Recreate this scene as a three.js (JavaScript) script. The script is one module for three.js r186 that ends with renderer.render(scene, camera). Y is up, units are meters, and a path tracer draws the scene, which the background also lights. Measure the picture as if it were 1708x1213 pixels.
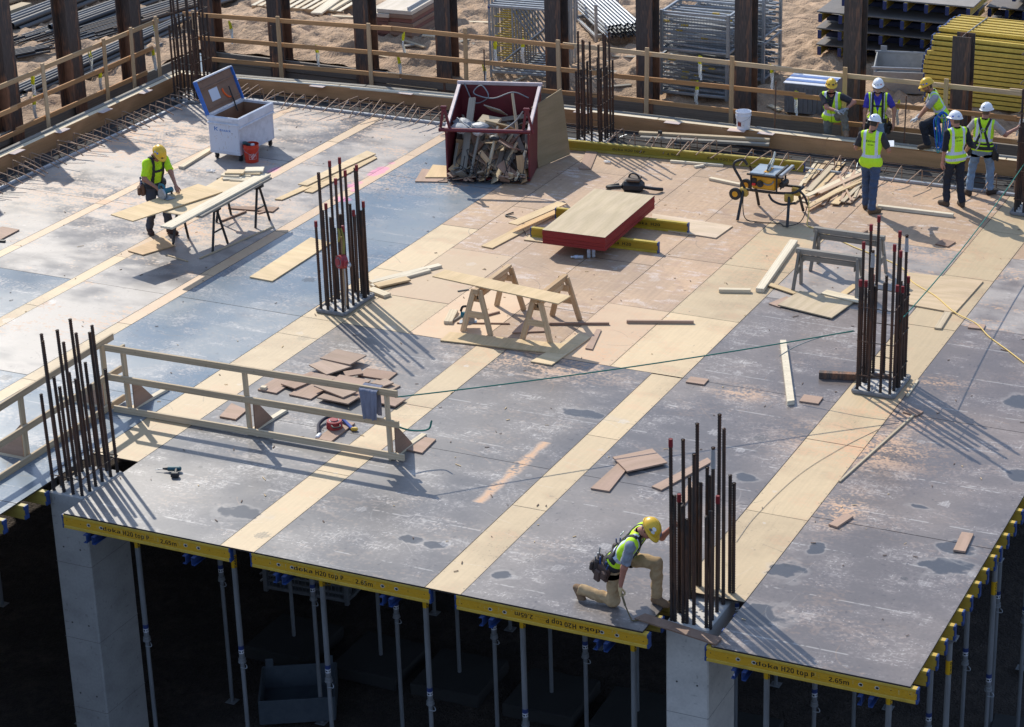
import * as THREE from 'three';
import { mergeGeometries, mergeVertices } from 'three/addons/utils/BufferGeometryUtils.js';

// ---------------------------------------------------------------- camera, sky, sun, exposure
const scene = new THREE.Scene();
const camera = new THREE.PerspectiveCamera(21.0597, 2346.8 / 1386.8, 0.5, 900);
camera.position.set(6.073, 13.686, 21.839);
camera.up.set(-0.13926, 0.92881, -0.34340);
camera.lookAt(-4.217, 2.569, -4.056);
camera.setViewOffset(2346.8, 1386.8, 0, 173.8, 1708, 1213);   // the photograph is a crop of a larger frame
const SUN = new THREE.Vector3(-0.96, 1, -0.76).normalize();
{
  const W = 512, H = 256, d = new Float32Array(W * H * 4), v = new THREE.Vector3();
  for (let j = 0; j < H; j++) for (let i = 0; i < W; i++) {
    const el = ((j + 0.5) / H - 0.5) * Math.PI, az = ((i + 0.5) / W - 0.5) * 2 * Math.PI;
    v.set(Math.cos(el) * Math.cos(az), Math.sin(el), Math.cos(el) * Math.sin(az));
    const t = Math.max(0, v.y), a = Math.acos(THREE.MathUtils.clamp(v.dot(SUN), -1, 1));
    const hz = Math.exp(-t * 4.5), glow = Math.exp(-a * 4) * 0.45 + Math.exp(-a * 10) * 1.6;
    const c = [0.20 + 0.40 * hz + glow * 1.5, 0.315 + 0.43 * hz + glow * 1.42, 0.56 + 0.38 * hz + glow * 1.28];
    const g = v.y < 0 ? 0.45 : 1;
    d.set([c[0] * g, c[1] * g, c[2] * g, 1], (j * W + i) * 4);
  }
  const sky = new THREE.DataTexture(d, W, H, THREE.RGBAFormat, THREE.FloatType);
  sky.mapping = THREE.EquirectangularReflectionMapping; sky.magFilter = THREE.LinearFilter; sky.minFilter = THREE.LinearFilter;
  sky.wrapS = THREE.RepeatWrapping; sky.needsUpdate = true;
  scene.background = sky; scene.environment = sky;
}
const sun = new THREE.DirectionalLight(new THREE.Color(1, 0.94, 0.83), 3.8);
sun.position.copy(SUN).multiplyScalar(60).add(new THREE.Vector3(-10, 0, -10));
sun.target.position.set(-10, 0, -10); sun.castShadow = true; sun.shadow.radius = 1;
sun.shadow.mapSize.set(4096, 4096);
Object.assign(sun.shadow.camera, { left: -26, right: 26, top: 26, bottom: -26, near: 1, far: 140 });
scene.add(sun, sun.target);
const EXPOSURE = 1.27;

// ---------------------------------------------------------------- random numbers and noise
let seed = 1234567;
const rnd = () => { seed = (seed * 1664525 + 1013904223) >>> 0; return seed / 4294967296; };
const rr = (a, b) => a + (b - a) * rnd();
const pick = (a) => a[Math.floor(rnd() * a.length)];
const h2 = (x, y) => { let n = Math.imul(x, 374761393) + Math.imul(y, 668265263) | 0; n = Math.imul(n ^ (n >>> 13), 1274126177); return ((n ^ (n >>> 16)) >>> 0) / 4294967296; };
function noise(x, y, px = 0, py = 0) {                         // value noise; px, py are periods in cells
  const xi = Math.floor(x), yi = Math.floor(y), fx = x - xi, fy = y - yi;
  const u = fx * fx * (3 - 2 * fx), w = fy * fy * (3 - 2 * fy);
  const m = (a, p) => (p ? ((a % p) + p) % p : a);
  const x0 = m(xi, px), x1 = m(xi + 1, px), y0 = m(yi, py), y1 = m(yi + 1, py);
  const a = h2(x0, y0), b = h2(x1, y0), c = h2(x0, y1), e = h2(x1, y1);
  return a + (b - a) * u + (c - a + (a - b - c + e) * u) * w;
}
const fbm = (x, y, o = 4) => { let s = 0, a = 0.5; for (let i = 0; i < o; i++) { s += a * noise(x, y); x = x * 2.03 + 17.1; y = y * 2.03 + 9.7; a *= 0.5; } return s / (1 - Math.pow(0.5, o)); };
const clamp = (v, a = 0, b = 1) => Math.min(b, Math.max(a, v));
const sstep = (a, b, x) => { const t = clamp((x - a) / (b - a)); return t * t * (3 - 2 * t); };
const mix = (a, b, t) => a + (b - a) * t;

// ---------------------------------------------------------------- textures
const lin2s = (v) => 255 * (v <= 0.0031308 ? v * 12.92 : 1.055 * Math.pow(v, 1 / 2.4) - 0.055);
function dataTex(W, H, f, srgb = true) {
  const d = new Uint8Array(W * H * 4);
  for (let j = 0; j < H; j++) for (let i = 0; i < W; i++) {
    const c = f((i + 0.5) / W, (j + 0.5) / H, i, j), k = (j * W + i) * 4;
    if (srgb) { d[k] = lin2s(clamp(c[0])); d[k + 1] = lin2s(clamp(c[1])); d[k + 2] = lin2s(clamp(c[2])); } else { const v = 255 * clamp(Array.isArray(c) ? c[0] : c); d[k] = d[k + 1] = d[k + 2] = v; }
    d[k + 3] = 255;
  }
  const t = new THREE.DataTexture(d, W, H); t.wrapS = t.wrapT = THREE.RepeatWrapping;
  t.magFilter = THREE.LinearFilter; t.minFilter = THREE.LinearMipmapLinearFilter; t.generateMipmaps = true;
  if (srgb) t.colorSpace = THREE.SRGBColorSpace; t.needsUpdate = true; return t;
}
function canvasTex(W, H, draw) {
  const c = document.createElement('canvas'); c.width = W; c.height = H; draw(c.getContext('2d'), W, H);
  const t = new THREE.CanvasTexture(c); t.colorSpace = THREE.SRGBColorSpace; t.wrapS = t.wrapT = THREE.RepeatWrapping; return t;
}
const std = (o) => new THREE.MeshStandardMaterial({ roughness: 0.8, metalness: 0, side: THREE.DoubleSide, ...o });
const C = (r, g, b) => new THREE.Color().setRGB(r, g, b);

// wood grain: a factor round 1; u runs along the grain (1 repeat = 2 m x 0.5 m)
const grainTex = dataTex(1024, 256, (u, v) => {
  const w = 0.06 * noise(u * 6, v * 4, 6, 4);
  const ring = 0.5 + 0.5 * Math.sin((v + w) * 6.2832 * 9 + 3 * noise(u * 4, v * 6, 4, 6));
  let g = 0.8 + 0.1 * ring + 0.14 * (noise(u * 24, v * 110, 24, 110) - 0.5) + 0.16 * (noise(u * 5, v * 10, 5, 10) - 0.5);
  const kx = (u * 5) % 1, ky = (v * 2 + 0.37 * Math.floor(u * 5)) % 1, kd = Math.hypot((kx - 0.5) * 0.4, (ky - 0.5) * 0.25);
  if (h2(Math.floor(u * 5), 77) > 0.45 && kd < 0.016) g *= 0.5 + 0.5 * kd / 0.016;
  return [g, g * (0.985 + 0.03 * ring), g * (0.95 + 0.06 * ring)];
});
const plyTex = dataTex(512, 512, (u, v) => {                     // rotary-cut plywood face, 2 m x 2 m
  const w = noise(u * 3, v * 3, 3, 3) * 0.12, f = 0.5 + 0.5 * Math.sin(6.2832 * (v * 7 + w * 14));
  const g = 0.84 + 0.08 * f + 0.12 * (noise(u * 8, v * 90, 8, 90) - 0.5) + 0.14 * (noise(u * 5, v * 5, 5, 5) - 0.5) + 0.06 * (noise(u * 90, v * 90, 90, 90) - 0.5);
  return [g, g * 0.995, g * (0.96 + 0.04 * f)];
});
const dirtTex = dataTex(512, 512, (u, v) => {                    // general blotchy wear, 2 m
  const g = 0.72 + 0.34 * noise(u * 5, v * 5, 5, 5) * noise(u * 17, v * 17, 17, 17) + 0.14 * noise(u * 40, v * 40, 40, 40) + 0.08 * noise(u * 120, v * 120, 120, 120);
  return [g, g, g];
});
const rustTex = dataTex(512, 512, (u, v) => {                    // rolled steel with rust; v runs along the member
  const s = noise(u * 14, v * 3, 14, 3), b = noise(u * 7, v * 9, 7, 9), f = noise(u * 60, v * 40, 60, 40);
  const t = sstep(0.35, 0.75, s * 0.55 + b * 0.45 + (f - 0.5) * 0.25);
  return [mix(0.085, 0.23, t) * (0.8 + 0.4 * f), mix(0.068, 0.115, t) * (0.8 + 0.4 * f), mix(0.06, 0.065, t) * (0.8 + 0.4 * f)];
});
const concTex = dataTex(512, 512, (u, v) => {
  const g = 0.86 + 0.16 * (noise(u * 4, v * 4, 4, 4) - 0.5) + 0.12 * (noise(u * 15, v * 9, 15, 9) - 0.5) + 0.1 * (noise(u * 70, v * 70, 70, 70) - 0.5) - (noise(u * 45, v * 45, 45, 45) > 0.93 ? 0.18 : 0);
  return [g, g * 0.99, g * 0.97];
});
const fineBump = dataTex(256, 256, (u, v) => 0.5 + 0.5 * (noise(u * 40, v * 40, 40, 40) - 0.5) + 0.3 * (noise(u * 110, v * 110, 110, 110) - 0.5), false);
const rep = (t, x, y) => { const c = t.clone(); c.repeat.set(x, y); c.needsUpdate = true; return c; };
const gWood = rep(grainTex, 0.5, 2), gPly = rep(plyTex, 0.5, 0.5), gDirt = rep(dirtTex, 0.5, 0.5), gRust = rep(rustTex, 1, 0.5), gConc = rep(concTex, 0.6, 0.6);
const wood = (r, g, b, o = {}) => std({ color: C(r, g, b), map: gWood, roughness: 0.85, ...o });
const ply = (r, g, b, o = {}) => std({ color: C(r, g, b), map: gPly, roughness: 0.75, ...o });
const worn = (r, g, b, rough = 0.6, metal = 0, o = {}) => std({ color: C(r, g, b), map: gDirt, roughness: rough, metalness: metal, ...o });
const M = {
  lumber: [wood(0.62, 0.42, 0.24), wood(0.66, 0.47, 0.28), wood(0.56, 0.36, 0.19)],
  orange: [wood(0.50, 0.25, 0.10), wood(0.56, 0.30, 0.13), wood(0.44, 0.22, 0.09)],
  white: [wood(0.80, 0.69, 0.52), wood(0.78, 0.65, 0.46)],
  greywood: [wood(0.30, 0.27, 0.23), wood(0.25, 0.225, 0.19)],
  pale: [ply(0.68, 0.49, 0.265), ply(0.64, 0.46, 0.25), ply(0.70, 0.525, 0.31)],
  brownply: [ply(0.37, 0.235, 0.165), ply(0.31, 0.19, 0.13), ply(0.43, 0.285, 0.205)],
  edge: std({ color: C(0.05, 0.03, 0.022), roughness: 0.8 }),
  rust: std({ map: gRust, roughness: 0.72, metalness: 0.25 }),
  rebar: worn(0.34, 0.215, 0.14, 0.7, 0.1),
  rebarDark: std({ color: C(0.42, 0.39, 0.385), map: gRust, roughness: 0.62, metalness: 0.25 }),
  galv: worn(0.42, 0.44, 0.46, 0.42, 0.65),
  galvDull: worn(0.28, 0.29, 0.30, 0.6, 0.4),
  concrete: std({ color: C(0.40, 0.39, 0.37), map: gConc, roughness: 0.9, bumpMap: fineBump, bumpScale: 0.004 }),
  concLight: std({ color: C(0.62, 0.59, 0.55), map: gConc, roughness: 0.9 }),
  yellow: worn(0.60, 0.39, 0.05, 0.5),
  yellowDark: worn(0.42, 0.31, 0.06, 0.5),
  blue: worn(0.025, 0.06, 0.2, 0.5),
  black: worn(0.02, 0.02, 0.021, 0.55),
  redDark: worn(0.16, 0.012, 0.02, 0.45),
  redPly: std({ color: C(0.27, 0.018, 0.016), roughness: 0.65, map: gDirt }),
  whitePaint: worn(0.72, 0.73, 0.76, 0.45),
  redCap: std({ color: C(0.20, 0.008, 0.014), roughness: 0.55 }),
  plastic: std({ color: C(0.75, 0.77, 0.78), roughness: 0.35, transparent: true, opacity: 0.85 }),
  rope: std({ color: C(0.025, 0.17, 0.13), roughness: 0.9 }),
};

// ---------------------------------------------------------------- geometry helpers
const V3 = (x, y, z) => new THREE.Vector3(x, y, z);
function geoFrom(pos, uv) {
  const g = new THREE.BufferGeometry();
  g.setAttribute('position', new THREE.Float32BufferAttribute(pos, 3)); g.setAttribute('uv', new THREE.Float32BufferAttribute(uv, 2));
  g.computeVertexNormals(); return g;
}
// chamfered box, uv in metres, u along the longest edge; 44 triangles
function cbox(w, h, d, c = 0.003, tx = 0, ty = 0, tz = 0) {
  const X = w / 2, Y = h / 2, Z = d / 2; c = Math.min(c, X * 0.6, Y * 0.6, Z * 0.6);
  const P = (sx, sy, sz, ax) => [sx * (ax === 0 ? X : X - c), sy * (ax === 1 ? Y : Y - c), sz * (ax === 2 ? Z : Z - c)];
  const dims = [w, h, d], L = dims.indexOf(Math.max(w, h, d)), ou = rnd() * 7, ov = rnd() * 5, pos = [], uv = [];
  const tri = (a, b, e) => {
    const u = V3(...b).sub(V3(...a)), v = V3(...e).sub(V3(...a)), n = u.cross(v);
    if (n.dot(V3(...a)) < 0) [b, e] = [e, b];
    const m = [Math.abs(n.x), Math.abs(n.y), Math.abs(n.z)], k = m.indexOf(Math.max(...m));
    let i = [0, 1, 2].filter((q) => q !== k); if (i[1] === L) i = [i[1], i[0]];
    for (const p of [a, b, e]) { pos.push(p[0] + tx, p[1] + ty, p[2] + tz); uv.push(p[i[0]] + ou, p[i[1]] + ov); }
  };
  const quad = (a, b, e, f) => { tri(a, b, e); tri(a, e, f); };
  for (const s of [-1, 1]) {
    quad(P(s, -1, -1, 0), P(s, 1, -1, 0), P(s, 1, 1, 0), P(s, -1, 1, 0));
    quad(P(-1, s, -1, 1), P(1, s, -1, 1), P(1, s, 1, 1), P(-1, s, 1, 1));
    quad(P(-1, -1, s, 2), P(1, -1, s, 2), P(1, 1, s, 2), P(-1, 1, s, 2));
    for (const t of [-1, 1]) {
      quad(P(s, t, -1, 0), P(s, t, 1, 0), P(s, t, 1, 1), P(s, t, -1, 1));
      quad(P(s, -1, t, 0), P(s, 1, t, 0), P(s, 1, t, 2), P(s, -1, t, 2));
      quad(P(-1, s, t, 1), P(1, s, t, 1), P(1, s, t, 2), P(-1, s, t, 2));
      for (const q of [-1, 1]) tri(P(s, t, q, 0), P(s, t, q, 1), P(s, t, q, 2));
    }
  }
  return geoFrom(pos, uv);
}
// convex polygon [x, z] extruded downwards from y = 0 to -t
function prism(pts, t, ou = rnd() * 5, ov = rnd() * 5) {
  const pos = [], uv = [], n = pts.length;
  const dx = pts[1][0] - pts[0][0], dz = pts[1][1] - pts[0][1], l = Math.hypot(dx, dz) || 1, cx = dx / l, cz = dz / l;
  let A = 0; for (let i = 0; i < n; i++) { const a = pts[i], b = pts[(i + 1) % n]; A += a[0] * b[1] - b[0] * a[1]; }
  const p = A > 0 ? pts.slice().reverse() : pts;
  const U = (q) => [q[0] * cx + q[1] * cz + ou, -q[0] * cz + q[1] * cx + ov];
  for (let i = 1; i < n - 1; i++) {
    for (const q of [p[0], p[i], p[i + 1]]) { pos.push(q[0], 0, q[1]); uv.push(...U(q)); }
    for (const q of [p[0], p[i + 1], p[i]]) { pos.push(q[0], -t, q[1]); uv.push(...U(q)); }
  }
  let s = 0;
  for (let i = 0; i < n; i++) {
    const a = p[i], b = p[(i + 1) % n], e = s + Math.hypot(b[0] - a[0], b[1] - a[1]);
    pos.push(a[0], 0, a[1], a[0], -t, a[1], b[0], -t, b[1], a[0], 0, a[1], b[0], -t, b[1], b[0], 0, b[1]);
    uv.push(s, 0, s, t, e, t, s, 0, e, t, e, 0); s = e;
  }
  return geoFrom(pos, uv);
}
function cyl(r0, r1, h, n = 10, tx = 0, ty = 0, tz = 0, open = false) { const g = new THREE.CylinderGeometry(r1, r0, h, n, 1, open); g.translate(tx, ty, tz); return g.toNonIndexed(); }
function rod(a, b, r, n = 8, r2 = r) {                              // straight round bar from a to b
  const d = V3(...b).sub(V3(...a)), L = d.length(), g = new THREE.CylinderGeometry(r2, r, L, n, 1).toNonIndexed();
  const uv = g.attributes.uv; for (let i = 0; i < uv.count; i++) uv.setXY(i, uv.getX(i) * r * 6.28, uv.getY(i) * L);
  g.applyQuaternion(new THREE.Quaternion().setFromUnitVectors(V3(0, 1, 0), d.normalize()));
  g.translate((a[0] + b[0]) / 2, (a[1] + b[1]) / 2, (a[2] + b[2]) / 2); return g;
}
function tube(pts, r, seg = pts.length * 6, n = 6, closed = false) {
  const c = new THREE.CatmullRomCurve3(pts.map((p) => V3(...p)), closed, 'catmullrom', 0.5);
  return new THREE.TubeGeometry(c, seg, r, n, closed).toNonIndexed();
}
function bar(a, b, w, h, c = 0.003, roll = 0) {                      // square timber from a to b (length along local x)
  const d = V3(...b).sub(V3(...a)), L = d.length(), g = cbox(L, h, w, c); if (roll) g.rotateX(roll);
  const x = d.normalize(), up = Math.abs(x.y) > 0.9 ? V3(0, 0, 1) : V3(0, 1, 0), z = x.clone().cross(up).normalize(), y = z.clone().cross(x);
  g.applyMatrix4(new THREE.Matrix4().makeBasis(x, y, z)); g.translate((a[0] + b[0]) / 2, (a[1] + b[1]) / 2, (a[2] + b[2]) / 2); return g;
}
const merge = (a) => mergeGeometries(a.map((g) => { const q = g.index ? g.toNonIndexed() : g; for (const k of Object.keys(q.attributes)) if (!['position', 'normal', 'uv'].includes(k)) q.deleteAttribute(k); return q; }));

// ---------------------------------------------------------------- naming
const used = {};
const numbered = (n) => { const k = used[n] || 0; used[n] = k + 1; return k ? n + '_' + String(k).padStart(3, '0') : n; };
function meta(o, label, category, group) { o.userData = { label, category }; if (group) o.userData.group = group; return o; }
function thing(name, label, category, x = 0, y = 0, z = 0, ry = 0, group) {
  const o = new THREE.Group(); o.name = numbered(name); o.position.set(x, y, z); o.rotation.y = ry; scene.add(o); return meta(o, label, category, group);
}
function mesh(name, geo, mat, parent) { const m = new THREE.Mesh(geo, mat); m.name = name; m.castShadow = m.receiveShadow = true; parent.add(m); return m; }
function solo(name, label, category, geo, mat, x = 0, y = 0, z = 0, ry = 0, group) {
  const m = mesh(numbered(name), geo, mat, scene); m.position.set(x, y, z); m.rotation.y = ry; return meta(m, label, category, group);
}
function struct(name, geo, mat) { const m = mesh(numbered(name), geo, mat, scene); m.userData = { kind: 'structure' }; return m; }
function dup(root, x, y, z, ry, label, group) {
  const r = root.clone(); r.name = numbered(root.name.replace(/_\d{3}$/, '')); scene.add(r); r.position.set(x, y, z); if (ry !== undefined) r.rotation.y = ry;
  r.userData = { ...root.userData }; if (label) r.userData.label = label; if (group) r.userData.group = group; return r;
}
// a board lying along (x1,z1)-(x2,z2), its underside at height y
function lay(name, label, cat, x1, z1, x2, z2, w, t, mat, y = 0.002, group, tilt = 0) {
  const L = Math.hypot(x2 - x1, z2 - z1), m = solo(name, label, cat, cbox(L, t, w, 0.002), mat, (x1 + x2) / 2, y + t / 2 + Math.abs(Math.sin(tilt)) * L / 2, (z1 + z2) / 2, -Math.atan2(z2 - z1, x2 - x1), group);
  if (tilt) m.rotateZ(tilt); return m;
}
// a sheet with corners given on the ground, top at height y
function sheet(name, label, cat, pts, t, mat, y = 0, group) {
  const cx = pts.reduce((s, p) => s + p[0], 0) / pts.length, cz = pts.reduce((s, p) => s + p[1], 0) / pts.length;
  return solo(name, label, cat, prism(pts.map((p) => [p[0] - cx, p[1] - cz]), t), mat, cx, y + t + 0.002, cz, 0, group);
}

// ================================================================ the setting: pit, sand, formwork deck
const PIT = -4.5;                                                   // pit floor; the deck's upper face is y = 0
const zForm = (x) => (x < -16 ? -18.75 + (-16 - x) * 0.115 : -18.75 - (x + 16) * 0.012);   // inner face of the rear edge form
const xForm = (z) => -21.95 + (z + 11.5) * 0.03;                     // inner face of the left edge form
const sandTex = dataTex(1024, 1024, (u, v) => {
  const a = noise(u * 9, v * 9, 9, 9), b = noise(u * 34, v * 34, 34, 34), c = noise(u * 200, v * 200, 200, 200), e = noise(u * 420, v * 420, 420, 420);
  const g = 0.72 + 0.3 * (a - 0.5) + 0.22 * (b - 0.5) + 0.2 * (c - 0.5) + 0.15 * (e - 0.5);
  return [0.55 * g, 0.375 * g, 0.24 * g];
});
const sandMat = std({ map: rep(sandTex, 0.2, 0.2), roughness: 0.95, bumpMap: rep(fineBump, 0.7, 0.7), bumpScale: 0.03 });
{
  const s = new THREE.Shape([[-320, -320], [320, -320], [320, 320], [-320, 320]].map((p) => new THREE.Vector2(...p)));
  s.holes.push(new THREE.Path([[-23.72, -16], [15, -16], [15, 21.05], [-23.72, 21.05]].map((p) => new THREE.Vector2(...p))));
  const g = new THREE.ShapeGeometry(s); g.rotateX(-Math.PI / 2); g.translate(0, -0.12, 0);
  struct('ground', g, sandMat);
}
const sandH = (x, z) => {
  const e = Math.min(1, Math.max(0, Math.max(-23.75 - x, -21.05 - z)) * 1.5);
  const lump = Math.pow(fbm(x * 1.1, z * 1.1, 3), 2) * 0.3 + Math.abs(noise(x * 2.6, z * 2.6) - 0.5) * 0.26 + Math.pow(noise(x * 5.3, z * 5.3), 2) * 0.14;
  const heap = 0.25 * Math.exp(-((x + 18) ** 2 + (z + 23) ** 2) / 4) + 0.2 * Math.exp(-((x + 20.8) ** 2 + (z + 22.6) ** 2) / 2.5) + 0.2 * Math.exp(-((x + 13) ** 2 + (z + 23.2) ** 2) / 3);
  let tr = 0; for (const o of [24.1, 25.9]) { const d = Math.abs(z + o + 0.5 * Math.sin(x * 0.22) + 0.06 * x); tr = Math.max(tr, sstep(0.34, 0.2, d) * (0.09 + 0.03 * Math.sin(x * 16 + d * 9)), sstep(0.6, 0.42, d) * sstep(0.3, 0.42, d) * -0.05); }   // tyre ruts
  return -0.1 + (lump + heap * (0.6 + lump)) * (0.35 + 0.65 * e) - tr * e;
};
function sandPatch(x0, x1, z0, z1, st) {
  const nx = Math.round((x1 - x0) / st), nz = Math.round((z1 - z0) / st), g = new THREE.PlaneGeometry(x1 - x0, z1 - z0, nx, nz);
  g.rotateX(-Math.PI / 2); g.translate((x0 + x1) / 2, 0, (z0 + z1) / 2);
  const p = g.attributes.position, uv = g.attributes.uv;
  for (let i = 0; i < p.count; i++) { p.setY(i, sandH(p.getX(i), p.getZ(i))); uv.setXY(i, p.getX(i), p.getZ(i)); }
  g.computeVertexNormals(); struct('sand', g, sandMat);
}
sandPatch(-36, 0, -42, -21.06, 0.11);
sandPatch(-42, -23.74, -21.05, 6, 0.13);
{
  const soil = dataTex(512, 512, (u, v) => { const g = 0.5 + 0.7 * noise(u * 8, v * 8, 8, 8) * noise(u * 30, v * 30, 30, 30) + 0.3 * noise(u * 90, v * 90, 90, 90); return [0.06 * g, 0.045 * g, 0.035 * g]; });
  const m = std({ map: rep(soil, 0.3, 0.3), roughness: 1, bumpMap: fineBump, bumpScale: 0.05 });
  const g = new THREE.PlaneGeometry(39, 37.2, 160, 150); g.rotateX(-Math.PI / 2); g.translate(-4.4, PIT, -2.5);
  const p = g.attributes.position, uv = g.attributes.uv;
  for (let i = 0; i < p.count; i++) { p.setY(i, PIT - 0.08 + 0.22 * Math.pow(fbm(p.getX(i) * 0.9, p.getZ(i) * 0.9, 4), 2)); uv.setXY(i, p.getX(i), p.getZ(i)); }
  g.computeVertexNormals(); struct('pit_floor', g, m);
  struct('pit_bank', merge([cbox(0.5, 4.4, 37, 0.02, 15.2, -2.35, -2.5), cbox(39, 4.4, 0.5, 0.02, -4.4, -2.35, 16.2)]), m);
}

// ---------------------------------------------------------------- the deck: film-faced table panels, pale infill strips, plywood bay
const panels = [];                                                  // [x0, x1, z0, z1, kind, tone]
const rows = [0, -3.68, -7.36, -11.04, -14.4, -17.75];
const cols = [[-2.5, 0], [-5.87, -3.39], [-8.88, -6.38], [-11.87, -9.4]];
cols.forEach(([a, b], k) => rows.slice(0, 5).forEach((z, i) => { if (i < 2 || k < 2) panels.push([a, b, rows[i + 1], z, i > 3 ? 'bay' : i > 2 ? 'dusty' : 'film', rr(0.9, 1.1)]); }));
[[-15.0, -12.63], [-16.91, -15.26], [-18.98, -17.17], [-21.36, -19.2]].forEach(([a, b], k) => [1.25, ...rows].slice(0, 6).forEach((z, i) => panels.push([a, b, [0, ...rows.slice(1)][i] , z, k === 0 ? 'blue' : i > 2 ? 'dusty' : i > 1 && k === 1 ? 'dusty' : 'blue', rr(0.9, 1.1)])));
const paleStrip = (a, b, z0, z1, dirty) => { for (let z = z1; z > z0 + 0.05;) { const e = Math.max(z0, z - rr(2.35, 2.5)); panels.push([a, b, e, z, (typeof dirty === 'number' ? z - 1 < dirty : dirty) ? 'dirtypale' : 'pale', rr(0.88, 1.08)]); z = e; } };
paleStrip(-3.39, -2.5, -17.75, -1.15);
paleStrip(-6.38, -5.87, -7.36, 0); paleStrip(-9.4, -8.88, -7.36, 0); paleStrip(-12.63, -11.87, -7.36, -1.72);
paleStrip(-15.26, -15.0, -17.75, 1.25, -6); paleStrip(-17.17, -16.91, -17.75, 1.25, -9.5); paleStrip(-19.2, -18.98, -17.75, 1.25, -8);
[[-12.63, -11.87], [-11.87, -10.65], [-10.65, -9.43], [-9.43, -8.21], [-8.21, -7.09], [-7.09, -5.87]].forEach(([a, b], k) => {
  for (let z = -7.36, i = 0; z > -17.7; i++) { const e = Math.max(-17.75, z - (i ? 2.44 : [2.44, 1.4, 2.44, 1.9, 2.44, 2.44][k])); panels.push([a, b, e, z, (k === 0 && i < 2) || (k === 5 && i < 3) || (i === 0 && k === 1) ? 'pale' : (i === 1 && k === 1) || (i === 0 && (k === 2 || k === 4)) ? 'dirtypale' : 'bay', rr(0.85, 1.15)]); z = e; }
});
const stains = [[-9.675, -0.909, .42, .22], [-7.182, -1.093, .24, .12], [-6.796, -1.067, .22, .12], [-5.566, -0.665, .2, .13], [-6.616, -5.58, .5, .17], [-3.744, -4.456, .22, .14], [-2.293, -2.072, .24, .3], [-2.138, -2.821, .1, .2], [-0.479, -2.995, .42, .3], [-0.453, -3.466, .25, .3], [-1.201, -4.507, .2, .09], [-2.189, -0.869, .38, .35], [-0.815, -8.396, .35, .3], [-0.175, -5.939, .3, .2], [-0.492, -2.041, .0, .0]];
const dusts = [[-2.533, -6.043, 1.1, .8, .9], [-2.18, -4.034, .35, .6, .9], [-2.556, -7.269, .7, .4, .8], [-8.124, -7.094, 1.4, .6, .8], [-4.849, -7.171, .5, .3, .7], [-7.411, -7.905, .8, .6, .5], [-10.767, -6.023, .8, .4, .5], [-2.209, -8.607, .5, .3, .6], [-6.301, -12.91, 1.5, 1.5, .5], [-13.416, -14.303, .8, .5, .8], [-14.875, -14.103, 1, .8, .4], [-16.641, -10.402, 1.3, 1, .7], [-16.481, -11.542, 1.2, 1, .8], [-20.869, -14.599, 2.2, 2, .8], [-19.269, -11.154, 2.5, 1.2, .6], [-17.772, -17.227, 2.5, 1.2, .5], [-5.626, -17.867, 2, 1.2, .6], [-2.165, -7.197, .8, .5, .6], [-3.847, -14.236, .8, .8, .5], [-17.397, -11.54, 1.5, 1, .6]];
const pinks = [[-15.236, -14.558, .16, .5], [-15.243, -13.638, .14, .2], [-15.024, -12.767, .2, .2], [-15.082, -13.315, .1, .15], [-17.166, -13.854, .12, .2]];
const [SLX0, SLZ0, SLX1, SLZ1] = [-6.823, -4.373, -6.833, -2.465];        // a raked line of orange sawdust
const W0 = -22.2, W1 = 0.2;
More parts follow.
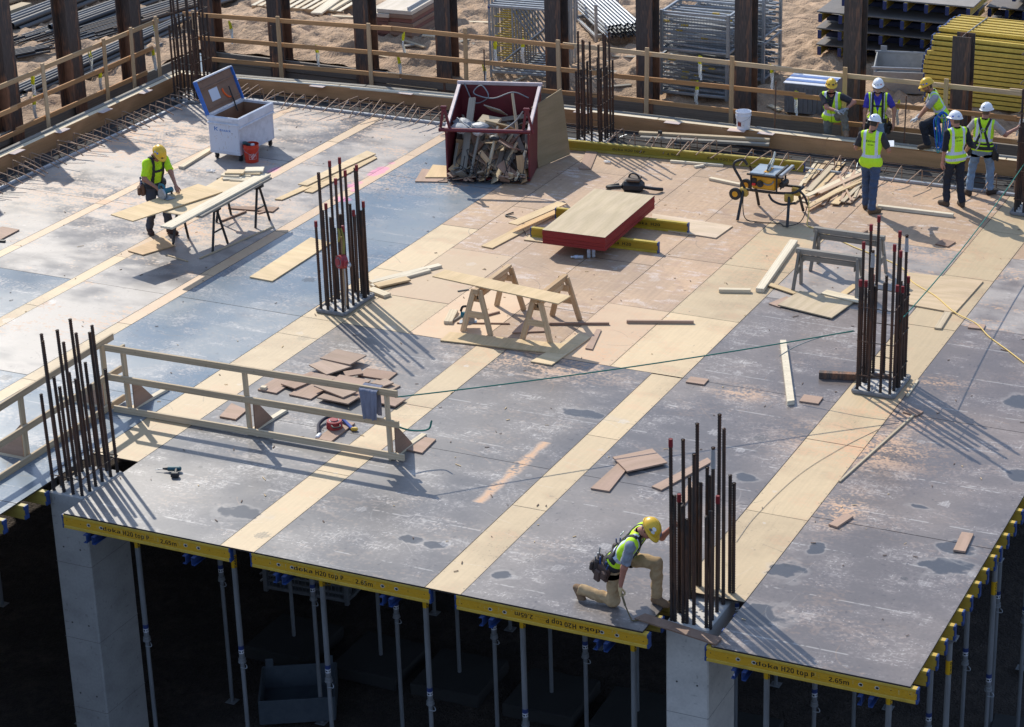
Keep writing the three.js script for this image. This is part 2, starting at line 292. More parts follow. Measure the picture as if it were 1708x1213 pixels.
const deckCol = (x, z, kind, tone) => {
  let r, g, b, k;                                                   // colour and roughness
  const n1 = fbm(x * 0.7 + 5, z * 0.7, 3), n2 = fbm(x * 2.3, z * 4.1, 3), st = noise(x * 5.5, z * 26) , st2 = noise(x * 2.2 + 3 * n2, z * 15), fine = noise(x * 31, z * 37), fine2 = noise(x * 60, z * 75);
  if (kind === 'pale' || kind === 'dirtypale') {
    const gr = 1 + 0.09 * (noise(x * 45, z * 2.2) - 0.5) + 0.1 * (n2 - 0.5) + 0.06 * (fine - 0.5);
    r = 0.535 * gr; g = 0.395 * gr; b = 0.225 * gr; k = 0.6; { const q = sstep(0.45, 0.75, n1 * 0.6 + n2 * 0.4) * 0.22; r *= 1 - q; g *= 1 - q * 1.05; b *= 1 - q * 1.1; }
    if (kind === 'dirtypale') { const t = 0.3 + 0.5 * n1; r = mix(r, 0.50, t); g = mix(g, 0.32, t); b = mix(b, 0.2, t); }
    const d = sstep(0.62, 0.8, n2 + (fine - 0.5) * 0.4) * 0.28; r = mix(r, 0.56, d); g = mix(g, 0.32, d); b = mix(b, 0.18, d);
    const sp = sstep(0.86, 0.93, fine2) * sstep(0.55, 0.8, n1) * 0.5; r *= 1 - sp; g *= 1 - sp; b *= 1 - sp;
  } else if (kind === 'bay') {
    const t = sstep(0.3, 0.7, n1), gr = 1 + 0.16 * (noise(x * 40, z * 2) - 0.5) + 0.14 * (fine - 0.5);
    r = mix(0.34, 0.45, t) * gr; g = mix(0.222, 0.29, t) * gr; b = mix(0.137, 0.168, t) * gr; k = 0.66;
    const s = sstep(0.5, 0.75, n2 * 0.6 + noise(x * 8, z * 11) * 0.4) * 0.45; r = mix(r, 0.31, s); g = mix(g, 0.185, s); b = mix(b, 0.125, s);
    const sq = sstep(0.66, 0.82, noise(x * 14, z * 19) * 0.5 + fine * 0.25 + n1 * 0.25) * 0.6; r = mix(r, 0.27, sq); g = mix(g, 0.15, sq); b = mix(b, 0.09, sq);
    const w = sstep(0.56, 0.8, noise(x * 6 + 9, z * 16) * 0.4 + n2 * 0.35 + fine2 * 0.25) * 0.6; r = mix(r, 0.58, w); g = mix(g, 0.5, w); b = mix(b, 0.44, w);
  } else {
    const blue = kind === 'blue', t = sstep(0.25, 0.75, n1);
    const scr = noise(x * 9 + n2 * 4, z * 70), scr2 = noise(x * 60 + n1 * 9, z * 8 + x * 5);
    r = mix(blue ? 0.155 : 0.128, blue ? 0.205 : 0.17, t); g = mix(blue ? 0.20 : 0.12, blue ? 0.235 : 0.153, t); b = mix(blue ? 0.24 : 0.116, blue ? 0.252 : 0.14, t); k = (blue ? 0.22 : 0.3) + 0.1 * t;  // blue panels: the sky's reflection is painted into the film colour
    const dust = sstep(0.3, 0.8, n2 * 0.55 + fine * 0.25 + n1 * 0.2) * 0.32; r = mix(r, 0.29, dust); g = mix(g, 0.26, dust); b = mix(b, 0.25, dust); k += 0.1 * dust;
    if (!blue) { const wm = sstep(-9, -2, x) * 0.5 + sstep(-3, -9, z) * 0.3; r *= 1 + 0.16 * wm; b *= 1 - 0.06 * wm; }
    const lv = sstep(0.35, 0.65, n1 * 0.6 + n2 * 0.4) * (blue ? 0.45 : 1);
    const w = Math.max(sstep(0.72, 0.86, scr * 0.6 + n2 * 0.4), sstep(0.78, 0.9, scr2 * 0.65 + n2 * 0.35)) * 0.6 * lv + sstep(0.6, 0.85, fine * 0.45 + n2 * 0.55) * 0.2; r = mix(r, 0.52, w); g = mix(g, 0.485, w); b = mix(b, 0.45, w); k += 0.2 * w;
    const sp = sstep(0.86, 0.93, fine2) * sstep(0.4, 0.7, n2) * 0.7; r = mix(r, 0.6, sp); g = mix(g, 0.57, sp); b = mix(b, 0.53, sp);
    { const zz = z < 0.6 ? ((-z - 0.42) % 1.225 + 1.225) % 1.225 : 9, ln = kind === 'dusty' ? 0 : sstep(0.016, 0.004, Math.min(zz, 1.225 - zz)) * sstep(0.42, 0.62, noise(x * 5, z * 3) * 0.6 + fine * 0.4) * 0.7; r = mix(r, 0.5, ln); g = mix(g, 0.47, ln); b = mix(b, 0.43, ln); }
    if (kind === 'dusty') { const q = sstep(0.25, 0.65, n2 * 0.5 + n1 * 0.5) * 0.7; r = mix(r, 0.38, q); g = mix(g, 0.335, q); b = mix(b, 0.295, q); k += 0.12 * q; }
    const dk = sstep(0.66, 0.85, noise(x * 1.7 + 9, z * 2.3) * 0.5 + n2 * 0.5) * 0.22 + sstep(0.9, 0.96, noise(x * 24, z * 30)) * 0.4; r *= 1 - dk; g *= 1 - dk; b *= 1 - dk * 0.9;
  }
  r *= tone; g *= tone; b *= tone;
  const film = kind === 'film' || kind === 'blue' || kind === 'dusty';
  let o = film ? sstep(0.62, 0.78, noise(x * 1.3 + 40, z * 2.9 + 7) * 0.4 + st * 0.25 + fine * 0.35) * (kind === 'dusty' ? 0.5 : 0.08) : 0;
  for (const [dx, dz, ax, az, s] of dusts) {
    const q = ((x - dx) / ax) ** 2 + ((z - dz) / az) ** 2;
    if (q < 4) o = Math.max(o, s * Math.exp(-q * 1.4) * sstep(0.5, 0.66, st2 * 0.22 + fine * 0.3 + fine2 * 0.2 + n2 * 0.28 + 0.06));
  }
  { const ux = SLX1 - SLX0, uz = SLZ1 - SLZ0, t = ((x - SLX0) * ux + (z - SLZ0) * uz) / (ux * ux + uz * uz); if (t > -0.05 && t < 1.05) { const d = Math.hypot(x - SLX0 - ux * t, z - SLZ0 - uz * t); o = Math.max(o, 0.85 * sstep(0.14, 0.03, d + 0.16 * (n2 - 0.4)) * sstep(0.3, 0.5, fine * 0.4 + n2 * 0.6)); } }
  r = mix(r, 0.62, o); g = mix(g, 0.36, o); b = mix(b, 0.2, o); k = mix(k, 0.8, o);
  for (const [dx, dz, ax, az] of pinks) { const q = ((x - dx) / ax) ** 2 + ((z - dz) / az) ** 2; if (q < 2.5) { const m = 0.75 * sstep(1.1, 0.3, q + (n2 - 0.5) * 2); r = mix(r, 0.72, m); g = mix(g, 0.18, m); b = mix(b, 0.34, m); } }
  for (const [dx, dz, ax, az] of stains) {
    if (!ax) continue;
    const q = Math.hypot((x - dx) / ax, (z - dz) / az) * 1.22; if (q > 2) continue;
    const e = q + (fbm(x * 4.4 + 30, z * 5.4, 4) - 0.5) * 1.7;
    const s = sstep(1.04, 0.84, e) * 0.92, rim = sstep(1.5, 1.1, e) * (1 - s) * 0.22;
    r = mix(mix(r, 0.45, rim), 0.055, s * 0.92); g = mix(mix(g, 0.41, rim), 0.06, s * 0.92); b = mix(mix(b, 0.37, rim), 0.07, s * 0.92); k = mix(k, 0.28, s);
  }
  return [r, g, b, k];
};
function deckMap(z0, z1) {
  const W = 2048, sc = W / (W1 - W0), H = Math.round((z1 - z0) * sc), c = new Uint8Array(W * H * 4), q = new Uint8Array(W * H * 4);
  for (let i = 0; i < W * H; i++) { c[i * 4] = 40; c[i * 4 + 1] = 30; c[i * 4 + 2] = 26; c[i * 4 + 3] = q[i * 4 + 3] = 255; q[i * 4] = q[i * 4 + 1] = q[i * 4 + 2] = 200; }
  for (const [x0, x1, a, b, kind, tone] of panels) {
    const i0 = Math.max(0, Math.floor((x0 - W0) * sc)), i1 = Math.min(W - 1, Math.ceil((x1 - W0) * sc)), j0 = Math.max(0, Math.floor((a - z0) * sc)), j1 = Math.min(H - 1, Math.ceil((b - z0) * sc));
    for (let j = j0; j <= j1; j++) for (let i = i0; i <= i1; i++) {
      if (i < 6 && j < 6) continue;
      const x = (i + 0.5) / sc + W0, z = (j + 0.5) / sc + z0; if (x < x0 || x > x1 || z < a || z > b) continue;
      const v = deckCol(x, z, kind, tone), k = (j * W + i) * 4;
      const e = Math.min(x - x0, x1 - x, z - a, b - z), ed = Math.min(x - x0, x1 - x), nail = Math.abs(ed - 0.035) < 0.009 && Math.abs(((z * 3.3) % 1 + 1) % 1 - 0.5) < 0.035 ? 0.55 : 1, s = nail * (1 - 0.3 * sstep(0.02, 0, e) * (0.5 + noise(x * 3, z * 3)));
      for (let m = 0; m < 3; m++) c[k + m] = lin2s(clamp(v[m] * s));
      q[k] = q[k + 1] = q[k + 2] = 255 * clamp(v[3]);
    }
  }
  for (let n = 0; n < 620; n++) {                                     // boot scuffs, scratches, drips of mortar and chalk
    let x = rr(W0, 0), z = rr(z0, z1), a = rr(-0.5, 0.5) + (rnd() < 0.35 ? 1.5 : 0); const L = Math.pow(rnd(), 2) * 0.9 + 0.05, bend = rr(-2.5, 2.5), t = rnd(), al = rr(0.08, 0.34), col = t < 0.5 ? [205, 198, 190] : t < 0.8 ? [52, 48, 50] : [196, 150, 108];
    for (let q = 0; q < L; q += 0.008) { const i = Math.round((x - W0) * sc), j = Math.round((z - z0) * sc); if (i > 8 && i < W && j > 8 && j < H) { const k = (j * W + i) * 4, m = al * (0.4 + 0.6 * noise(q * 40, n)); for (let v = 0; v < 3; v++) c[k + v] = c[k + v] * (1 - m) + col[v] * m; } x += Math.cos(a) * 0.008; z += Math.sin(a) * 0.008; a += bend * 0.008; }
  }
  for (let n = 0; n < 260; n++) {                                     // splashes
    const x = rr(W0, 0), z = rr(z0, z1), R = Math.pow(rnd(), 3) * 0.12 + 0.012, al = rr(0.1, 0.38), lt = rnd() < 0.65; for (let dz = -R; dz < R; dz += 0.009) for (let dx = -R; dx < R; dx += 0.009) { if (Math.hypot(dx, dz) > R * (0.5 + 0.6 * noise((x + dx) * 40, (z + dz) * 40))) continue; const i = Math.round((x + dx - W0) * sc), j = Math.round((z + dz - z0) * sc); if (i > 8 && i < W && j > 8 && j < H) { const k = (j * W + i) * 4; for (let v = 0; v < 3; v++) c[k + v] = c[k + v] * (1 - al) + (lt ? 200 - v * 6 : 58) * al; } }
  }
  const mk = (d, s) => { const t = new THREE.DataTexture(d, W, H); t.magFilter = THREE.LinearFilter; t.minFilter = THREE.LinearMipmapLinearFilter; t.generateMipmaps = true; if (s) t.colorSpace = THREE.SRGBColorSpace; t.needsUpdate = true; return t; };
  return { z0, z1, mat: new THREE.MeshPhysicalMaterial({ map: mk(c, true), roughnessMap: mk(q, false), roughness: 1, ior: 1.62, side: THREE.DoubleSide }) };
}
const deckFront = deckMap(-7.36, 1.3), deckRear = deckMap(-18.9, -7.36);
// the left bay runs on towards the camera, past the picture
const deck = new THREE.Group(); deck.name = 'formwork_deck'; deck.userData = { kind: 'structure' }; scene.add(deck);
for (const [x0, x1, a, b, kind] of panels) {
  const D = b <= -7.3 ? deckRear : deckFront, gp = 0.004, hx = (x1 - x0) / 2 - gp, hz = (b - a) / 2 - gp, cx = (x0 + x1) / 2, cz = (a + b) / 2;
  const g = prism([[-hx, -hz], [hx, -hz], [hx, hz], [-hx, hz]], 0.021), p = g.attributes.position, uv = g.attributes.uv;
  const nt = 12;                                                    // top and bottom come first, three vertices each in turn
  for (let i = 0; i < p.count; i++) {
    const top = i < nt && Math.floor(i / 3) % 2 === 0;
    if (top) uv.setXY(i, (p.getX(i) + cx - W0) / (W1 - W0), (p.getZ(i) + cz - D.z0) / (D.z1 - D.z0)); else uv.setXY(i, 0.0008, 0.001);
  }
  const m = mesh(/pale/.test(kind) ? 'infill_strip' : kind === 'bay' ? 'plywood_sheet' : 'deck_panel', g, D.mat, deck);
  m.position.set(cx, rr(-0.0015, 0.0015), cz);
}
for (const [a, b] of [[-15.0, -12.63], [-16.91, -15.01], [-18.98, -16.92], [-21.36, -18.99]]) for (const z of [1.26, 4.95]) mesh('deck_panel', cbox(b - a - 0.01, 0.021, 3.68, 0.001, (a + b) / 2, -0.0105, z + 1.84), worn(0.2, 0.19, 0.19, 0.4), deck);
// the slab edge zone along the rear and left forms: lower floor, reinforcement mat, galvanised joint strip
{
  const floor = worn(0.05, 0.047, 0.045, 0.95);  // the edge forms' shadow is put into this dark floor colour
  mesh('edge_floor', prism([[-22.2, -19.0], [0, -19.0], [0, -17.76], [-21.37, -17.76], [-21.37, 1.25], [-22.2, 1.25]].slice(0, 4), 0.02), floor, deck).position.y = -0.004;
  mesh('edge_floor', prism([[-22.2, -17.75], [-21.37, -17.75], [-21.37, 8.6], [-23.5, 8.6]], 0.02), floor, deck).position.y = -0.004;  // carried on out of view and widened to keep sunlight off the pit floor
}

// ---------------------------------------------------------------- formwork beams along the front edge and at the right edge
const beamTex = (flip) => canvasTex(2048, 112, (g, W, H) => {
  g.fillStyle = '#c8961a'; g.fillRect(0, 0, W, H);
  for (let i = 0; i < 2600; i++) { g.fillStyle = `rgba(${rnd() < 0.5 ? '90,55,0' : '235,190,60'},${0.03 + rnd() * 0.07})`; g.fillRect(rnd() * W, rnd() * H, 4 + rnd() * 60, 1 + rnd() * 3); }
  for (let i = 0; i < 60; i++) { g.fillStyle = `rgba(60,35,0,${0.1 + rnd() * 0.25})`; g.fillRect(rnd() * W, rnd() * H, 1 + rnd() * 8, 1 + rnd() * 4); }
  const sc = W / 2.6, hole = (x, r) => { g.fillStyle = '#b9b6ad'; g.beginPath(); g.arc(x * sc, H * 0.44, r * 1.55, 0, 7); g.fill(); g.fillStyle = '#15130f'; g.beginPath(); g.arc(x * sc + 2, H * 0.45, r, 0, 7); g.fill(); };
  const dot = (x, y) => { g.fillStyle = '#2a1c05'; g.beginPath(); g.arc(x * sc, H * y, 6, 0, 7); g.fill(); };
  g.save(); if (flip) { g.translate(W, H); g.rotate(Math.PI); }
  hole(0.40, 15); hole(0.60, 15); hole(1.93, 15); hole(2.13, 15); dot(0.05, 0.35); dot(0.27, 0.5); dot(2.3, 0.4); dot(2.53, 0.4);
  g.fillStyle = '#1d1405'; g.textBaseline = 'alphabetic';
  g.save(); g.translate(0.62 * sc, H * 0.68); g.scale(1.32, 1); g.font = 'bold 74px sans-serif'; g.fillText('doka', 0, 0); g.restore();
  g.save(); g.translate(0.94 * sc, H * 0.76); g.scale(0.8, 1); g.font = 'bold 92px sans-serif'; g.fillText('H20 top P', 0, 0); g.restore();
  g.globalAlpha = 0.5; g.font = '19px sans-serif'; g.fillText('EN 13377', 1.335 * sc, H * 0.52); g.fillText('made in Austria', 1.335 * sc, H * 0.78); g.fillText('13', 1.49 * sc, H * 0.5); g.globalAlpha = 1;
  g.save(); g.translate(1.535 * sc, H * 0.8); g.scale(0.85, 1); g.font = 'bold 84px sans-serif'; g.fillText('2.65m', 0, 0); g.restore();
  g.restore();
  for (let i = 0; i < 420; i++) { g.fillStyle = `rgba(${rnd() < 0.6 ? '196,150,34' : rnd() < 0.5 ? '120,84,14' : '190,182,166'},${0.2 + rnd() * 0.5})`; const x = rnd() * W; g.fillRect(x, rnd() * H, 2 + rnd() * 26, 1 + rnd() * 2.5); }
  for (let i = 0; i < 26; i++) { g.fillStyle = `rgba(178,172,160,${0.15 + rnd() * 0.35})`; g.fillRect(rnd() * W, rnd() * 26, 3 + rnd() * 12, 6 + rnd() * 60); }
});
const beamPrint = [0, 0, 1, 0].map((f) => std({ map: beamTex(!!f), roughness: 0.55 }));
// an H-section timber beam along local x, top at y = 0
function beamParts(root, L, print, pm = M.yellow) {
  mesh('flange', cbox(L - 0.03, 0.036, 0.08, 0.004, 0, -0.018, 0), pm, root); mesh('flange', cbox(L - 0.03, 0.045, 0.08, 0.004, 0, -0.1785, 0), pm, root);
  const w = cbox(L - 0.03, 0.12, 0.062, 0.002, 0, -0.096, 0), u = w.attributes.uv, p = w.attributes.position;
  mesh('web', w, pm, root);
  if (print) { const g = new THREE.PlaneGeometry(L - 0.05, 0.116); g.translate(0, -0.096, 0.034); mesh('web_print', g, print, root); }
  for (const s of [-1, 1]) mesh('end_cap', merge([cbox(0.03, 0.06, 0.086, 0.006, s * (L / 2 - 0.012), -0.03, 0), cbox(0.03, 0.06, 0.086, 0.006, s * (L / 2 - 0.012), -0.172, 0), cbox(0.012, 0.09, 0.07, 0.003, s * (L / 2 - 0.004), -0.1, 0)]), M.blue, root);
}
const frontTables = [['leftmost', -11.9, -9.25, 0], ['second', -8.95, -6.30, 0], ['third', -5.96, -3.31, 1], ['rightmost', -2.58, 0.09, 0]];
const FRONT_WORD = ['beside the left concrete column', 'second from the left along the front edge', 'with upside-down lettering below the kneeling worker', 'right of the front concrete column'];
frontTables.forEach(([w, a, b, fl], i) => {
  const t = thing('formwork_beam', 'yellow timber formwork beam with black lettering, ' + FRONT_WORD[i], 'formwork beam', (a + b) / 2, -0.024, -0.04, 0);
  beamParts(t, b - a, beamPrint[i]);
});
// the steel walings under the tables: two back-to-back blue channels each
function waling(x, z0, z1, w) {
  const t = thing('steel_waling', 'blue twin-channel steel waling under the front tables, ' + w, 'waling', x, -0.235, (z0 + z1) / 2, 0);
  const L = z1 - z0;
  for (const s of [-1, 1]) mesh('channel', merge([cbox(0.008, 0.12, L, 0.001, s * 0.045, -0.06, 0), cbox(0.05, 0.009, L, 0.001, s * 0.07, -0.005, 0), cbox(0.05, 0.009, L, 0.001, s * 0.07, -0.115, 0)]), M.blue, t);
}
const walX = []; frontTables.forEach(([, a, b], i) => { walX.push([a + 0.46, i], [b - 0.62, i]); });
walX.forEach(([x, i], k) => waling(x, -3.55, 0.06, (k % 2 ? 'right' : 'left') + '-hand one ' + ['by the left concrete column', 'of the second table', 'of the third table', 'by the right front corner'][i]));
// beams seen end-on beneath the right edge, the first row from the front corner backwards
for (let i = 0; i < 19; i++) {
  const tab = i < 10 ? 0 : 1, k = tab ? i - 10 : i, z = tab ? -3.78 - k * 0.385 : -0.43 - k * 0.385 + (k === 9 ? 0.28 : 0);
  if (i === 9) continue;
  const n = i, t = thing('formwork_beam', 'yellow formwork beam end with blue cap under the right deck edge', 'formwork beam', -1.22, -0.024, z - 0.04, 0, 'formwork beam ends under the right edge');
  beamParts(t, 2.62, null);
}
// beam ends under the edge of the left bay (running in x), seen left of the left column
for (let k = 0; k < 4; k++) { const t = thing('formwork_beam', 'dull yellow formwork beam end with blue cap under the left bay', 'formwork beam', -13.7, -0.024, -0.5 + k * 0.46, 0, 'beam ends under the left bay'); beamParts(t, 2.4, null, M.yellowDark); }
// beams beside the columns, seen through the column openings
for (const [x, z] of [[-1.3, -0.4], [-1.3, -0.8]]) { }
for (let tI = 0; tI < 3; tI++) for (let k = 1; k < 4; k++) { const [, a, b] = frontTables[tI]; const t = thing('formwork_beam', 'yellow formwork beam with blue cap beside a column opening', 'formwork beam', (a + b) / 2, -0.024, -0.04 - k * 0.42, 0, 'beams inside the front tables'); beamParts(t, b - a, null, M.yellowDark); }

// ---------------------------------------------------------------- props on the pit floor and the concrete footing pads
const propLabel = canvasTex(256, 128, (g, W, H) => { g.fillStyle = '#d6a512'; g.fillRect(0, 0, W, H); g.fillStyle = '#222'; g.font = 'bold 54px sans-serif'; for (const x of [30, 160]) { g.save(); g.translate(x, 8); g.rotate(Math.PI / 2); g.fillText('doka', 0, 0); g.restore(); } });
const propBand = canvasTex(128, 64, (g, W, H) => { g.fillStyle = '#27386e'; g.fillRect(0, 0, W, 34); g.fillStyle = '#d8dade'; g.fillRect(0, 34, W, 30); g.fillStyle = '#1b1f30'; for (let i = 0; i < 9; i++) g.fillRect(i * 15, 42, 8, 14); });
const prop0 = thing('steel_prop', 'grey steel prop with yellow label under the deck', 'prop');
mesh('outer_tube', cyl(0.038, 0.038, 1.95, 14, 0, -0.975, 0), M.galvDull, prop0);
mesh('inner_tube', cyl(0.03, 0.03, 2.1, 12, 0, -3.05, 0), M.galvDull, prop0);
mesh('head_plate', merge([cbox(0.2, 0.012, 0.16, 0.003, 0, 0, 0), cyl(0.045, 0.06, 0.06, 12, 0, -0.04, 0)]), M.galvDull, prop0);
mesh('label', cyl(0.0395, 0.0395, 0.2, 14, 0, -0.42, 0, true), std({ map: propLabel, roughness: 0.5 }), prop0);
mesh('band', cyl(0.0392, 0.0392, 0.12, 14, 0, -1.80, 0, true), std({ map: propBand, roughness: 0.5 }), prop0);
mesh('adjusting_nut', merge([cyl(0.05, 0.05, 0.05, 12, 0, -1.97, 0), cyl(0.056, 0.056, 0.016, 12, 0, -2.0, 0), tube([[0.05, -2.03, 0], [0.08, -2.04, 0.02], [0.085, -2.07, 0.04], [0.0, -2.07, 0.05]], 0.007, 12, 5)]), M.galv, prop0);
mesh('base_plate', cbox(0.16, 0.01, 0.16, 0.002, 0, -4.085, 0), M.galvDull, prop0);
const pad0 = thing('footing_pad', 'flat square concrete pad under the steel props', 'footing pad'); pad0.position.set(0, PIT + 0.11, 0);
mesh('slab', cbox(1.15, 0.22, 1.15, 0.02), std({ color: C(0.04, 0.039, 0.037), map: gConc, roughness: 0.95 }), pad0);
let propN = 0;
const propZ = [-0.95, -2.85, -4.65, -6.4, -8.3];
for (const [x, i] of walX) for (const z of propZ) {
  const lab = z === -0.95 ? 'grey prop with yellow label in front row, ' + ['by the left concrete column', 'under the second table', 'under the third table', 'under the right table'][i] + (propN % 10 < 5 ? ', left-hand one' : ', right-hand one') : 'grey steel prop standing in the dark behind the front row';
  if (propN++ === 0) { prop0.position.set(x, -0.37, z); prop0.userData = { label: lab, category: 'prop', group: 'props under the deck' }; } else dup(prop0, x, -0.37, z, 0, lab, 'props under the deck');
}
for (const z of [-1.9, -4.1, -6.1]) dup(prop0, -0.05, -0.37, z, 0, 'grey steel prop standing below the right deck edge', 'props below the right edge');
for (const [x, z] of [[-13.2, 0.5], [-13.2, -1.5], [-14.2, -3.2], [-14.9, -0.6], [-16.6, -1.8], [-16.6, -4]]) dup(prop0, x, -0.37, z, 0, 'grey steel prop below the left bay', 'props below the left bay');
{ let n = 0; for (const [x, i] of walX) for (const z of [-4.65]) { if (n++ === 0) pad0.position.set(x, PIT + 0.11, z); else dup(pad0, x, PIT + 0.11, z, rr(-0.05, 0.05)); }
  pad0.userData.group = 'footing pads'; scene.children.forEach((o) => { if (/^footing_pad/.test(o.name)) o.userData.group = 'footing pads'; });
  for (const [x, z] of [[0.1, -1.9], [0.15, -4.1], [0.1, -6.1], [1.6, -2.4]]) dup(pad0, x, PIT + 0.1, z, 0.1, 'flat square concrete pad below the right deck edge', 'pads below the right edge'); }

// ---------------------------------------------------------------- reinforced columns
function barGeo(L, r = 0.0238) {                                      // ribbed bar standing on y = 0
  const pts = [new THREE.Vector2(0.0001, 0)], st = 0.034;
  for (let y = 0; y < L - 0.02; y += st) pts.push(new THREE.Vector2(r * 0.93, y), new THREE.Vector2(r * 0.93, y + st * 0.55), new THREE.Vector2(r * 1.12, y + st * 0.66), new THREE.Vector2(r * 1.12, y + st * 0.86));
  pts.push(new THREE.Vector2(r, L - 0.015), new THREE.Vector2(r * 0.7, L), new THREE.Vector2(0.0001, L));
  const g = new THREE.LatheGeometry(pts, 7), uv = g.attributes.uv, p = g.attributes.position; for (let i = 0; i < uv.count; i++) uv.setXY(i, uv.getX(i) * 0.3, p.getY(i) * 0.7);
  return g;
}
const barG = { tall: [barGeo(2.30), barGeo(2.42), barGeo(2.2)], short: [barGeo(1.62), barGeo(1.7), barGeo(1.5)] };
const mortar = std({ color: C(0.42, 0.41, 0.40), roughness: 0.95, bumpMap: fineBump, bumpScale: 0.01 });
function column(o) {
  const { name, label, cat, x, z, w, d, top, shaft, scale = 1, nx = 4, nz = 6, red = 0, grout = 0, lean = 0, twist = 0, ties = 3 } = o;
  const t = thing(name, label, cat, x, 0, z, twist);
  if (shaft) {
    const H = top - PIT; mesh('shaft', cbox(w, H, d, 0.018, 0, top - H / 2, 0), o.conc || M.concLight, t);
    for (const y of [-1.35, -2.55, -3.7]) { mesh('pour_joint', cbox(w + 0.003, 0.007, d + 0.003, 0.001, 0, y + (o.x < -10 ? 0.2 : 0), 0), std({ color: C(0.2, 0.19, 0.18), roughness: 0.95 }), t); for (const q of [-0.3, 0.3]) mesh('tie_hole', cyl(0.014, 0.014, 0.004, 10).rotateX(Math.PI / 2).translate(q * w * 0.8, y + 0.45, d / 2), std({ color: C(0.08, 0.075, 0.07), roughness: 0.95 }), t); }
  } else mesh('concrete_stub', cbox(w, 0.10, d, 0.02, 0, top - 0.05, 0), M.concLight, t);
  if (!shaft) { const r = []; for (const [a, b] of [[[-1, -1], [1, -1]], [[1, -1], [1, 1]], [[1, 1], [-1, 1]], [[-1, 1], [-1, -1]]]) r.push(bar([a[0] * w / 2, 0.035, a[1] * d / 2], [b[0] * w / 2, 0.035, b[1] * d / 2], 0.05, 0.06, 0.012)); mesh('grout_seal', merge(r), worn(0.22, 0.22, 0.22, 0.9), t); }
  const pos = [];
  for (let i = 0; i < nx; i++) for (let j = 0; j < nz; j++) if (i === 0 || j === 0 || i === nx - 1 || j === nz - 1) pos.push([(i / (nx - 1) - 0.5) * (w - 0.12), (j / (nz - 1) - 0.5) * (d - 0.12), i + j]);
  pos.forEach(([px, pz, k], n) => {
    const tall = k % 2 === 0, g = pick(tall ? barG.tall : barG.short), m = mesh('rebar', g, M.rebarDark, t);
    m.position.set(px + rr(-0.012, 0.012), top - 0.02, pz + rr(-0.012, 0.012)); m.rotation.set(rr(-0.006, 0.006) , 0, lean + rr(-0.006, 0.006)); const s = scale * rr(0.95, 1.04); m.scale.set(1, s, 1);
    const L = (tall ? [2.30, 2.42, 2.2] : [1.62, 1.7, 1.5])[(tall ? barG.tall : barG.short).indexOf(g)] * s;
    const tip = V3(-Math.sin(m.rotation.z) * L, L * Math.cos(m.rotation.z), Math.sin(m.rotation.x) * L).add(m.position);
    if (rnd() < red) { const c = mesh('red_tip', cyl(0.0286, 0.0272, 0.1, 9, 0, -0.045, 0), M.redCap, t); c.position.copy(tip); c.rotation.copy(m.rotation); }
    else if (rnd() < grout) { const c = mesh('tape_wrap', cyl(0.036, 0.028, rr(0.18, 0.3), 8, 0, -0.14, 0), M.whiteTape, t); c.position.copy(tip); c.rotation.copy(m.rotation); }
    if (rnd() < (o.dense || 0.12)) { const m2 = mesh('rebar', pick(barG.short), M.rebarDark, t); m2.position.set(m.position.x + 0.048, top - 0.02, m.position.z + rr(-0.02, 0.02)); m2.rotation.set(rr(-0.008, 0.008), 0, lean + rr(-0.008, 0.008)); m2.scale.y = scale * rr(0.85, 1.0); }
  });
  for (let k = 0; k < ties; k++) { const y = top + 0.25 + k * 0.55, a = (w - 0.07) / 2, b = (d - 0.07) / 2, ox = -lean * (y - top); mesh('tie', merge([rod([-a + ox, y, -b], [a + ox, y, -b], 0.008, 5), rod([a + ox, y, -b], [a + ox, y, b], 0.008, 5), rod([a + ox, y, b], [-a + ox, y, b], 0.008, 5), rod([-a + ox, y, b], [-a + ox, y, -b], 0.008, 5)]), M.rebarDark, t); }
  // wet mortar crumbs round the bars
  const cr = []; for (let i = 0; i < 26; i++) { const g = new THREE.IcosahedronGeometry(rr(0.008, 0.022), 0); g.scale(1.3, 0.6, 1.2); g.translate(rr(-w / 2 + 0.05, w / 2 - 0.05), top + 0.004, rr(-d / 2 + 0.05, d / 2 - 0.05)); cr.push(g); }
  const q = mesh('mortar_crumbs', merge(cr), mortar, t); q.userData.kind = 'stuff';
  return t;
}
M.whiteTape = std({ color: C(0.62, 0.63, 0.63), roughness: 0.5, transparent: true, opacity: 0.5 });
column({ name: 'concrete_column', conc: std({ color: C(0.44, 0.43, 0.415), map: gConc, roughness: 0.9 }), label: 'grey concrete column with tall rebar at the front left', cat: 'column', x: -12.27, z: -1.05, w: 0.58, d: 0.92, top: -0.07, shaft: true, scale: 0.99, ties: 1, nx: 4, nz: 6, lean: 0.02 });
column({ name: 'concrete_column', label: 'grey concrete column with rebar beside the kneeling worker', dense: 0.35, cat: 'column', x: -3.0, z: -0.93, w: 0.57, d: 0.92, top: -0.08, shaft: true, scale: 1.05, ties: 0, nx: 4, nz: 5, red: 0.12, grout: 0.1 });
column({ name: 'rebar_cage', label: 'rebar cage with red reel hung on it, in the deck centre left', dense: 0.4, cat: 'rebar cage', x: -12.23, z: -8.1, w: 0.52, d: 0.98, top: 0.05, red: 0.8, ties: 0 });
column({ name: 'rebar_cage', label: 'rebar cage with red and white wrapped tips at the right', dense: 0.35, cat: 'rebar cage', x: -2.95, z: -8.22, w: 0.64, d: 0.86, top: 0.05, red: 0.55, grout: 0.35, ties: 3, scale: 1.02 });
column({ name: 'rebar_cage', label: 'rebar cage at the end of the long yellow beam', cat: 'rebar cage', x: -12.15, z: -18.0, w: 0.62, d: 0.8, top: 0.05, ties: 3, scale: 0.92 });
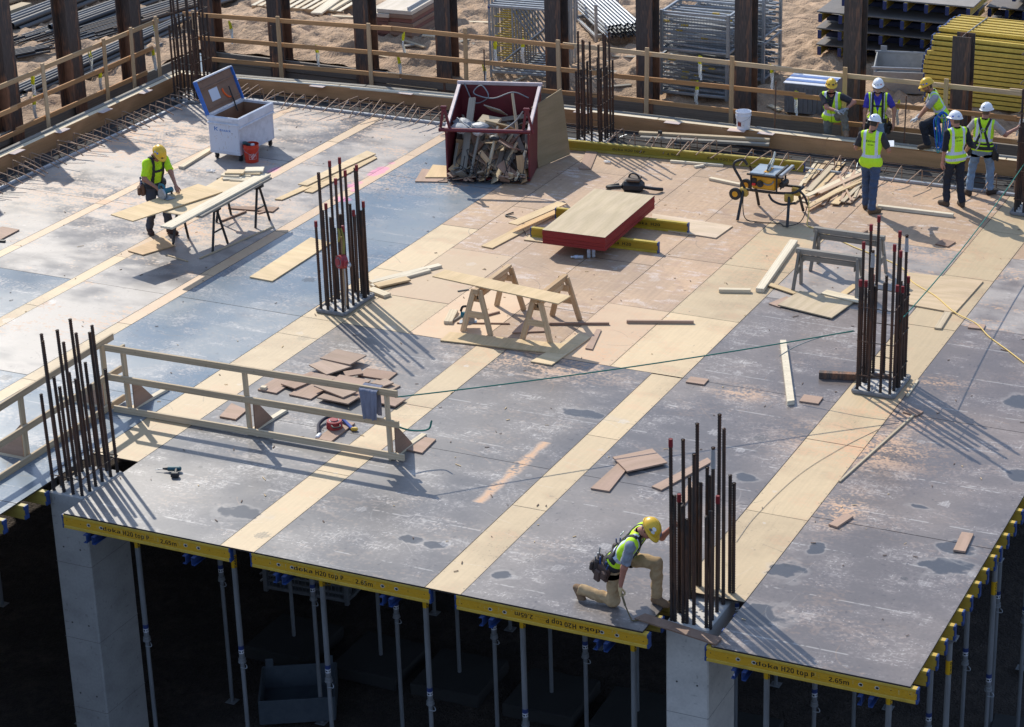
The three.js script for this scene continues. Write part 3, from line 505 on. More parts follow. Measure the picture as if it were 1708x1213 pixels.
column({ name: 'rebar_cage', label: 'rebar cage in the far left corner behind the job box', cat: 'rebar cage', x: -21.45, z: -17.5, w: 0.62, d: 0.8, top: 0.05, ties: 8, scale: 1.08, nx: 4, nz: 6 });
column({ name: 'rebar_cage', label: 'rebar cage cut by the right picture edge behind the harness worker', cat: 'rebar cage', x: -2.8, z: -17.1, w: 0.62, d: 0.85, top: 0.05, ties: 8, scale: 1.0 });

// ================================================================ edge forms, dowels, railings
M.formFace = [ply(0.52, 0.27, 0.115), ply(0.56, 0.30, 0.135), ply(0.48, 0.25, 0.11)];
const formTop = 0.3;
function runs(a, b, step) { const r = []; for (let s = a; s < b - 0.1; s += step) r.push([s, Math.min(b, s + step)]); return r; }
const dowG = [0, 1, 2, 3].map((k) => { const g = tube([[0, 0, 0], [0, 0.2, 0], [0, 0.255, 0.008], [-0.004, 0.28, 0.05], [-0.05 + k * 0.02, 0.26 - k * 0.02, 0.36], [-0.10 + k * 0.035, 0.22 - k * 0.035, 0.74 - k * 0.06]], 0.0115, 18, 6); return g; });
{
  const t = thing('edge_form', 'brown plywood edge form with pale top planks along the far deck edge', 'edge form');
  for (const [a, b] of runs(-22.1, 0.5, 2.44)) mesh('form_sheet', bar([a, 0.14, zForm(a)], [b, 0.14, zForm(b)], 0.021, 0.3), pick(M.formFace), t);
  for (const [off, m, st, y] of [[-0.07, M.white, 3.66, 0.305], [-0.215, M.greywood, 4.2, 0.312], [-0.02, M.orange, 3.1, 0.302]]) for (const [a, b] of runs(-22.1, 0.5, st)) mesh('top_plank', bar([a + 0.01, y, zForm(a) + off], [b - 0.01, y, zForm(b) + off], off === -0.02 ? 0.04 : 0.125, 0.036), pick(m), t);
  for (let x = -20.9; x < -1; x += 2.03) mesh('form_bracket', cbox(0.34, 0.012, 0.15, 0.003, x, 0.315, zForm(x) + 0.06), wood(0.62, 0.50, 0.46), t);
  for (let x = -21; x < 0; x += 1.22) mesh('brace', bar([x, -0.25, zForm(x) - 0.3], [x, 0.28, zForm(x) - 0.06], 0.06, 0.04), pick(M.orange), t);
  for (let x = -20.75; x < -1.2; x += x > -12 ? rr(0.36, 0.5) : rr(0.25, 0.3)) { if (Math.abs(x + 13) < 0.75 || Math.abs(x + 12.1) < 0.3) continue; const m = mesh('dowel_bar', pick(dowG), M.rebar, t); m.position.set(x, 0.0, -17.86 + rr(-0.04, 0.04)); m.rotation.set(rr(-0.05, 0.09), rr(-0.1, 0.1), rr(-0.04, 0.04)); if (rnd() < 0.3) { const q = mesh('dowel_bar', pick(dowG), M.rebar, t); q.position.set(x + 0.05, 0, -18.12); q.rotation.y = rr(-0.15, 0.2); } }
}
{
  const t = thing('edge_form', 'brown plywood edge form with pale top planks along the left deck edge', 'edge form');
  for (const [a, b] of runs(-18.1, 1.2, 2.44)) mesh('form_sheet', bar([xForm(a), 0.14, a], [xForm(b), 0.14, b], 0.021, 0.3), pick(M.formFace), t);
  for (const [off, m, st, y] of [[-0.07, M.white, 3.66, 0.305], [-0.215, M.greywood, 4.2, 0.312], [-0.02, M.orange, 3.1, 0.302]]) for (const [a, b] of runs(-18.3, 1.2, st)) mesh('top_plank', bar([xForm(a) + off, y, a + 0.01], [xForm(b) + off, y, b - 0.01], off === -0.02 ? 0.04 : 0.125, 0.036), pick(m), t);
  for (let z = -16.6; z < 0; z += 1.5) mesh('form_bracket', cbox(0.15, 0.012, 0.34, 0.003, xForm(z) + 0.06, 0.315, z), wood(0.62, 0.50, 0.46), t);
  for (let z = -17.3; z < -1.5; z += rr(0.24, 0.31)) { const m = mesh('dowel_bar', pick(dowG), M.rebar, t); m.position.set(-21.5 + rr(-0.04, 0.04), 0.0, z); m.rotation.set(rr(-0.04, 0.08), Math.PI / 2 + rr(-0.12, 0.12), 0, 'YXZ'); if (rnd() < 0.3) { const q = mesh('dowel_bar', pick(dowG), M.rebar, t); q.position.set(-21.72, 0, z + 0.06); q.rotation.y = Math.PI / 2 + rr(-0.2, 0.2); } }
}
// mat bars, chairs and the galvanised joint strip belong to the slab edge
{
  const strip = worn(0.40, 0.42, 0.45, 0.45, 0.4);
  const e = thing('joint_strip', 'grey metal joint strip lying along the far dowel bars', 'joint strip');
  for (const [a, b] of runs(-21.3, 0, 3.0)) mesh('strip_length', cbox(b - a - 0.01, 0.05, 0.07, 0.004, (a + b) / 2, 0.026, -17.76), strip, e);
  const l = thing('joint_strip', 'grey metal joint strip lying along the left dowel bars', 'joint strip');
  for (const [a, b] of runs(-17.7, 1.2, 3.0)) mesh('strip_length', cbox(0.07, 0.05, b - a - 0.01, 0.004, -21.36, 0.026, (a + b) / 2), strip, l);
  const mat = thing('edge_mat', 'dark reinforcement bars lying along the far edge form', 'reinforcement');
  for (const z of [-18.08, -18.3, -18.52]) for (const [a, b] of runs(-21.6, 0, 6)) mesh('mat_bar', rod([a, 0.06 + rr(0, 0.05), z + rr(-0.03, 0.03)], [b + 0.4, 0.06 + rr(0, 0.05), z + rr(-0.03, 0.03)], 0.011, 6), M.rebarDark, mat);
  for (let x = -21; x < 0; x += rr(0.35, 0.7)) mesh('bar_chair', rod([x, 0.02, -18.2 + rr(-0.2, 0.2)], [x + rr(-0.1, 0.25), 0.1, -18.2 + rr(-0.2, 0.2)], 0.012, 5), pick([M.galv, M.concLight, M.rebarDark]), mat);
  const mat2 = thing('edge_mat', 'dark reinforcement bars lying along the left edge form', 'reinforcement');
  for (const x of [-21.62, -21.8]) for (const [a, b] of runs(-17.6, 1, 6)) mesh('mat_bar', rod([x, 0.06, a], [x + 0.02, 0.09, b], 0.011, 6), M.rebarDark, mat2);
  for (let z = -17; z < 0; z += rr(0.35, 0.7)) mesh('bar_chair', rod([-21.6 + rr(-0.1, 0.1), 0.02, z], [-21.6 + rr(-0.1, 0.1), 0.1, z + rr(-0.1, 0.25)], 0.012, 5), pick([M.galv, M.concLight, M.rebarDark]), mat2);
}
// outside walkway
for (let k = 0; k < 3; k++) for (const [a, b] of runs(-22.4, 0.5, 3.66)) { const z = -19.25 - k * 0.26; lay('walkway_plank', 'grey scaffold plank on the outside walkway behind the far edge form', 'plank', a, z + (a < -16 ? (-16 - a) * 0.11 : 0), b - 0.02, z + (b < -16 ? (-16 - b) * 0.11 : 0), 0.24, 0.038, pick(M.greywood), -0.36, 'walkway planks'); }
// far railing
const RAILH = [1.4, 0.87, 0.38];
{
  const zr = (x) => zForm(x) - 0.98, t = thing('timber_guardrail', 'long orange timber guardrail along the far deck edge', 'guardrail');
  const px = [0, -20.3, -18.15, -15.95, -13.75, -11.74, -9.86, -7.4, -5.3, -2.7];
  for (const x of [-22.3, ...px.slice(1)]) mesh('post', bar([x + rr(-0.02, 0.02), -0.3, zr(x) + 0.06], [x + rr(-0.015, 0.03), 1.53 + rr(-0.02, 0.05), zr(x) + 0.05], 0.09, 0.04), pick(M.lumber), t);
  RAILH.forEach((y, k) => { let a = -22.6 + k * 0.3; while (a < 0.5) { const b = Math.min(0.8, a + rr(4.2, 4.9)), dy = rr(-0.025, 0.025); mesh('rail', bar([a, y + dy, zr(a) - (Math.round(a) % 2 ? 0.005 : 0.045)], [b + 0.25, y + rr(-0.025, 0.025), zr(b) - 0.02], 0.04, 0.095), pick(k ? M.orange : [...M.lumber, M.orange[1]]), t); a = b; } });
}
{
  const xr = (z) => xForm(z) - 0.62, t = thing('timber_guardrail', 'orange timber guardrail along the left deck edge', 'guardrail');
  for (const z of [-18.1, -17.1, -16.1, -14.0, -12.0, -9.9]) mesh('post', bar([xr(z) + 0.05, -0.3, z], [xr(z) + rr(0.02, 0.08), 1.53, z - 0.04], 0.04, 0.09), pick(M.lumber), t);
  RAILH.forEach((y, k) => { let a = -18.2 + k * 0.3; while (a < 0) { const b = a + rr(4.2, 4.9); mesh('rail', bar([xr(a) - 0.01, y + rr(-0.02, 0.02), a - 0.1], [xr(b) - 0.03, y + rr(-0.02, 0.02), b + 0.1], 0.04, 0.095), pick(k ? M.orange : M.lumber), t); a = b; } });
}
// the loose railing pieces by the front left column
M.tanwood = [wood(0.56, 0.44, 0.29), wood(0.52, 0.40, 0.26), wood(0.59, 0.47, 0.32)];
{
  const t = thing('timber_guardrail', 'free-standing timber guardrail with a shirt hung on it', 'guardrail');
  for (const y of [1.02, 0.55, 0.05]) mesh('rail', bar([-13.26 + (y < 0.1 ? 0.05 : 0), y, -3.04], [-8.43 + (y < 0.1 ? 0.06 : 0) , y + 0.03, -3.1], 0.04, 0.1), pick(M.tanwood), t);
  for (const [x, h] of [[-13.0, 1.06], [-10.92, 1.04], [-8.6, 1.0]]) {
    mesh('post', bar([x, 0.0, -3.13], [x - 0.02, h, -3.13], 0.04, 0.09), pick(M.tanwood), t);
    mesh('foot', bar([x, 0.022, -3.15], [x + 0.06, 0.022, -4.0], 0.09, 0.04), pick(M.white), t);
    const g = prism([[0, 0], [0.46, 0], [0, 0.5]], 0.02); g.rotateX(-Math.PI / 2); g.rotateY(Math.PI / 2); const q = mesh('gusset', g, pick(M.brownply), t); q.position.set(x + 0.05, 0.045, -3.17);
  }
}
{
  const t = thing('timber_guardrail', 'free-standing timber guardrail running out of the left picture edge', 'guardrail');
  for (const y of [1.0, 0.5, 0.03]) mesh('rail', bar([-13.3, y, 0.6], [-13.28 - (y > 0.9 ? 0.1 : 0), y + 0.04, -3.4], 0.04, 0.1), pick(M.tanwood), t);
  for (const z of [-3.1, -1.2, 0.5]) { mesh('post', bar([-13.36, 0.0, z], [-13.36, 1.02, z], 0.04, 0.09), pick(M.tanwood), t); mesh('foot', bar([-13.36, 0.022, z], [-14.25, 0.022, z], 0.04, 0.09), pick(M.white), t); const g = prism([[0, 0], [0.46, 0], [0, 0.5]], 0.02); g.rotateX(-Math.PI / 2); g.rotateY(Math.PI); const q = mesh('gusset', g, pick(M.brownply), t); q.position.set(-13.4, 0.045, z + 0.03); }
}

// ================================================================ soldier piles and timber lagging of the pit wall
function hGeo(H, w = 0.38, d = 0.37) { const g = [cbox(w, H, 0.024, 0.003, 0, H / 2, d / 2), cbox(w, H, 0.024, 0.003, 0, H / 2, -d / 2), cbox(0.02, H, d - 0.024, 0.002, 0, H / 2, 0)]; const m = merge(g), u = m.attributes.uv, p = m.attributes.position; for (let i = 0; i < u.count; i++) u.setXY(i, (p.getX(i) + p.getZ(i)) * 0.9 + 0.3, p.getY(i) * 0.5); return m; }
const pileG = [7.2, 7.28, 7.24].map((h) => hGeo(h)), pileTall = hGeo(7.7), pileShort = hGeo(6.66);
const rearP = [-23.2, -21.35, -19.1, -17.1, -14.4, -12.25, -10.0, -7.6, -5.3, -2.9], leftP = [-18.4, -16.2, -14.05, -11.9, -9.7];
rearP.forEach((x, i) => solo('soldier_pile', ['rusty steel H-pile at the far corner behind the rebar cage', 'rusty H-pile second from the far corner', 'rusty H-pile by the stacked plywood', 'rusty H-pile right of the plywood stack', 'rusty H-pile in front of the shoring frames', 'rusty H-pile left of the mesh cages', 'rusty H-pile right of the mesh cages', 'rusty H-pile behind the worker in the grey shirt', 'short rusty H-pile with its top in view before the yellow beam stack', 'rusty H-pile beyond the right picture edge'][i], 'steel pile', i === 8 ? pileShort : pick(pileG), M.rust, x, PIT, -20.9 - (x < -18 ? 0 : 0.1), i === 8 ? 0.03 : rr(-0.05, 0.05)));
leftP.forEach((z, i) => solo('soldier_pile', ['rusty H-pile nearest the far corner on the left', 'rusty H-pile left of centre before the long pipes', 'rusty H-pile at the left picture edge', 'rusty H-pile out at the left', 'rusty H-pile furthest out at the left'][i], 'steel pile', pileTall, M.rust, -23.62, PIT, z, Math.PI / 2 + rr(-0.04, 0.04)));
M.lag = [wood(0.25, 0.205, 0.16), wood(0.28, 0.23, 0.18), wood(0.22, 0.18, 0.145)];
function lagBay(label, ax, az, bx, bz) {
  const t = thing('lagging_wall', label, 'pit wall');
  for (let k = 0; k < 17; k++) { const y = 0.02 - k * 0.265 + rr(-0.012, 0.012), o = rr(-0.02, 0.02); mesh('board', bar([ax + (az === bz ? 0 : o), y - 0.13, az + (az === bz ? o : 0)], [bx + (az === bz ? 0 : o), y - 0.13, bz + (az === bz ? o : 0)], 0.07, 0.255, 0.006), pick(M.lag), t); }
}
for (let i = 0; i < rearP.length - 1; i++) lagBay('dark timber lagging of the far pit wall, bay ' + ['at the corner', 'second from the corner', 'left of the plywood stack', 'below the plywood stack', 'below the shoring frames', 'left of the mesh cages', 'below the mesh cages', 'below the grey bin', 'below the yellow beam stack'][i], rearP[i] + 0.03, -20.85, rearP[i + 1] - 0.03, -20.85);
for (let i = 0; i < leftP.length - 1; i++) lagBay('dark timber lagging of the left pit wall, bay ' + ['nearest the corner', 'second from the corner', 'third from the corner', 'furthest left'][i], -23.56, leftP[i] + 0.03, -23.56, leftP[i + 1] - 0.03);
lagBay('dark timber lagging of the left pit wall at the corner', -23.56, -20.8, -23.56, -18.43);

// ================================================================ building material stored on the sand
const onSand = (x, z) => Math.max(0.0, sandH(x, z) - 0.02);
// long pipes and bars at the far left
M.pipe = [worn(0.075, 0.08, 0.09, 0.42, 0.55), worn(0.06, 0.058, 0.06, 0.5, 0.5), worn(0.12, 0.115, 0.11, 0.5, 0.5), worn(0.20, 0.20, 0.20, 0.45, 0.5), worn(0.09, 0.065, 0.05, 0.6, 0.3)];
function pipes(label, x1, z1, x2, z2, n, layers, r, spread, jit, mats = M.pipe) {
  const L = Math.hypot(x2 - x1, z2 - z1), dx = (x2 - x1) / L, dz = (z2 - z1) / L, hollow = r > 0.03;
  let first = null;
  for (let k = 0; k < layers; k++) for (let i = 0; i < n - k; i++) {
    const o = (i + k / 2 - (n - 1) / 2) * spread, j = rr(-jit, jit), len = L + rr(-jit, jit), a = rr(-0.006, 0.006);
    const g = hollow ? new THREE.CylinderGeometry(r, r, len, 10, 1, true).toNonIndexed() : rod([0, -len / 2, 0], [0, len / 2, 0], r, 6);
    g.rotateZ(Math.PI / 2);
    solo(hollow ? 'steel_pipe' : 'steel_bar', label, hollow ? 'pipe' : 'steel bar', g, pick(mats), (x1 + x2) / 2 + dx * j - dz * o, 0.06 + r + k * r * 1.75 + onSand((x1 + x2) / 2, (z1 + z2) / 2) * 0.4, (z1 + z2) / 2 + dz * j + dx * o, -Math.atan2(dz, dx) + a, label.includes('pipe') ? 'long pipes stacked at the far left' : 'long bars stacked at the far left');
  }
}
pipes('dark steel pipe in the stack behind the left H-piles', -28.611, -20.108, -28.751, -24.836, 5, 2, 0.075, 0.16, 0.4, M.pipe.slice(0, 3));
pipes('dark steel pipe in the stack further back on the left', -27.404, -21.025, -27.245, -26.373, 6, 2, 0.06, 0.14, 0.5, M.pipe.slice(0, 4));
pipes('thin steel bar in the bundles between the left H-piles', -27.729, -19.815, -27.191, -25.476, 9, 3, 0.02, 0.075, 0.6);
pipes('thin steel bar in the bundles between the left H-piles', -26.695, -20.297, -25.879, -26.224, 12, 3, 0.022, 0.085, 0.8);
pipes('dark steel pipe lying near the left pit wall', -24.762, -15.423, -25.115, -22.145, 5, 2, 0.05, 0.12, 0.5, M.pipe.slice(0, 3));
pipes('thin steel bar lying near the left pit wall', -24.436, -15.363, -24.644, -20.96, 7, 2, 0.018, 0.06, 0.6);
pipes('dark steel pipe in the stack at the top of the left yard', -26.247, -21.927, -25.556, -26.851, 7, 2, 0.055, 0.15, 0.6);
pipes('thin steel bar lying across the sand at the left edge', -27.08, -18.257, -26.679, -19.148, 6, 2, 0.03, 0.1, 0.3, M.pipe.slice(1, 2));
for (const [x1, z1, x2, z2, h] of [[-30.478, -22.497, -30.321, -23.096, 0.35], [-29.382, -21.141, -29.384, -22.159, 0.3], [-30.012, -21.902, -29.93, -22.589, 0.55]]) lay('timber_baulk', 'brown square timber stacked in the upper left corner', 'timber', x1, z1, x2, z2, 0.3, 0.28, pick(M.tanwood), h - 0.28, 'timbers in the upper left corner');
{ const g = new THREE.PlaneGeometry(2.2, 1.6, 26, 20); g.rotateX(-Math.PI / 2); const p = g.attributes.position; for (let i = 0; i < p.count; i++) p.setY(i, 0.25 + 0.4 * fbm(p.getX(i) * 1.8 + 3, p.getZ(i) * 1.8, 3)); g.computeVertexNormals(); solo('tarpaulin', 'crumpled pale blue tarpaulin in the upper left corner', 'tarpaulin', g, worn(0.38, 0.47, 0.62, 0.45), -30.245, 0, -23.671); }
// slatted panel with two boards across it
{
  const t = thing('slatted_panel', 'pale slatted timber panel lying on the sand beyond the railing', 'slatted panel', -23.288, 0.12, -25.311, 0.12);
  for (let i = 0; i < 13; i++) mesh('slat', cbox(0.11, 0.022, 1.5, 0.003, -1.15 + i * 0.19, 0.06, 0), pick(M.white), t);
  for (const z of [-0.65, 0, 0.65]) mesh('runner', cbox(2.45, 0.09, 0.05, 0.003, 0, 0.0, z), pick(M.lumber), t);
  lay('plank', 'pale plank lying across the slatted panel, the wider one', 'plank', -22.365, -24.14, -22.887, -26.688, 0.28, 0.04, M.white[0], 0.21);
  lay('plank', 'narrow pale plank lying across the slatted panel', 'plank', -22.282, -24.682, -22.472, -26.179, 0.13, 0.05, M.white[1], 0.16);
}
// plywood stacks
function plyStack(label, x, z, ry, w, l, n, th, y0) {
  const t = thing('plywood_stack', label, 'plywood stack', x, y0, z, ry);
  for (let i = 0; i < n; i++) mesh('sheet', cbox(w + rr(-0.03, 0.03), th * 0.93, l, 0.006, rr(-0.02, 0.02), th * (i + 0.5), rr(-0.04, 0.04)), i === n - 1 ? ply(0.66, 0.57, 0.46) : pick([ply(0.24, 0.10, 0.075), M.brownply[1], ply(0.2, 0.09, 0.07)]), t);
  for (const q of [-0.8, 0.8]) mesh('bearer', cbox(w, 0.1, 0.1, 0.004, 0, -0.05, q), pick(M.greywood), t);
}
plyStack('tall stack of red-edged plywood with a pale top sheet beyond the railing', -19.538, -22.873 - 1.2, 0.08, 0.86, 2.5, 7, 0.1, 0.2);
plyStack('lower stack of red-edged plywood left of the tall stack', -19.992 + 0.0, -22.571 - 1.45, 0.08, 0.6, 2.5, 6, 0.1, 0.2);
lay('leaning_sheet', 'grey plywood sheet on edge against the tall plywood stack', 'plywood sheet', -19.135, -22.921, -19.135 - 0.2, -22.921 - 2.2, 0.03, 0.95, ply(0.5, 0.5, 0.5), 0.02);
lay('plank', 'long weathered plank on the sand left of the shoring frames', 'plank', -22.06, -24.391, -18.184, -25.29, 0.1, 0.05, M.white[1], 0.1);
lay('plank', 'pale plank leaning beyond the plywood stack', 'plank', -20.702, -25.846, -20.833, -27.667, 0.2, 0.05, M.white[0], 0.3);
lay('plank', 'pale plank beside the leaning plank behind the plywood', 'plank', -20.403, -25.452, -20.513, -27.387, 0.12, 0.05, M.greywood[0], 0.2);
// shoring frames standing in a row
{
  const mk = () => {
    const t = thing('shoring_frame', 'galvanised shoring frame with yellow rungs in the standing row', 'shoring frame', 0, 0, 0, 0, 'shoring frames standing in a row'), W = 1.42, H = 1.66;
    for (const s of [-1, 1]) { mesh('post', rod([s * W / 2, 0, 0], [s * W / 2, H, 0], 0.032, 8), M.galv, t); mesh('spigot', merge([rod([s * W / 2, H, 0], [s * W / 2, H + 0.13, 0], 0.022, 6), rod([s * W / 2 - 0.09, H + 0.02, 0], [s * W / 2 - 0.09, H + 0.1, 0], 0.014, 5)]), M.galv, t); mesh('blue_band', cyl(0.034, 0.034, 0.05, 8, s * W / 2, H - 0.06, 0), M.blue, t); }
    mesh('top_rail', cbox(W, 0.06, 0.06, 0.006, 0, H - 0.03, 0), M.galv, t); mesh('bottom_rail', cbox(W, 0.06, 0.05, 0.006, 0, 0.14, 0), M.galv, t);
    for (let k = 0; k < 6; k++) mesh('rung', rod([-W / 2 + 0.12, 0.3 + k * 0.22, 0], [-W / 2 + 0.52, 0.3 + k * 0.22, 0], 0.018, 6), M.yellow, t);
    mesh('inner_post', rod([-W / 2 + 0.54, 0.14, 0], [-W / 2 + 0.54, H, 0], 0.022, 6), M.galv, t);
    mesh('diagonal', rod([-W / 2 + 0.2, 0.3, 0.03], [W / 2, H - 0.35, 0.03], 0.024, 6), M.galv, t); mesh('diagonal', rod([-W / 2 + 0.54, H - 0.1, -0.03], [W / 2, 0.3, -0.03], 0.02, 6), M.galvDull, t);
    return t;
  };
  const f = mk(); f.position.set(-15.45, 0.05, -21.32); f.rotation.y = 0.1;
  for (let k = 1; k < 10; k++) dup(f, -15.45 - k * 0.02 + rr(-0.01, 0.01), 0.05, -21.32 - k * 0.185, 0.1);
}
// bundle of galvanised tubes in a stacking rack
{
  const a = [-14.43, -24.73], b = [-16.431, -27.207], dx = a[0] - b[0], dz = a[1] - b[1], L = Math.hypot(dx, dz), ry = -Math.atan2(dz, dx);
  const cx = (a[0] + b[0]) / 2, cz = (a[1] + b[1]) / 2, nx = -dz / L, nz = dx / L, tubeG = new THREE.CylinderGeometry(0.032, 0.032, L, 9, 1, true).toNonIndexed(); tubeG.rotateZ(Math.PI / 2);
  for (let k = 0; k < 4; k++) for (let i = 0; i < 9; i++) { const o = (i - 4) * 0.095, s = rr(-0.12, 0.05); solo('scaffold_tube', 'shiny galvanised tube in the racked bundle behind the railing', 'scaffold tube', tubeG, M.galv, cx + nx * o + dx / L * s, 0.3 + k * 0.09, cz + nz * o + dz / L * s, ry, 'galvanised tubes in the racked bundle'); }
  const t = thing('stacking_rack', 'galvanised stacking rack holding the tube bundle', 'rack', cx, 0.05, cz, ry);
  for (const s of [-1, 1]) { for (const q of [-1, 1]) mesh('post', cbox(0.07, 0.9, 0.07, 0.005, s * L * 0.3, 0.45, q * 0.52), M.galv, t); mesh('cross_bar', cbox(0.08, 0.08, 1.1, 0.006, s * L * 0.3, 0.14, 0), M.galv, t); }
  for (const q of [-1, 1]) mesh('long_bar', cbox(L * 0.6, 0.06, 0.06, 0.005, 0, 0.1, q * 0.5), M.galv, t);
}
// mesh cages full of folded tripods
{
  const W = 1.5, D = 1.15, H = 0.93, mk = (label) => {
    const t = thing('mesh_cage', label, 'mesh cage');
    for (const sx of [-1, 1]) for (const sz of [-1, 1]) mesh('corner_post', cbox(0.07, H, 0.07, 0.006, sx * W / 2, H / 2, sz * D / 2), M.galv, t);
    for (const y of [0.08, H - 0.05]) { for (const s of [-1, 1]) { mesh('frame_bar', cbox(W, 0.05, 0.05, 0.005, 0, y, s * D / 2), M.galv, t); mesh('frame_bar', cbox(0.05, 0.05, D, 0.005, s * W / 2, y, 0), M.galv, t); } }
    const w = []; for (let i = 1; i < 22; i++) { const x = -W / 2 + (W * i) / 22; w.push(rod([x, 0.1, D / 2], [x, H - 0.1, D / 2], 0.005, 4)); } for (let i = 1; i < 14; i++) { const z = -D / 2 + (D * i) / 14; w.push(rod([W / 2, 0.1, z], [W / 2, H * 0.5, z], 0.005, 4), rod([-W / 2, 0.1, z], [-W / 2, H - 0.1, z], 0.005, 4)); } for (let k = 1; k < 7; k++) w.push(rod([-W / 2, 0.1 + k * 0.11, D / 2], [W / 2, 0.1 + k * 0.11, D / 2], 0.005, 4));
    const m = mesh('wire_mesh', merge(w), M.galvDull, t); m.userData.kind = 'stuff';
    mesh('base', cbox(W, 0.03, D, 0.004, 0, 0.05, 0), M.galvDull, t);
    for (let k = 0; k < 6; k++) for (let i = 0; i < 5; i++) {
      const y = 0.14 + k * 0.125, z = -D * 0.42 + i * D * 0.21, a = rr(-0.08, 0.08);
      mesh('tripod_leg', merge([bar([-W * 0.56, y + a * 0.5 + 0.03, z + rr(-0.03, 0.03)], [W * 0.5, y - a * 0.5, z + rr(-0.03, 0.03)], 0.06, 0.045, 0.008), rod([-W * 0.6, y - 0.03, z], [-W * 0.52, y + 0.08, z], 0.02, 5)]), pick([M.galv, M.galv, M.galvDull]), t);
      if (rnd() < 0.4) mesh('yellow_clip', cbox(0.16, 0.035, 0.05, 0.005, rr(-W * 0.45, W * 0.4), y + 0.03, z + 0.04), M.yellow, t);
    }
    return t;
  };
  const x = -11.32, z = -21.85, a = mk('lower mesh cage full of galvanised tripods behind the railing'); a.position.set(x, 0.1, z); a.rotation.y = 0.04;
  const b = mk('upper mesh cage full of galvanised tripods stacked behind the railing'); b.position.set(x + 0.02, 1.06, z); b.rotation.y = 0.04;
  const c = mk('mesh cage of galvanised tripods behind the stacked pair, lower one'); c.position.set(x + 0.25, 0.1, z - 1.6); c.rotation.y = 0.02;
  const d = mk('mesh cage of galvanised tripods behind the stacked pair, upper one'); d.position.set(x + 0.25, 1.06, z - 1.6); d.rotation.y = 0.02;
}
M.capDark = worn(0.018, 0.035, 0.13, 0.5); M.walShaded = worn(0.012, 0.022, 0.075, 0.6);  // waling blue darkened: the shade under the stacked tables is in the colour
// the dim store below the deck
{ const c = scene.children.find((o) => o.name === 'mesh_cage'); dup(c, -11.594 - 0.5, PIT + 0.05, -5.426 - 1.2, 0.05, 'dim mesh cage standing under the second front table', undefined);
  const t = thing('steel_tray', 'dark open steel tray at the bottom picture edge under the second table', 'tray', -10.39, PIT + 0.1, -3.072, 0.5), sd = worn(0.1, 0.12, 0.14, 0.6, 0.3);
  for (const s of [-1, 1]) { mesh('side_panel', cbox(1.1, 0.4, 0.03, 0.004, 0, 0.2, s * 0.5), sd, t); mesh('end_panel', cbox(0.03, 0.4, 1.0, 0.004, s * 0.55, 0.2, 0), sd, t); mesh('lifting_lug', cbox(0.12, 0.14, 0.03, 0.02, s * 0.45, 0.46, -0.5), sd, t); } mesh('floor', cbox(1.1, 0.03, 1.0, 0.004, 0, 0.02, 0), sd, t); }
// stacked formwork tables in the far right yard
function tableStack(x, z, ry, W, L, n, where) {
  for (let k = 0; k < n; k++) {
    const off = k === n - 1 ? 0.5 : rr(-0.04, 0.04), y = -0.05 + k * 0.385, t = thing('formwork_table', `dark formwork table with blue-capped beams, ${['bottom', 'second', 'third', 'top'][k + 4 - n]} of the stack ${where}`, 'formwork table', x + off * Math.cos(ry), y, z - off * Math.sin(ry) - (k === n - 1 ? 0.15 : 0), ry);
    mesh('deck_sheet', cbox(W, 0.03, L, 0.003, 0, 0.43, 0), k === n - 1 ? worn(0.28, 0.25, 0.22, 0.6) : worn(0.16, 0.14, 0.125, 0.55), t);
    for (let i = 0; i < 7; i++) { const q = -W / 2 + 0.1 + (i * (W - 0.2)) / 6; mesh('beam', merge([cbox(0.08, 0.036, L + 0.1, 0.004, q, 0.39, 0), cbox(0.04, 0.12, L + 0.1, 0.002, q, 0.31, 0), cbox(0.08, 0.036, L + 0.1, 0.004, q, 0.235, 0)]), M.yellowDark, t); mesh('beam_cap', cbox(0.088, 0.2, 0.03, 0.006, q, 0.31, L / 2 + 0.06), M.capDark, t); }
    for (const s of [-0.32, 0.32]) mesh('waling', merge([cbox(W - 0.1, 0.12, 0.04, 0.004, 0, 0.15, s * L - 0.05), cbox(W - 0.1, 0.12, 0.04, 0.004, 0, 0.15, s * L + 0.05)]), M.walShaded, t);
  }
}
tableStack(-8.45, -27.35, 0.02, 3.1, 3.7, 4, 'beyond the workers');
tableStack(-6.042 + 0.5, -28.864 - 1.9, 0.02, 2.7, 3.7, 3, 'at the far right edge');
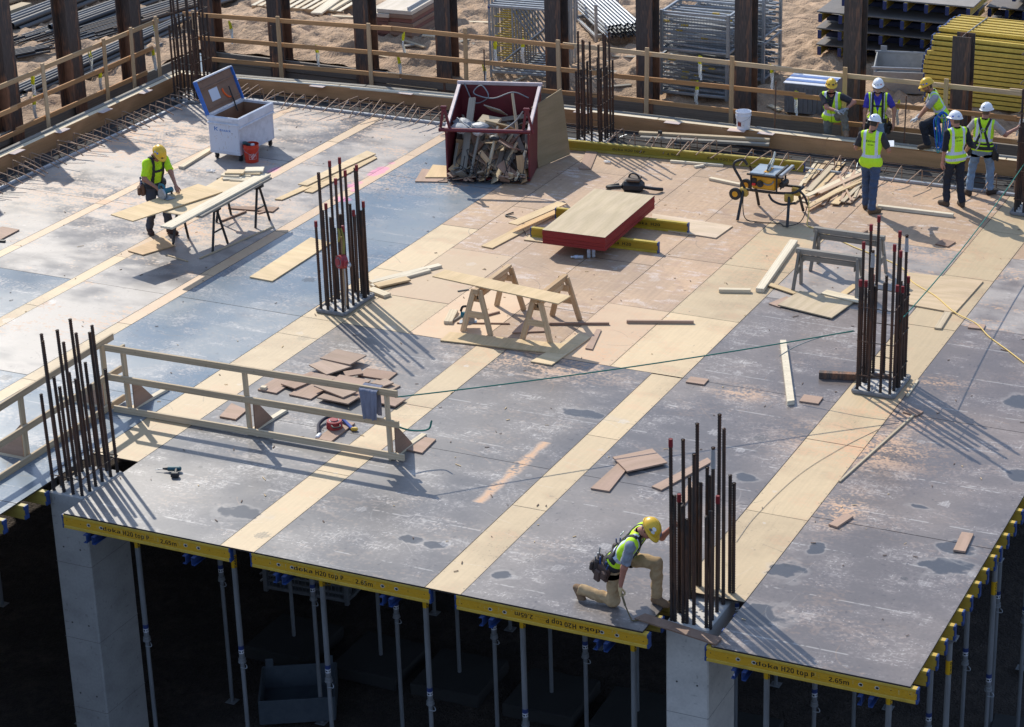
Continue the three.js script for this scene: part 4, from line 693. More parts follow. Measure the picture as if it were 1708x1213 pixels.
// stack of yellow formwork beams with two straps
{
  const x0 = -6.662, z0 = -22.808, L = 3.9, ry = -0.02;
  const YB = worn(0.82, 0.575, 0.10, 0.6), mk = (l) => { const t = thing('formwork_beam', l, 'formwork beam', 0, 0, 0, ry, 'yellow beams in the strapped stack'); mesh('flange', cbox(L, 0.078, 0.036, 0.004, 0, 0, 0.082), YB, t); mesh('web', cbox(L, 0.036, 0.13, 0.002, 0, 0, 0), M.yellowDark, t); mesh('flange', cbox(L, 0.078, 0.036, 0.004, 0, 0, -0.082), M.yellow, t); mesh('end_cap', cbox(0.04, 0.086, 0.21, 0.008, -L / 2, 0, 0), M.blue, t); return t; };  // front flange yellow lifted to carry the bounced light on the stack
  const LB = 'yellow formwork beam in the strapped stack behind the short H-pile', proto = mk(LB); let n = 0;
  for (let k = 0; k < 15; k++) for (let d = 0; d < 8; d++) {
    if (d > 1 && k < 13) continue; if (k === 14 && (d === 0 || d > 6)) continue;
    const x = x0 + L / 2 + (k % 2) * 0.025 + rr(-0.06, 0.05) + (k > 9 ? 0.06 + (k - 9) * 0.03 : 0) + d * 0.02, y = 0.16 + k * 0.104, z = z0 - 0.1 - d * 0.215 - (k > 11 ? (k - 11) * 0.06 : 0);
    if (n++ === 0) proto.position.set(x, y, z); else dup(proto, x, y, z, ry + rr(-0.004, 0.004));
  }
  for (const [s, w] of [[0.8, 'left'], [2.55, 'right']]) { const x = x0 + s; solo('strap', `grey strap round the yellow beam stack, ${w} one`, 'strap', tube([[x, 0.1, z0 + 0.02], [x + 0.01, 0.8, z0 + 0.025], [x + 0.03, 1.3, z0 + 0.02], [x + 0.06, 1.6, z0 - 0.2], [x + 0.1, 1.66, z0 - 0.5], [x + 0.16, 1.67, z0 - 1.6]], 0.014, 30, 5), M.galvDull); }
  for (const q of [0.5, 3.2]) solo('bearer', `dark timber bearer under the yellow beam stack, ${q < 1 ? 'left' : 'right'} one`, 'timber', cbox(0.12, 0.12, 1.8, 0.005), M.greywood[1], x0 + q, 0.06, z0 - 0.85);
}
// grey steel bin with blue-white lid, and the open tray
{
  const x = -8.725, z = -21.389 - 0.4, t = thing('steel_bin', 'grey steel bin with blue and white striped lid behind the railing', 'bin', x, 0.05, z, 0.05);
  const side = worn(0.20, 0.20, 0.21, 0.55, 0.3), W = 0.98, H = 0.62, D = 1.15;
  for (const s of [-1, 1]) { mesh('side_panel', cbox(0.02, H, D, 0.003, s * W / 2, H / 2, 0), side, t); mesh('end_panel', cbox(W, H, 0.02, 0.003, 0, H / 2, s * D / 2), side, t); }
  for (let i = 0; i < 9; i++) mesh('rib', cbox(0.035, H - 0.1, 0.02, 0.004, -W / 2 + 0.08 + i * 0.103, H / 2, D / 2 + 0.018), side, t);
  mesh('floor', cbox(W, 0.02, D, 0.003, 0, 0.05, 0), side, t);
  for (let i = 0; i < 7; i++) mesh('lid_slat', cbox(W + 0.08, 0.02, 0.155, 0.003, 0, H + 0.015 + (i % 2) * 0.008, -D / 2 + 0.09 + i * 0.165), i % 2 ? worn(0.10, 0.18, 0.42, 0.4) : M.whitePaint, t);
}
{
  const t = thing('steel_tray', 'open grey steel tray lying by the yellow beam stack', 'tray', -7.25, 0.08, -24.3, 0.25), side = worn(0.42, 0.42, 0.41, 0.5, 0.3), W = 1.75, D = 1.3, H = 0.5;
  const s1 = cbox(W, H, 0.03, 0.004, 0, H / 2, D / 2); s1.rotateX(0.12);
  mesh('side_panel', s1, side, t); mesh('side_panel', cbox(W, H, 0.03, 0.004, 0, H / 2, -D / 2), side, t);
  for (const s of [-1, 1]) { mesh('end_panel', cbox(0.03, H, D, 0.004, s * W / 2, H / 2, 0), side, t); mesh('lifting_lug', cbox(0.14, 0.16, 0.03, 0.01, s * W * 0.42, H + 0.06, -D / 2), side, t); }
  mesh('floor', cbox(W, 0.03, D, 0.004, 0, 0.03, 0), side, t); mesh('rim', merge([cbox(W + 0.1, 0.05, 0.05, 0.006, 0, H - 0.0, D / 2 + 0.06), cbox(W + 0.1, 0.05, 0.05, 0.006, 0, H, -D / 2)]), M.galv, t);
}
// ribbons of white and yellow warning tape hung between the piles
{
  const tapeM = canvasTex(64, 256, (g, W, H) => { g.fillStyle = '#e4e4dc'; g.fillRect(0, 0, W, H); g.fillStyle = '#d8d21a'; g.fillRect(0, 0, W, 90); g.fillStyle = '#222'; for (let i = 0; i < 14; i++) g.fillRect(10 + (i % 3) * 14, i * 18, 12, 7); });
  const tm = std({ map: tapeM, roughness: 0.6 });
  const rib = () => { const gs = []; for (let k = 0; k < 3; k++) { const g = new THREE.PlaneGeometry(0.045, 0.42 + k * 0.06, 1, 8), p = g.attributes.position, ph = rr(0, 6); for (let i = 0; i < p.count; i++) { const y = p.getY(i); p.setXYZ(i, p.getX(i) + Math.sin(y * 9 + ph) * 0.02 + (k - 1) * 0.03 * (0.25 - y), y, Math.cos(y * 11 + ph) * 0.03 + k * 0.012); } g.computeVertexNormals(); gs.push(g.toNonIndexed()); } return merge(gs); };
  const R = [rib(), rib(), rib()];
  const at = [[-22.248, 0.714, -20.3], [-20.013, 0.382, -20.3], [-17.789, 0.883, -20.3], [-17.923, 0.351, -20.3], [-15.548, 0.922, -20.3], [-14.881, 1.031, -20.3], [-15.815, 0.397, -20.3], [-10.758, 1.09, -20.3], [-10.838, 0.522, -20.3], [-9.155, 1.066, -20.3], [-8.619, 0.56, -20.3], [-6.421, 0.589, -20.3], [-23.3, 0.906, -18.902], [-23.3, 0.892, -16.514], [-23.3, 0.372, -16.771], [-23.3, 0.378, -18.753], [-23.3, 0.818, -14.54], [-23.3, 0.39, -14.506]];
  const wh = ['left of the second H-pile', 'beyond the far railing near the job box lid', 'in front of the plywood stack', 'on the bank below the plywood stack', 'on the shoring frames, left one', 'on the shoring frames, right one', 'beside the shoring frames low down', 'on the upper mesh cage', 'on the lower mesh cage', 'right of the mesh cages', 'on the grey steel bin', 'between the two workers facing the camera', 'high on the left railing near the corner', 'between two left H-piles, upper one', 'between two left H-piles, lower one', 'low on the left railing near the corner', 'near the left picture edge, upper one', 'near the left picture edge, lower one'];
  at.forEach((p, i) => { const m = solo('tape_ribbon', 'white and yellow warning tape ribbon hanging ' + wh[i], 'warning tape', R[i % 3], tm, ...p, rr(-0.5, 0.5)); });
}
// thin rusty pins standing outside the form
for (const [x, w] of [[-15.35, 'behind the red skip'], [-6.0, 'between the workers'], [-20.6, 'behind the job box'], [-8.75, 'left of the worker with his knee up']]) solo('steel_pin', 'thin rusty steel pin standing ' + w, 'steel pin', rod([0, -0.3, 0], [0.02, 1.25, 0], 0.014, 6), M.rust, x, 0, -19.35);

// odd ends of timber left on the bank behind the pit wall
for (let i = 0; i < 26; i++) { const x = rr(-21.5, -4.5), z = -21.35 - Math.pow(rnd(), 2) * 3.5, L = rr(0.25, 1.3); solo('scrap_board', 'weathered scrap board lying on the sand bank behind the pit wall', 'scrap wood', cbox(L, 0.035, rr(0.05, 0.16), 0.002), pick([...M.greywood, M.tanwood[1], M.white[1]]), x, sandH(x, z) + 0.03, z, rr(0, 3.1), 'scrap boards on the sand bank').rotation.z = rr(-0.08, 0.08); }

// ================================================================ things on the deck
// --- white job box with open lid
{
  const x0 = -18.71, x1 = -18.02, z0 = -15.24, z1 = -13.98, cx = (x0 + x1) / 2, cz = (z0 + z1) / 2, W = x1 - x0, D = z1 - z0, t = thing('job_box', 'white wheeled steel job box with its brown lid standing open', 'job box', cx, 0, cz);
  const wp = std({ color: C(0.66, 0.68, 0.74), map: gDirt, roughness: 0.4 }), inner = worn(0.23, 0.125, 0.075, 0.65);
  const rustP = canvasTex(512, 512, (g, w, h) => {
    g.fillStyle = '#ccd0da'; g.fillRect(0, 0, w, h); g.fillStyle = '#2a6cb4'; g.fillRect(90, 70, 16, 70); g.beginPath(); g.moveTo(106, 100); g.lineTo(150, 70); g.lineTo(150, 88); g.lineTo(122, 108); g.lineTo(158, 140); g.lineTo(134, 140); g.closePath(); g.fill();
    g.font = 'italic bold 58px sans-serif'; g.fillText('Knaack', 176, 142);
    for (let i = 0; i < 70; i++) { g.fillStyle = `rgba(${90 + rnd() * 50},${45 + rnd() * 20},20,${0.25 + rnd() * 0.5})`; const x = rnd() * w, y = rnd() * h; g.fillRect(x, y, 2 + rnd() * 9, 2 + rnd() * 6); if (rnd() < 0.2) g.fillRect(x, y, 3, 20 + rnd() * 60); }
    g.fillStyle = 'rgba(90,60,40,.8)'; g.fillRect(0, 0, w, 9); g.fillRect(190, 150, 26, 8); g.fillRect(390, 160, 30, 8);
  });
  const H0 = 0.14, H1 = 0.9;
  for (const s of [-1, 1]) mesh('side_panel', cbox(0.025, H1 - H0, D, 0.005, s * (W / 2 - 0.012), (H0 + H1) / 2, 0), wp, t);
  mesh('end_panel', cbox(W - 0.05, H1 - H0, 0.025, 0.004, 0, (H0 + H1) / 2, -D / 2 + 0.012), wp, t);
  mesh('end_panel', cbox(W - 0.05, H1 - H0, 0.022, 0.004, 0, (H0 + H1) / 2, D / 2 - 0.014), wp, t);
  { const g = new THREE.PlaneGeometry(W - 0.03, 0.6); const m = mesh('front_plate', g, std({ map: rustP, roughness: 0.45 }), t); m.position.set(0, 0.47, D / 2 + 0.003); }
  mesh('rim', merge([cbox(W + 0.04, 0.07, 0.03, 0.005, 0, H1 - 0.05, D / 2), cbox(W + 0.03, 0.03, 0.04, 0.005, 0, H1 - 0.14, D / 2 + 0.004), cbox(0.03, 0.17, D + 0.02, 0.008, W / 2 + 0.012, H1 - 0.09, 0), cbox(0.05, 0.05, D, 0.01, W / 2 + 0.015, H1 - 0.2, 0)]), wp, t);
  mesh('inner_lining', merge([cbox(0.01, 0.6, D - 0.06, 0.002, -W / 2 + 0.035, 0.55, 0), cbox(0.01, 0.6, D - 0.06, 0.002, W / 2 - 0.035, 0.55, 0), cbox(W - 0.08, 0.6, 0.01, 0.002, 0, 0.55, -D / 2 + 0.035), cbox(W - 0.08, 0.6, 0.01, 0.002, 0, 0.55, D / 2 - 0.035), cbox(W - 0.06, 0.01, D - 0.06, 0.002, 0, 0.3, 0)]), inner, t);
  mesh('floor', cbox(W, 0.03, D, 0.004, 0, H0 + 0.015, 0), wp, t);
  mesh('skid', cbox(W + 0.01, 0.07, 0.05, 0.008, 0, H0 + 0.03, D / 2 - 0.02), wp, t);
  // lid: hinged on the far left long side
  const lid = new THREE.Group(); lid.name = 'lid'; t.add(lid); lid.position.set(-W / 2, H1, 0); lid.rotation.z = 1.92;
  mesh('lid_shell', cbox(W, 0.03, D, 0.006, W / 2, 0.03, 0), M.whitePaint, lid);
  mesh('lid_lining', cbox(W - 0.05, 0.012, D - 0.06, 0.002, W / 2, 0.006, 0), inner, lid);
  for (const s of [-1, 1]) mesh('lid_edge', cbox(W, 0.09, 0.025, 0.005, W / 2, 0.0, s * D / 2), worn(0.05, 0.17, 0.55, 0.4), lid);
  mesh('lid_edge', cbox(0.03, 0.09, D, 0.005, W, 0.0, 0), M.whitePaint, lid);
  mesh('lid_rib', merge([cbox(0.03, 0.03, D - 0.08, 0.004, W * 0.72, -0.012, 0), cbox(0.04, 0.02, D - 0.08, 0.004, W * 0.16, -0.008, 0)]), inner, lid);
  const paper = cbox(0.24, 0.002, 0.3, 0.0005, W * 0.46, -0.004, 0.18); mesh('paper_sheet', paper, std({ color: C(0.6, 0.62, 0.68), roughness: 0.8 }), lid);
  mesh('spray_mark', tube([[W * 0.52, -0.006, -0.1], [W * 0.38, -0.006, -0.12], [W * 0.24, -0.006, -0.2], [W * 0.2, -0.006, -0.28]], 0.022, 18, 6), std({ color: C(0.85, 0.13, 0.02), roughness: 0.7 }), lid);
  mesh('gas_strut', rod([-W / 2 + 0.1, 0.75, -D / 2 + 0.35], [-W / 2 - 0.07, 1.25, -D / 2 + 0.35], 0.014, 7), M.black, t);
  for (const sx of [-1, 1]) for (const sz of [-1, 1]) { const c = mesh('caster', merge([cbox(0.05, 0.06, 0.05, 0.006, 0, 0.115, 0), cyl(0.055, 0.055, 0.035, 14).rotateZ(Math.PI / 2).translate(0.02, 0.056, 0), cbox(0.012, 0.09, 0.05, 0.003, 0.045, 0.08, 0), cbox(0.012, 0.09, 0.05, 0.003, -0.005, 0.08, 0)]), M.black, t); c.position.set(sx * (W / 2 - 0.07), 0, sz * (D / 2 - 0.09)); }
}
function bucket(name, label, x, y, z, r0, r1, H, mat, lab, ry, inside) {
  const t = thing(name, label, 'bucket', x, y, z, ry), pts = [[0.001, 0.006], [r0 - 0.004, 0.006], [r0, 0], [r0, 0.01], [r1, H - 0.09], [r1 + 0.008, H - 0.088], [r1 + 0.007, H - 0.07], [r1, H - 0.068], [r1 + 0.004, H - 0.01], [r1 + 0.008, H - 0.004], [r1 + 0.004, H], [r1 - 0.003, H - 0.004], [r0 - 0.003, 0.012], [0.001, 0.012]].map((p) => new THREE.Vector2(...p));
  mesh('tub', new THREE.LatheGeometry(pts, 28), mat, t);
  const ra = r0 + (r1 - r0) * 0.22, rb = r0 + (r1 - r0) * 0.72, lg = new THREE.CylinderGeometry(rb + 0.002, ra + 0.002, H * 0.5, 16, 1, true, -0.62, 1.24); lg.translate(0, H * 0.43, 0);
  mesh('printed_label', lg, std({ map: lab, roughness: 0.45 }), t);
  mesh('handle', tube([[-r1 - 0.01, H - 0.08, 0], [-r1 * 0.8, H * 0.62, r1 * 0.62], [0, H * 0.5, r1 + 0.02], [r1 * 0.8, H * 0.62, r1 * 0.62], [r1 + 0.01, H - 0.08, 0]], 0.0035, 24, 5), M.galv, t);
  if (inside) inside(t);
  return t;
}
const redLab = canvasTex(256, 256, (g, w, h) => { g.fillStyle = '#b4220f'; g.fillRect(0, 0, w, h); g.strokeStyle = '#e8ddd8'; g.lineWidth = 7; g.strokeRect(24, 18, 208, 214); g.save(); g.translate(128, 128); g.rotate(-0.72); g.fillStyle = '#f4efec'; g.textAlign = 'center'; g.font = 'bold 52px sans-serif'; g.fillText('THE', 0, -44); g.fillText('HOME', 0, 10); g.fillText('DEPOT', 0, 64); g.restore(); });
bucket('bucket', 'red bucket with white slanted lettering beside the job box', -17.86, 0, -14.13, 0.13, 0.152, 0.37, std({ color: C(0.55, 0.035, 0.012), roughness: 0.4 }), redLab, 0.75, (t) => { mesh('glove', tube([[-0.16, 0.4, 0.02], [-0.11, 0.405, 0.03], [-0.05, 0.36, 0.0], [0.02, 0.33, 0.0]], 0.035, 14, 8), worn(0.03, 0.07, 0.08, 0.8), t); mesh('rag', cbox(0.08, 0.1, 0.05, 0.02, 0.03, 0.33, 0.04), M.whitePaint, t); });
const whLab = canvasTex(256, 256, (g, w, h) => { g.fillStyle = '#d2d3d8'; g.fillRect(0, 0, w, h); g.fillStyle = '#5d0f18'; g.fillRect(14, 10, 130, 232); g.fillStyle = '#eee'; g.font = 'bold 92px serif'; g.fillText('TI', 36, 96); g.fillStyle = '#a4494a'; for (let i = 0; i < 5; i++) g.fillRect(38, 118 + i * 20, 84, 7); g.fillStyle = '#d98a7a'; g.fillRect(30, 222, 96, 10); g.fillStyle = '#333'; g.fillRect(196, 190, 16, 16); });
bucket('bucket', 'white bucket with dark red label standing on the far edge form', -9.24, 0.335, -18.86, 0.13, 0.155, 0.37, std({ color: C(0.70, 0.72, 0.78), roughness: 0.4 }), whLab, -0.05, (t) => mesh('content', cyl(0.14, 0.14, 0.01, 20, 0, 0.22, 0), worn(0.25, 0.32, 0.42, 0.5), t));
solo('form_bracket', 'pinkish board offcut under the white bucket', 'board', cbox(0.36, 0.012, 0.2, 0.003), wood(0.66, 0.5, 0.44), -9.33, 0.33, -18.72, 0.1);

// --- dark red skip full of scrap timber, its front open towards the deck
{
  const t = thing('scrap_skip', 'dark red steel skip heaped with scrap wood', 'skip', -12.95, 0, -14.77, 0.292), W = 1.6, D = 1.55, red = worn(0.15, 0.016, 0.024, 0.5, 0.1), top = worn(0.5, 0.42, 0.42, 0.5, 0.2);
  const sideG = () => { const s = new THREE.Shape([[0, 0.03], [D, 0.03], [D, 1.5], [0.22, 1.06], [0, 1.0]].map((p) => new THREE.Vector2(...p))); const g = new THREE.ExtrudeGeometry(s, { depth: 0.03, bevelEnabled: false }); g.rotateY(Math.PI / 2); return g; };
  for (const s of [-1, 1]) { const m = mesh('side_wall', sideG(), red, t); m.position.set(s * W / 2 - 0.015, 0, 0); mesh('side_rim', bar([s * W / 2, 1.51, -D - 0.02], [s * W / 2, 1.06, -0.2], 0.07, 0.05, 0.008), top, t); mesh('side_rim', bar([s * W / 2, 1.06, -0.2], [s * W / 2, 0.98, 0], 0.06, 0.05, 0.008), top, t); }
  mesh('back_wall', cbox(W, 1.5, 0.03, 0.004, 0, 0.77, -D - 0.01), red, t); mesh('back_rim', cbox(W + 0.1, 0.07, 0.07, 0.01, 0, 1.52, -D), top, t);
  const fl = cbox(W - 0.05, 0.03, D + 0.1, 0.004, 0, 0, 0); fl.rotateX(0.12); const f = mesh('floor', fl, red, t); f.position.set(0, 0.15, -D / 2);
  mesh('front_rail', rod([-W / 2 - 0.12, 1.04, 0.06], [W / 2 + 0.05, 1.04, 0.06], 0.04, 10), red, t);
  for (const s of [-1, 1]) mesh('lifting_lug', merge([bar([s * W / 2 - 0.1, 1.0, 0.03], [s * W / 2 - 0.03, 1.46, 0.0], 0.05, 0.04, 0.006), bar([s * W / 2 + 0.1, 1.0, 0.03], [s * W / 2 - 0.01, 1.46, 0.0], 0.05, 0.04, 0.006), cbox(0.12, 0.05, 0.06, 0.01, s * W / 2 - 0.02, 1.47, 0)]), red, t);
  mesh('sling_cable', tube([[-W / 2 + 0.12, 1.1, -0.55], [-0.3, 0.98, -0.2], [0.15, 0.95, -0.1], [0.5, 1.15, -0.15], [W / 2 - 0.1, 1.4, -0.1]], 0.014, 40, 6), M.galvDull, t);
  mesh('sling_cable', tube([[-W / 2 + 0.1, 1.52, -D + 0.05], [-W / 2 + 0.3, 1.15, -D + 0.12], [-W / 2 + 0.6, 1.3, -D + 0.2], [-W / 2 + 0.45, 1.5, -D + 0.1], [-W / 2 + 0.3, 1.35, -D + 0.15], [-0.1, 1.3, -D + 0.3], [0.3, 1.42, -D + 0.25], [0.6, 1.3, -D + 0.2]], 0.013, 60, 6), M.galvDull, t);
  mesh('base_skid', merge([cbox(0.12, 0.12, D, 0.01, -0.5, 0.06, -D / 2), cbox(0.12, 0.12, D, 0.01, 0.5, 0.06, -D / 2)]), red, t);
}
// scrap inside and spilling out of the skip (world places worked out from the skip's own axes)
{
  const ca = Math.cos(0.292), sa = Math.sin(0.292), at = (x, y, z) => [-12.95 + x * ca + z * sa, y, -14.77 - x * sa + z * ca];
  const mats = [...M.greywood, ...M.greywood, M.lumber[2], ...M.brownply, M.tanwood[0], wood(0.30, 0.24, 0.18), wood(0.22, 0.17, 0.13), wood(0.38, 0.29, 0.2)];
  const S = (a, b, w, h, m) => { const A = at(...a), B = at(...b), c = [(A[0] + B[0]) / 2, (A[1] + B[1]) / 2, (A[2] + B[2]) / 2]; solo('scrap_board', 'scrap board thrown in the dark red skip', 'scrap wood', bar(A.map((v, i) => v - c[i]), B.map((v, i) => v - c[i]), w, h, 0.002, rr(-0.6, 0.6)), m || pick(mats), ...c, 0, 'scrap boards in the skip'); };
  S([-0.42, 1.42, -0.85], [-0.5, 0.1, 0.06], 0.15, 0.03, M.greywood[0]); S([-0.2, 1.0, -0.5], [-0.34, 0.1, 0.1], 0.05, 0.03, M.greywood[0]);
  S([0.15, 1.0, -0.4], [-0.02, 0.14, 0.12], 0.05, 0.04, M.white[1]); S([0.55, 0.75, -0.2], [0.2, 0.1, 0.15], 0.05, 0.03, M.tanwood[0]);
  S([0.72, 0.6, -0.15], [0.55, 0.08, 0.14], 0.06, 0.03, M.white[1]); S([0.74, 0.45, -0.1], [0.62, 0.06, 0.1], 0.05, 0.03, M.greywood[0]); S([-0.62, 0.7, -0.2], [-0.7, 0.1, 0.02], 0.06, 0.02, M.greywood[1]);
  S([-0.05, 0.95, -0.7], [0.5, 0.95, -0.35], 0.42, 0.02, M.pale[0]); S([0.05, 0.8, -0.4], [0.52, 0.62, -0.15], 0.5, 0.018, M.brownply[2]); S([-0.25, 1.05, -0.7], [0.15, 1.05, -0.5], 0.2, 0.05, M.tanwood[2]);
  S([0.35, 1.5, -0.95], [0.5, 0.9, -0.5], 0.05, 0.025, M.tanwood[1]); S([-0.15, 1.2, -0.95], [0.2, 1.15, -0.8], 0.35, 0.02, M.greywood[0]); S([0.62, 0.55, 0.0], [0.66, 0.2, 0.06], 0.14, 0.02, M.lumber[2]);
  S([0.25, 0.4, 0.05], [0.5, 0.15, 0.1], 0.22, 0.02, M.brownply[0]); S([-0.15, 0.6, 0.0], [0.02, 0.42, 0.06], 0.1, 0.04, M.lumber[0]);
  const yS = (z) => 0.06 + 0.72 * sstep(0.1, -1.2, z);              // the slope of the heap from the open front to the back
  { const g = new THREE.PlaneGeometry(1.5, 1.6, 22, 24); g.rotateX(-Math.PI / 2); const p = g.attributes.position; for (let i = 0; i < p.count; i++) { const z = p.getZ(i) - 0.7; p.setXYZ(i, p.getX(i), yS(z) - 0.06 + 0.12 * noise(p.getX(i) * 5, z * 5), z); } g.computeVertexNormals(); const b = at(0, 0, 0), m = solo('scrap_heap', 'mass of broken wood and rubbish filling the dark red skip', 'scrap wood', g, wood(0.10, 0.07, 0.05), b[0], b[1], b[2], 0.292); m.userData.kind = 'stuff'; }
  for (let i = 0; i < 120; i++) { const z = -rr(-0.1, 1.25), x = rr(-0.66, 0.66), L = rr(0.15, 0.62), a = rnd() < 0.6 ? 1.57 + rr(-0.6, 0.6) : rr(0, 6.28), z2 = clamp(z + L * Math.sin(a), -1.4, 0.2), x2 = clamp(x + L * Math.cos(a), -0.72, 0.72), l1 = rr(-0.02, 0.1); S([x, yS(z) + l1, z], [x2, yS(z2) + rr(-0.02, 0.2), z2], rr(0.04, 0.2), rr(0.015, 0.035)); }
  const b = at(0, 0, 0), wm = []; for (let i = 0; i < 14; i++) { const x = rr(-0.6, 0.6), y = rr(0.15, 0.6); wm.push(tube([[x, y, rr(-0.3, 0.05)], [x + rr(-0.2, 0.2), y + rr(-0.1, 0.15), 0.08], [x + rr(-0.3, 0.3), rr(0.05, 0.3), rr(0.05, 0.22)], [x + rr(-0.4, 0.4), rr(0.02, 0.2), rr(0.05, 0.2)]], rr(0.005, 0.012), 18, 5)); }
  const tw = solo('scrap_wire', 'tangle of bent wire and strapping in the dark red skip', 'scrap wire', merge(wm), M.black, b[0], b[1], b[2], 0.292);
  for (let i = 0; i < 5; i++) { const p = at(rr(-0.6, 0.55), rr(0.45, 1.0), -rr(0.1, 0.6)), g = new THREE.IcosahedronGeometry(rr(0.08, 0.14), 2), q = g.attributes.position; for (let k = 0; k < q.count; k++) { const s = 0.7 + 0.6 * noise(q.getX(k) * 14 + i, q.getY(k) * 14 + q.getZ(k) * 9); q.setXYZ(k, q.getX(k) * s * 1.5, q.getY(k) * s * 0.7, q.getZ(k) * s); } g.computeVertexNormals(); solo('rubbish_bag', ['crumpled grey sheet high in the skip', 'crumpled white plastic at the right in the skip', 'dark crumpled bag low in the skip', 'crumpled paper in the middle of the skip', 'crumpled pale cloth in the skip'][i], 'rubbish', g, [M.galvDull, M.whitePaint, M.black, M.whiteTape, M.galvDull][i], ...p); }
  // plywood sheet leaning on the right side
  const g = prism([[-0.5, 0], [0.55, 0], [0.5, 1.36], [-0.5, 1.22]], 0.02); g.rotateX(-Math.PI / 2);
  const m = solo('leaning_sheet', 'olive brown plywood sheet leaning on the right side of the red skip', 'plywood sheet', g, ply(0.30, 0.22, 0.12), -12.329, 0.01, -16.358); m.rotation.order = 'YXZ'; m.rotation.y = Math.PI / 2 - 0.2; m.rotation.x = -0.1;
}
sheet('plywood_offcut', 'pinkish plywood sheet beside the red skip, the lower one', 'plywood sheet', [[-14.246, -14.201], [-14.49, -14.943], [-13.952, -15], [-13.651, -14.404]], 0.02, M.brownply[2], 0);
sheet('plywood_offcut', 'pale plywood sheet lying on top beside the red skip', 'plywood sheet', [[-14.151, -14.437], [-14.384, -15.19], [-14.075, -15.234], [-13.754, -14.599]], 0.02, M.pale[0], 0.022);
lay('board', 'short dark brown board between the red skip and the yellow beam', 'board', -11.539, -16.144, -11.893, -17.296, 0.24, 0.02, M.brownply[0], 0.002);

// --- long yellow beam in front of the far rebar, boards resting on it
{
  const t = thing('formwork_beam', 'long yellow formwork beam lying before the far rebar cage', 'formwork beam', -10.0, 0.205, -17.42, 0.088);
  const pr = std({ map: canvasTex(2048, 64, (g, W, H) => { g.fillStyle = '#8d7d1c'; g.fillRect(0, 0, W, H); for (let i = 0; i < 900; i++) { g.fillStyle = `rgba(${rnd() < 0.5 ? '50,40,0' : '160,140,40'},.1)`; g.fillRect(rnd() * W, rnd() * H, 10 + rnd() * 80, 2); } g.fillStyle = '#2b2608'; g.font = 'bold 40px sans-serif'; g.fillText('doka H20 top P', 430, 46); g.fillText('4.90m', 900, 46); g.fillText('doka H20 top P', 1240, 46); }), roughness: 0.55 });
  beamParts(t, 5.05, pr, worn(0.40, 0.31, 0.05, 0.5));
}
lay('lumber', 'grey green board lying before the far edge form, the front one', 'board', -11.128, -17.963, -8.545, -18.493, 0.12, 0.05, M.greywood[0], 0.16, undefined);
lay('lumber', 'grey board lying before the far edge form, the rear one', 'board', -11.212, -18.099, -8.587, -18.641, 0.11, 0.05, M.tanwood[1], 0.21, undefined);
solo('tape_measure', 'small dark tape measure on the grey board', 'tape measure', cbox(0.09, 0.08, 0.05, 0.015), M.black, -10.747, 0.3, -18.085);
lay('stick', 'white timber batten with a red end before the long yellow beam', 'batten', -10.156, -17.201, -9.09, -17.346, 0.06, 0.045, M.white[0]);
solo('batten', 'short white block under the red-ended batten', 'block', cbox(0.22, 0.04, 0.06, 0.003), M.white[0], -9.514, 0.022, -17.132, 0.9);
lay('lumber', 'white timber length left of the table saw', 'timber', -9.028, -16.482, -8.194, -16.311, 0.09, 0.05, M.white[1]);
solo('litter', 'scrap of crumpled white plastic before the long yellow beam', 'litter', (() => { const g = new THREE.IcosahedronGeometry(0.055, 2), p = g.attributes.position; for (let k = 0; k < p.count; k++) { const s = 0.4 + noise(p.getX(k) * 30, p.getZ(k) * 30 + p.getY(k) * 20); p.setXYZ(k, p.getX(k) * s * 1.6, Math.max(-0.03, p.getY(k) * s * 0.5), p.getZ(k) * s); } g.computeVertexNormals(); return g; })(), M.whiteTape, -11.307, 0.03, -16.691);
solo('litter', 'scrap of crumpled white plastic in front of the job box', 'litter', (() => { const g = new THREE.IcosahedronGeometry(0.055, 2), p = g.attributes.position; for (let k = 0; k < p.count; k++) { const s = 0.4 + noise(p.getX(k) * 30 + 5, p.getZ(k) * 30 + p.getY(k) * 20); p.setXYZ(k, p.getX(k) * s * 1.8, Math.max(-0.03, p.getY(k) * s * 0.5), p.getZ(k) * s); } g.computeVertexNormals(); return g; })(), M.whiteTape, -18.234, 0.03, -13.256);

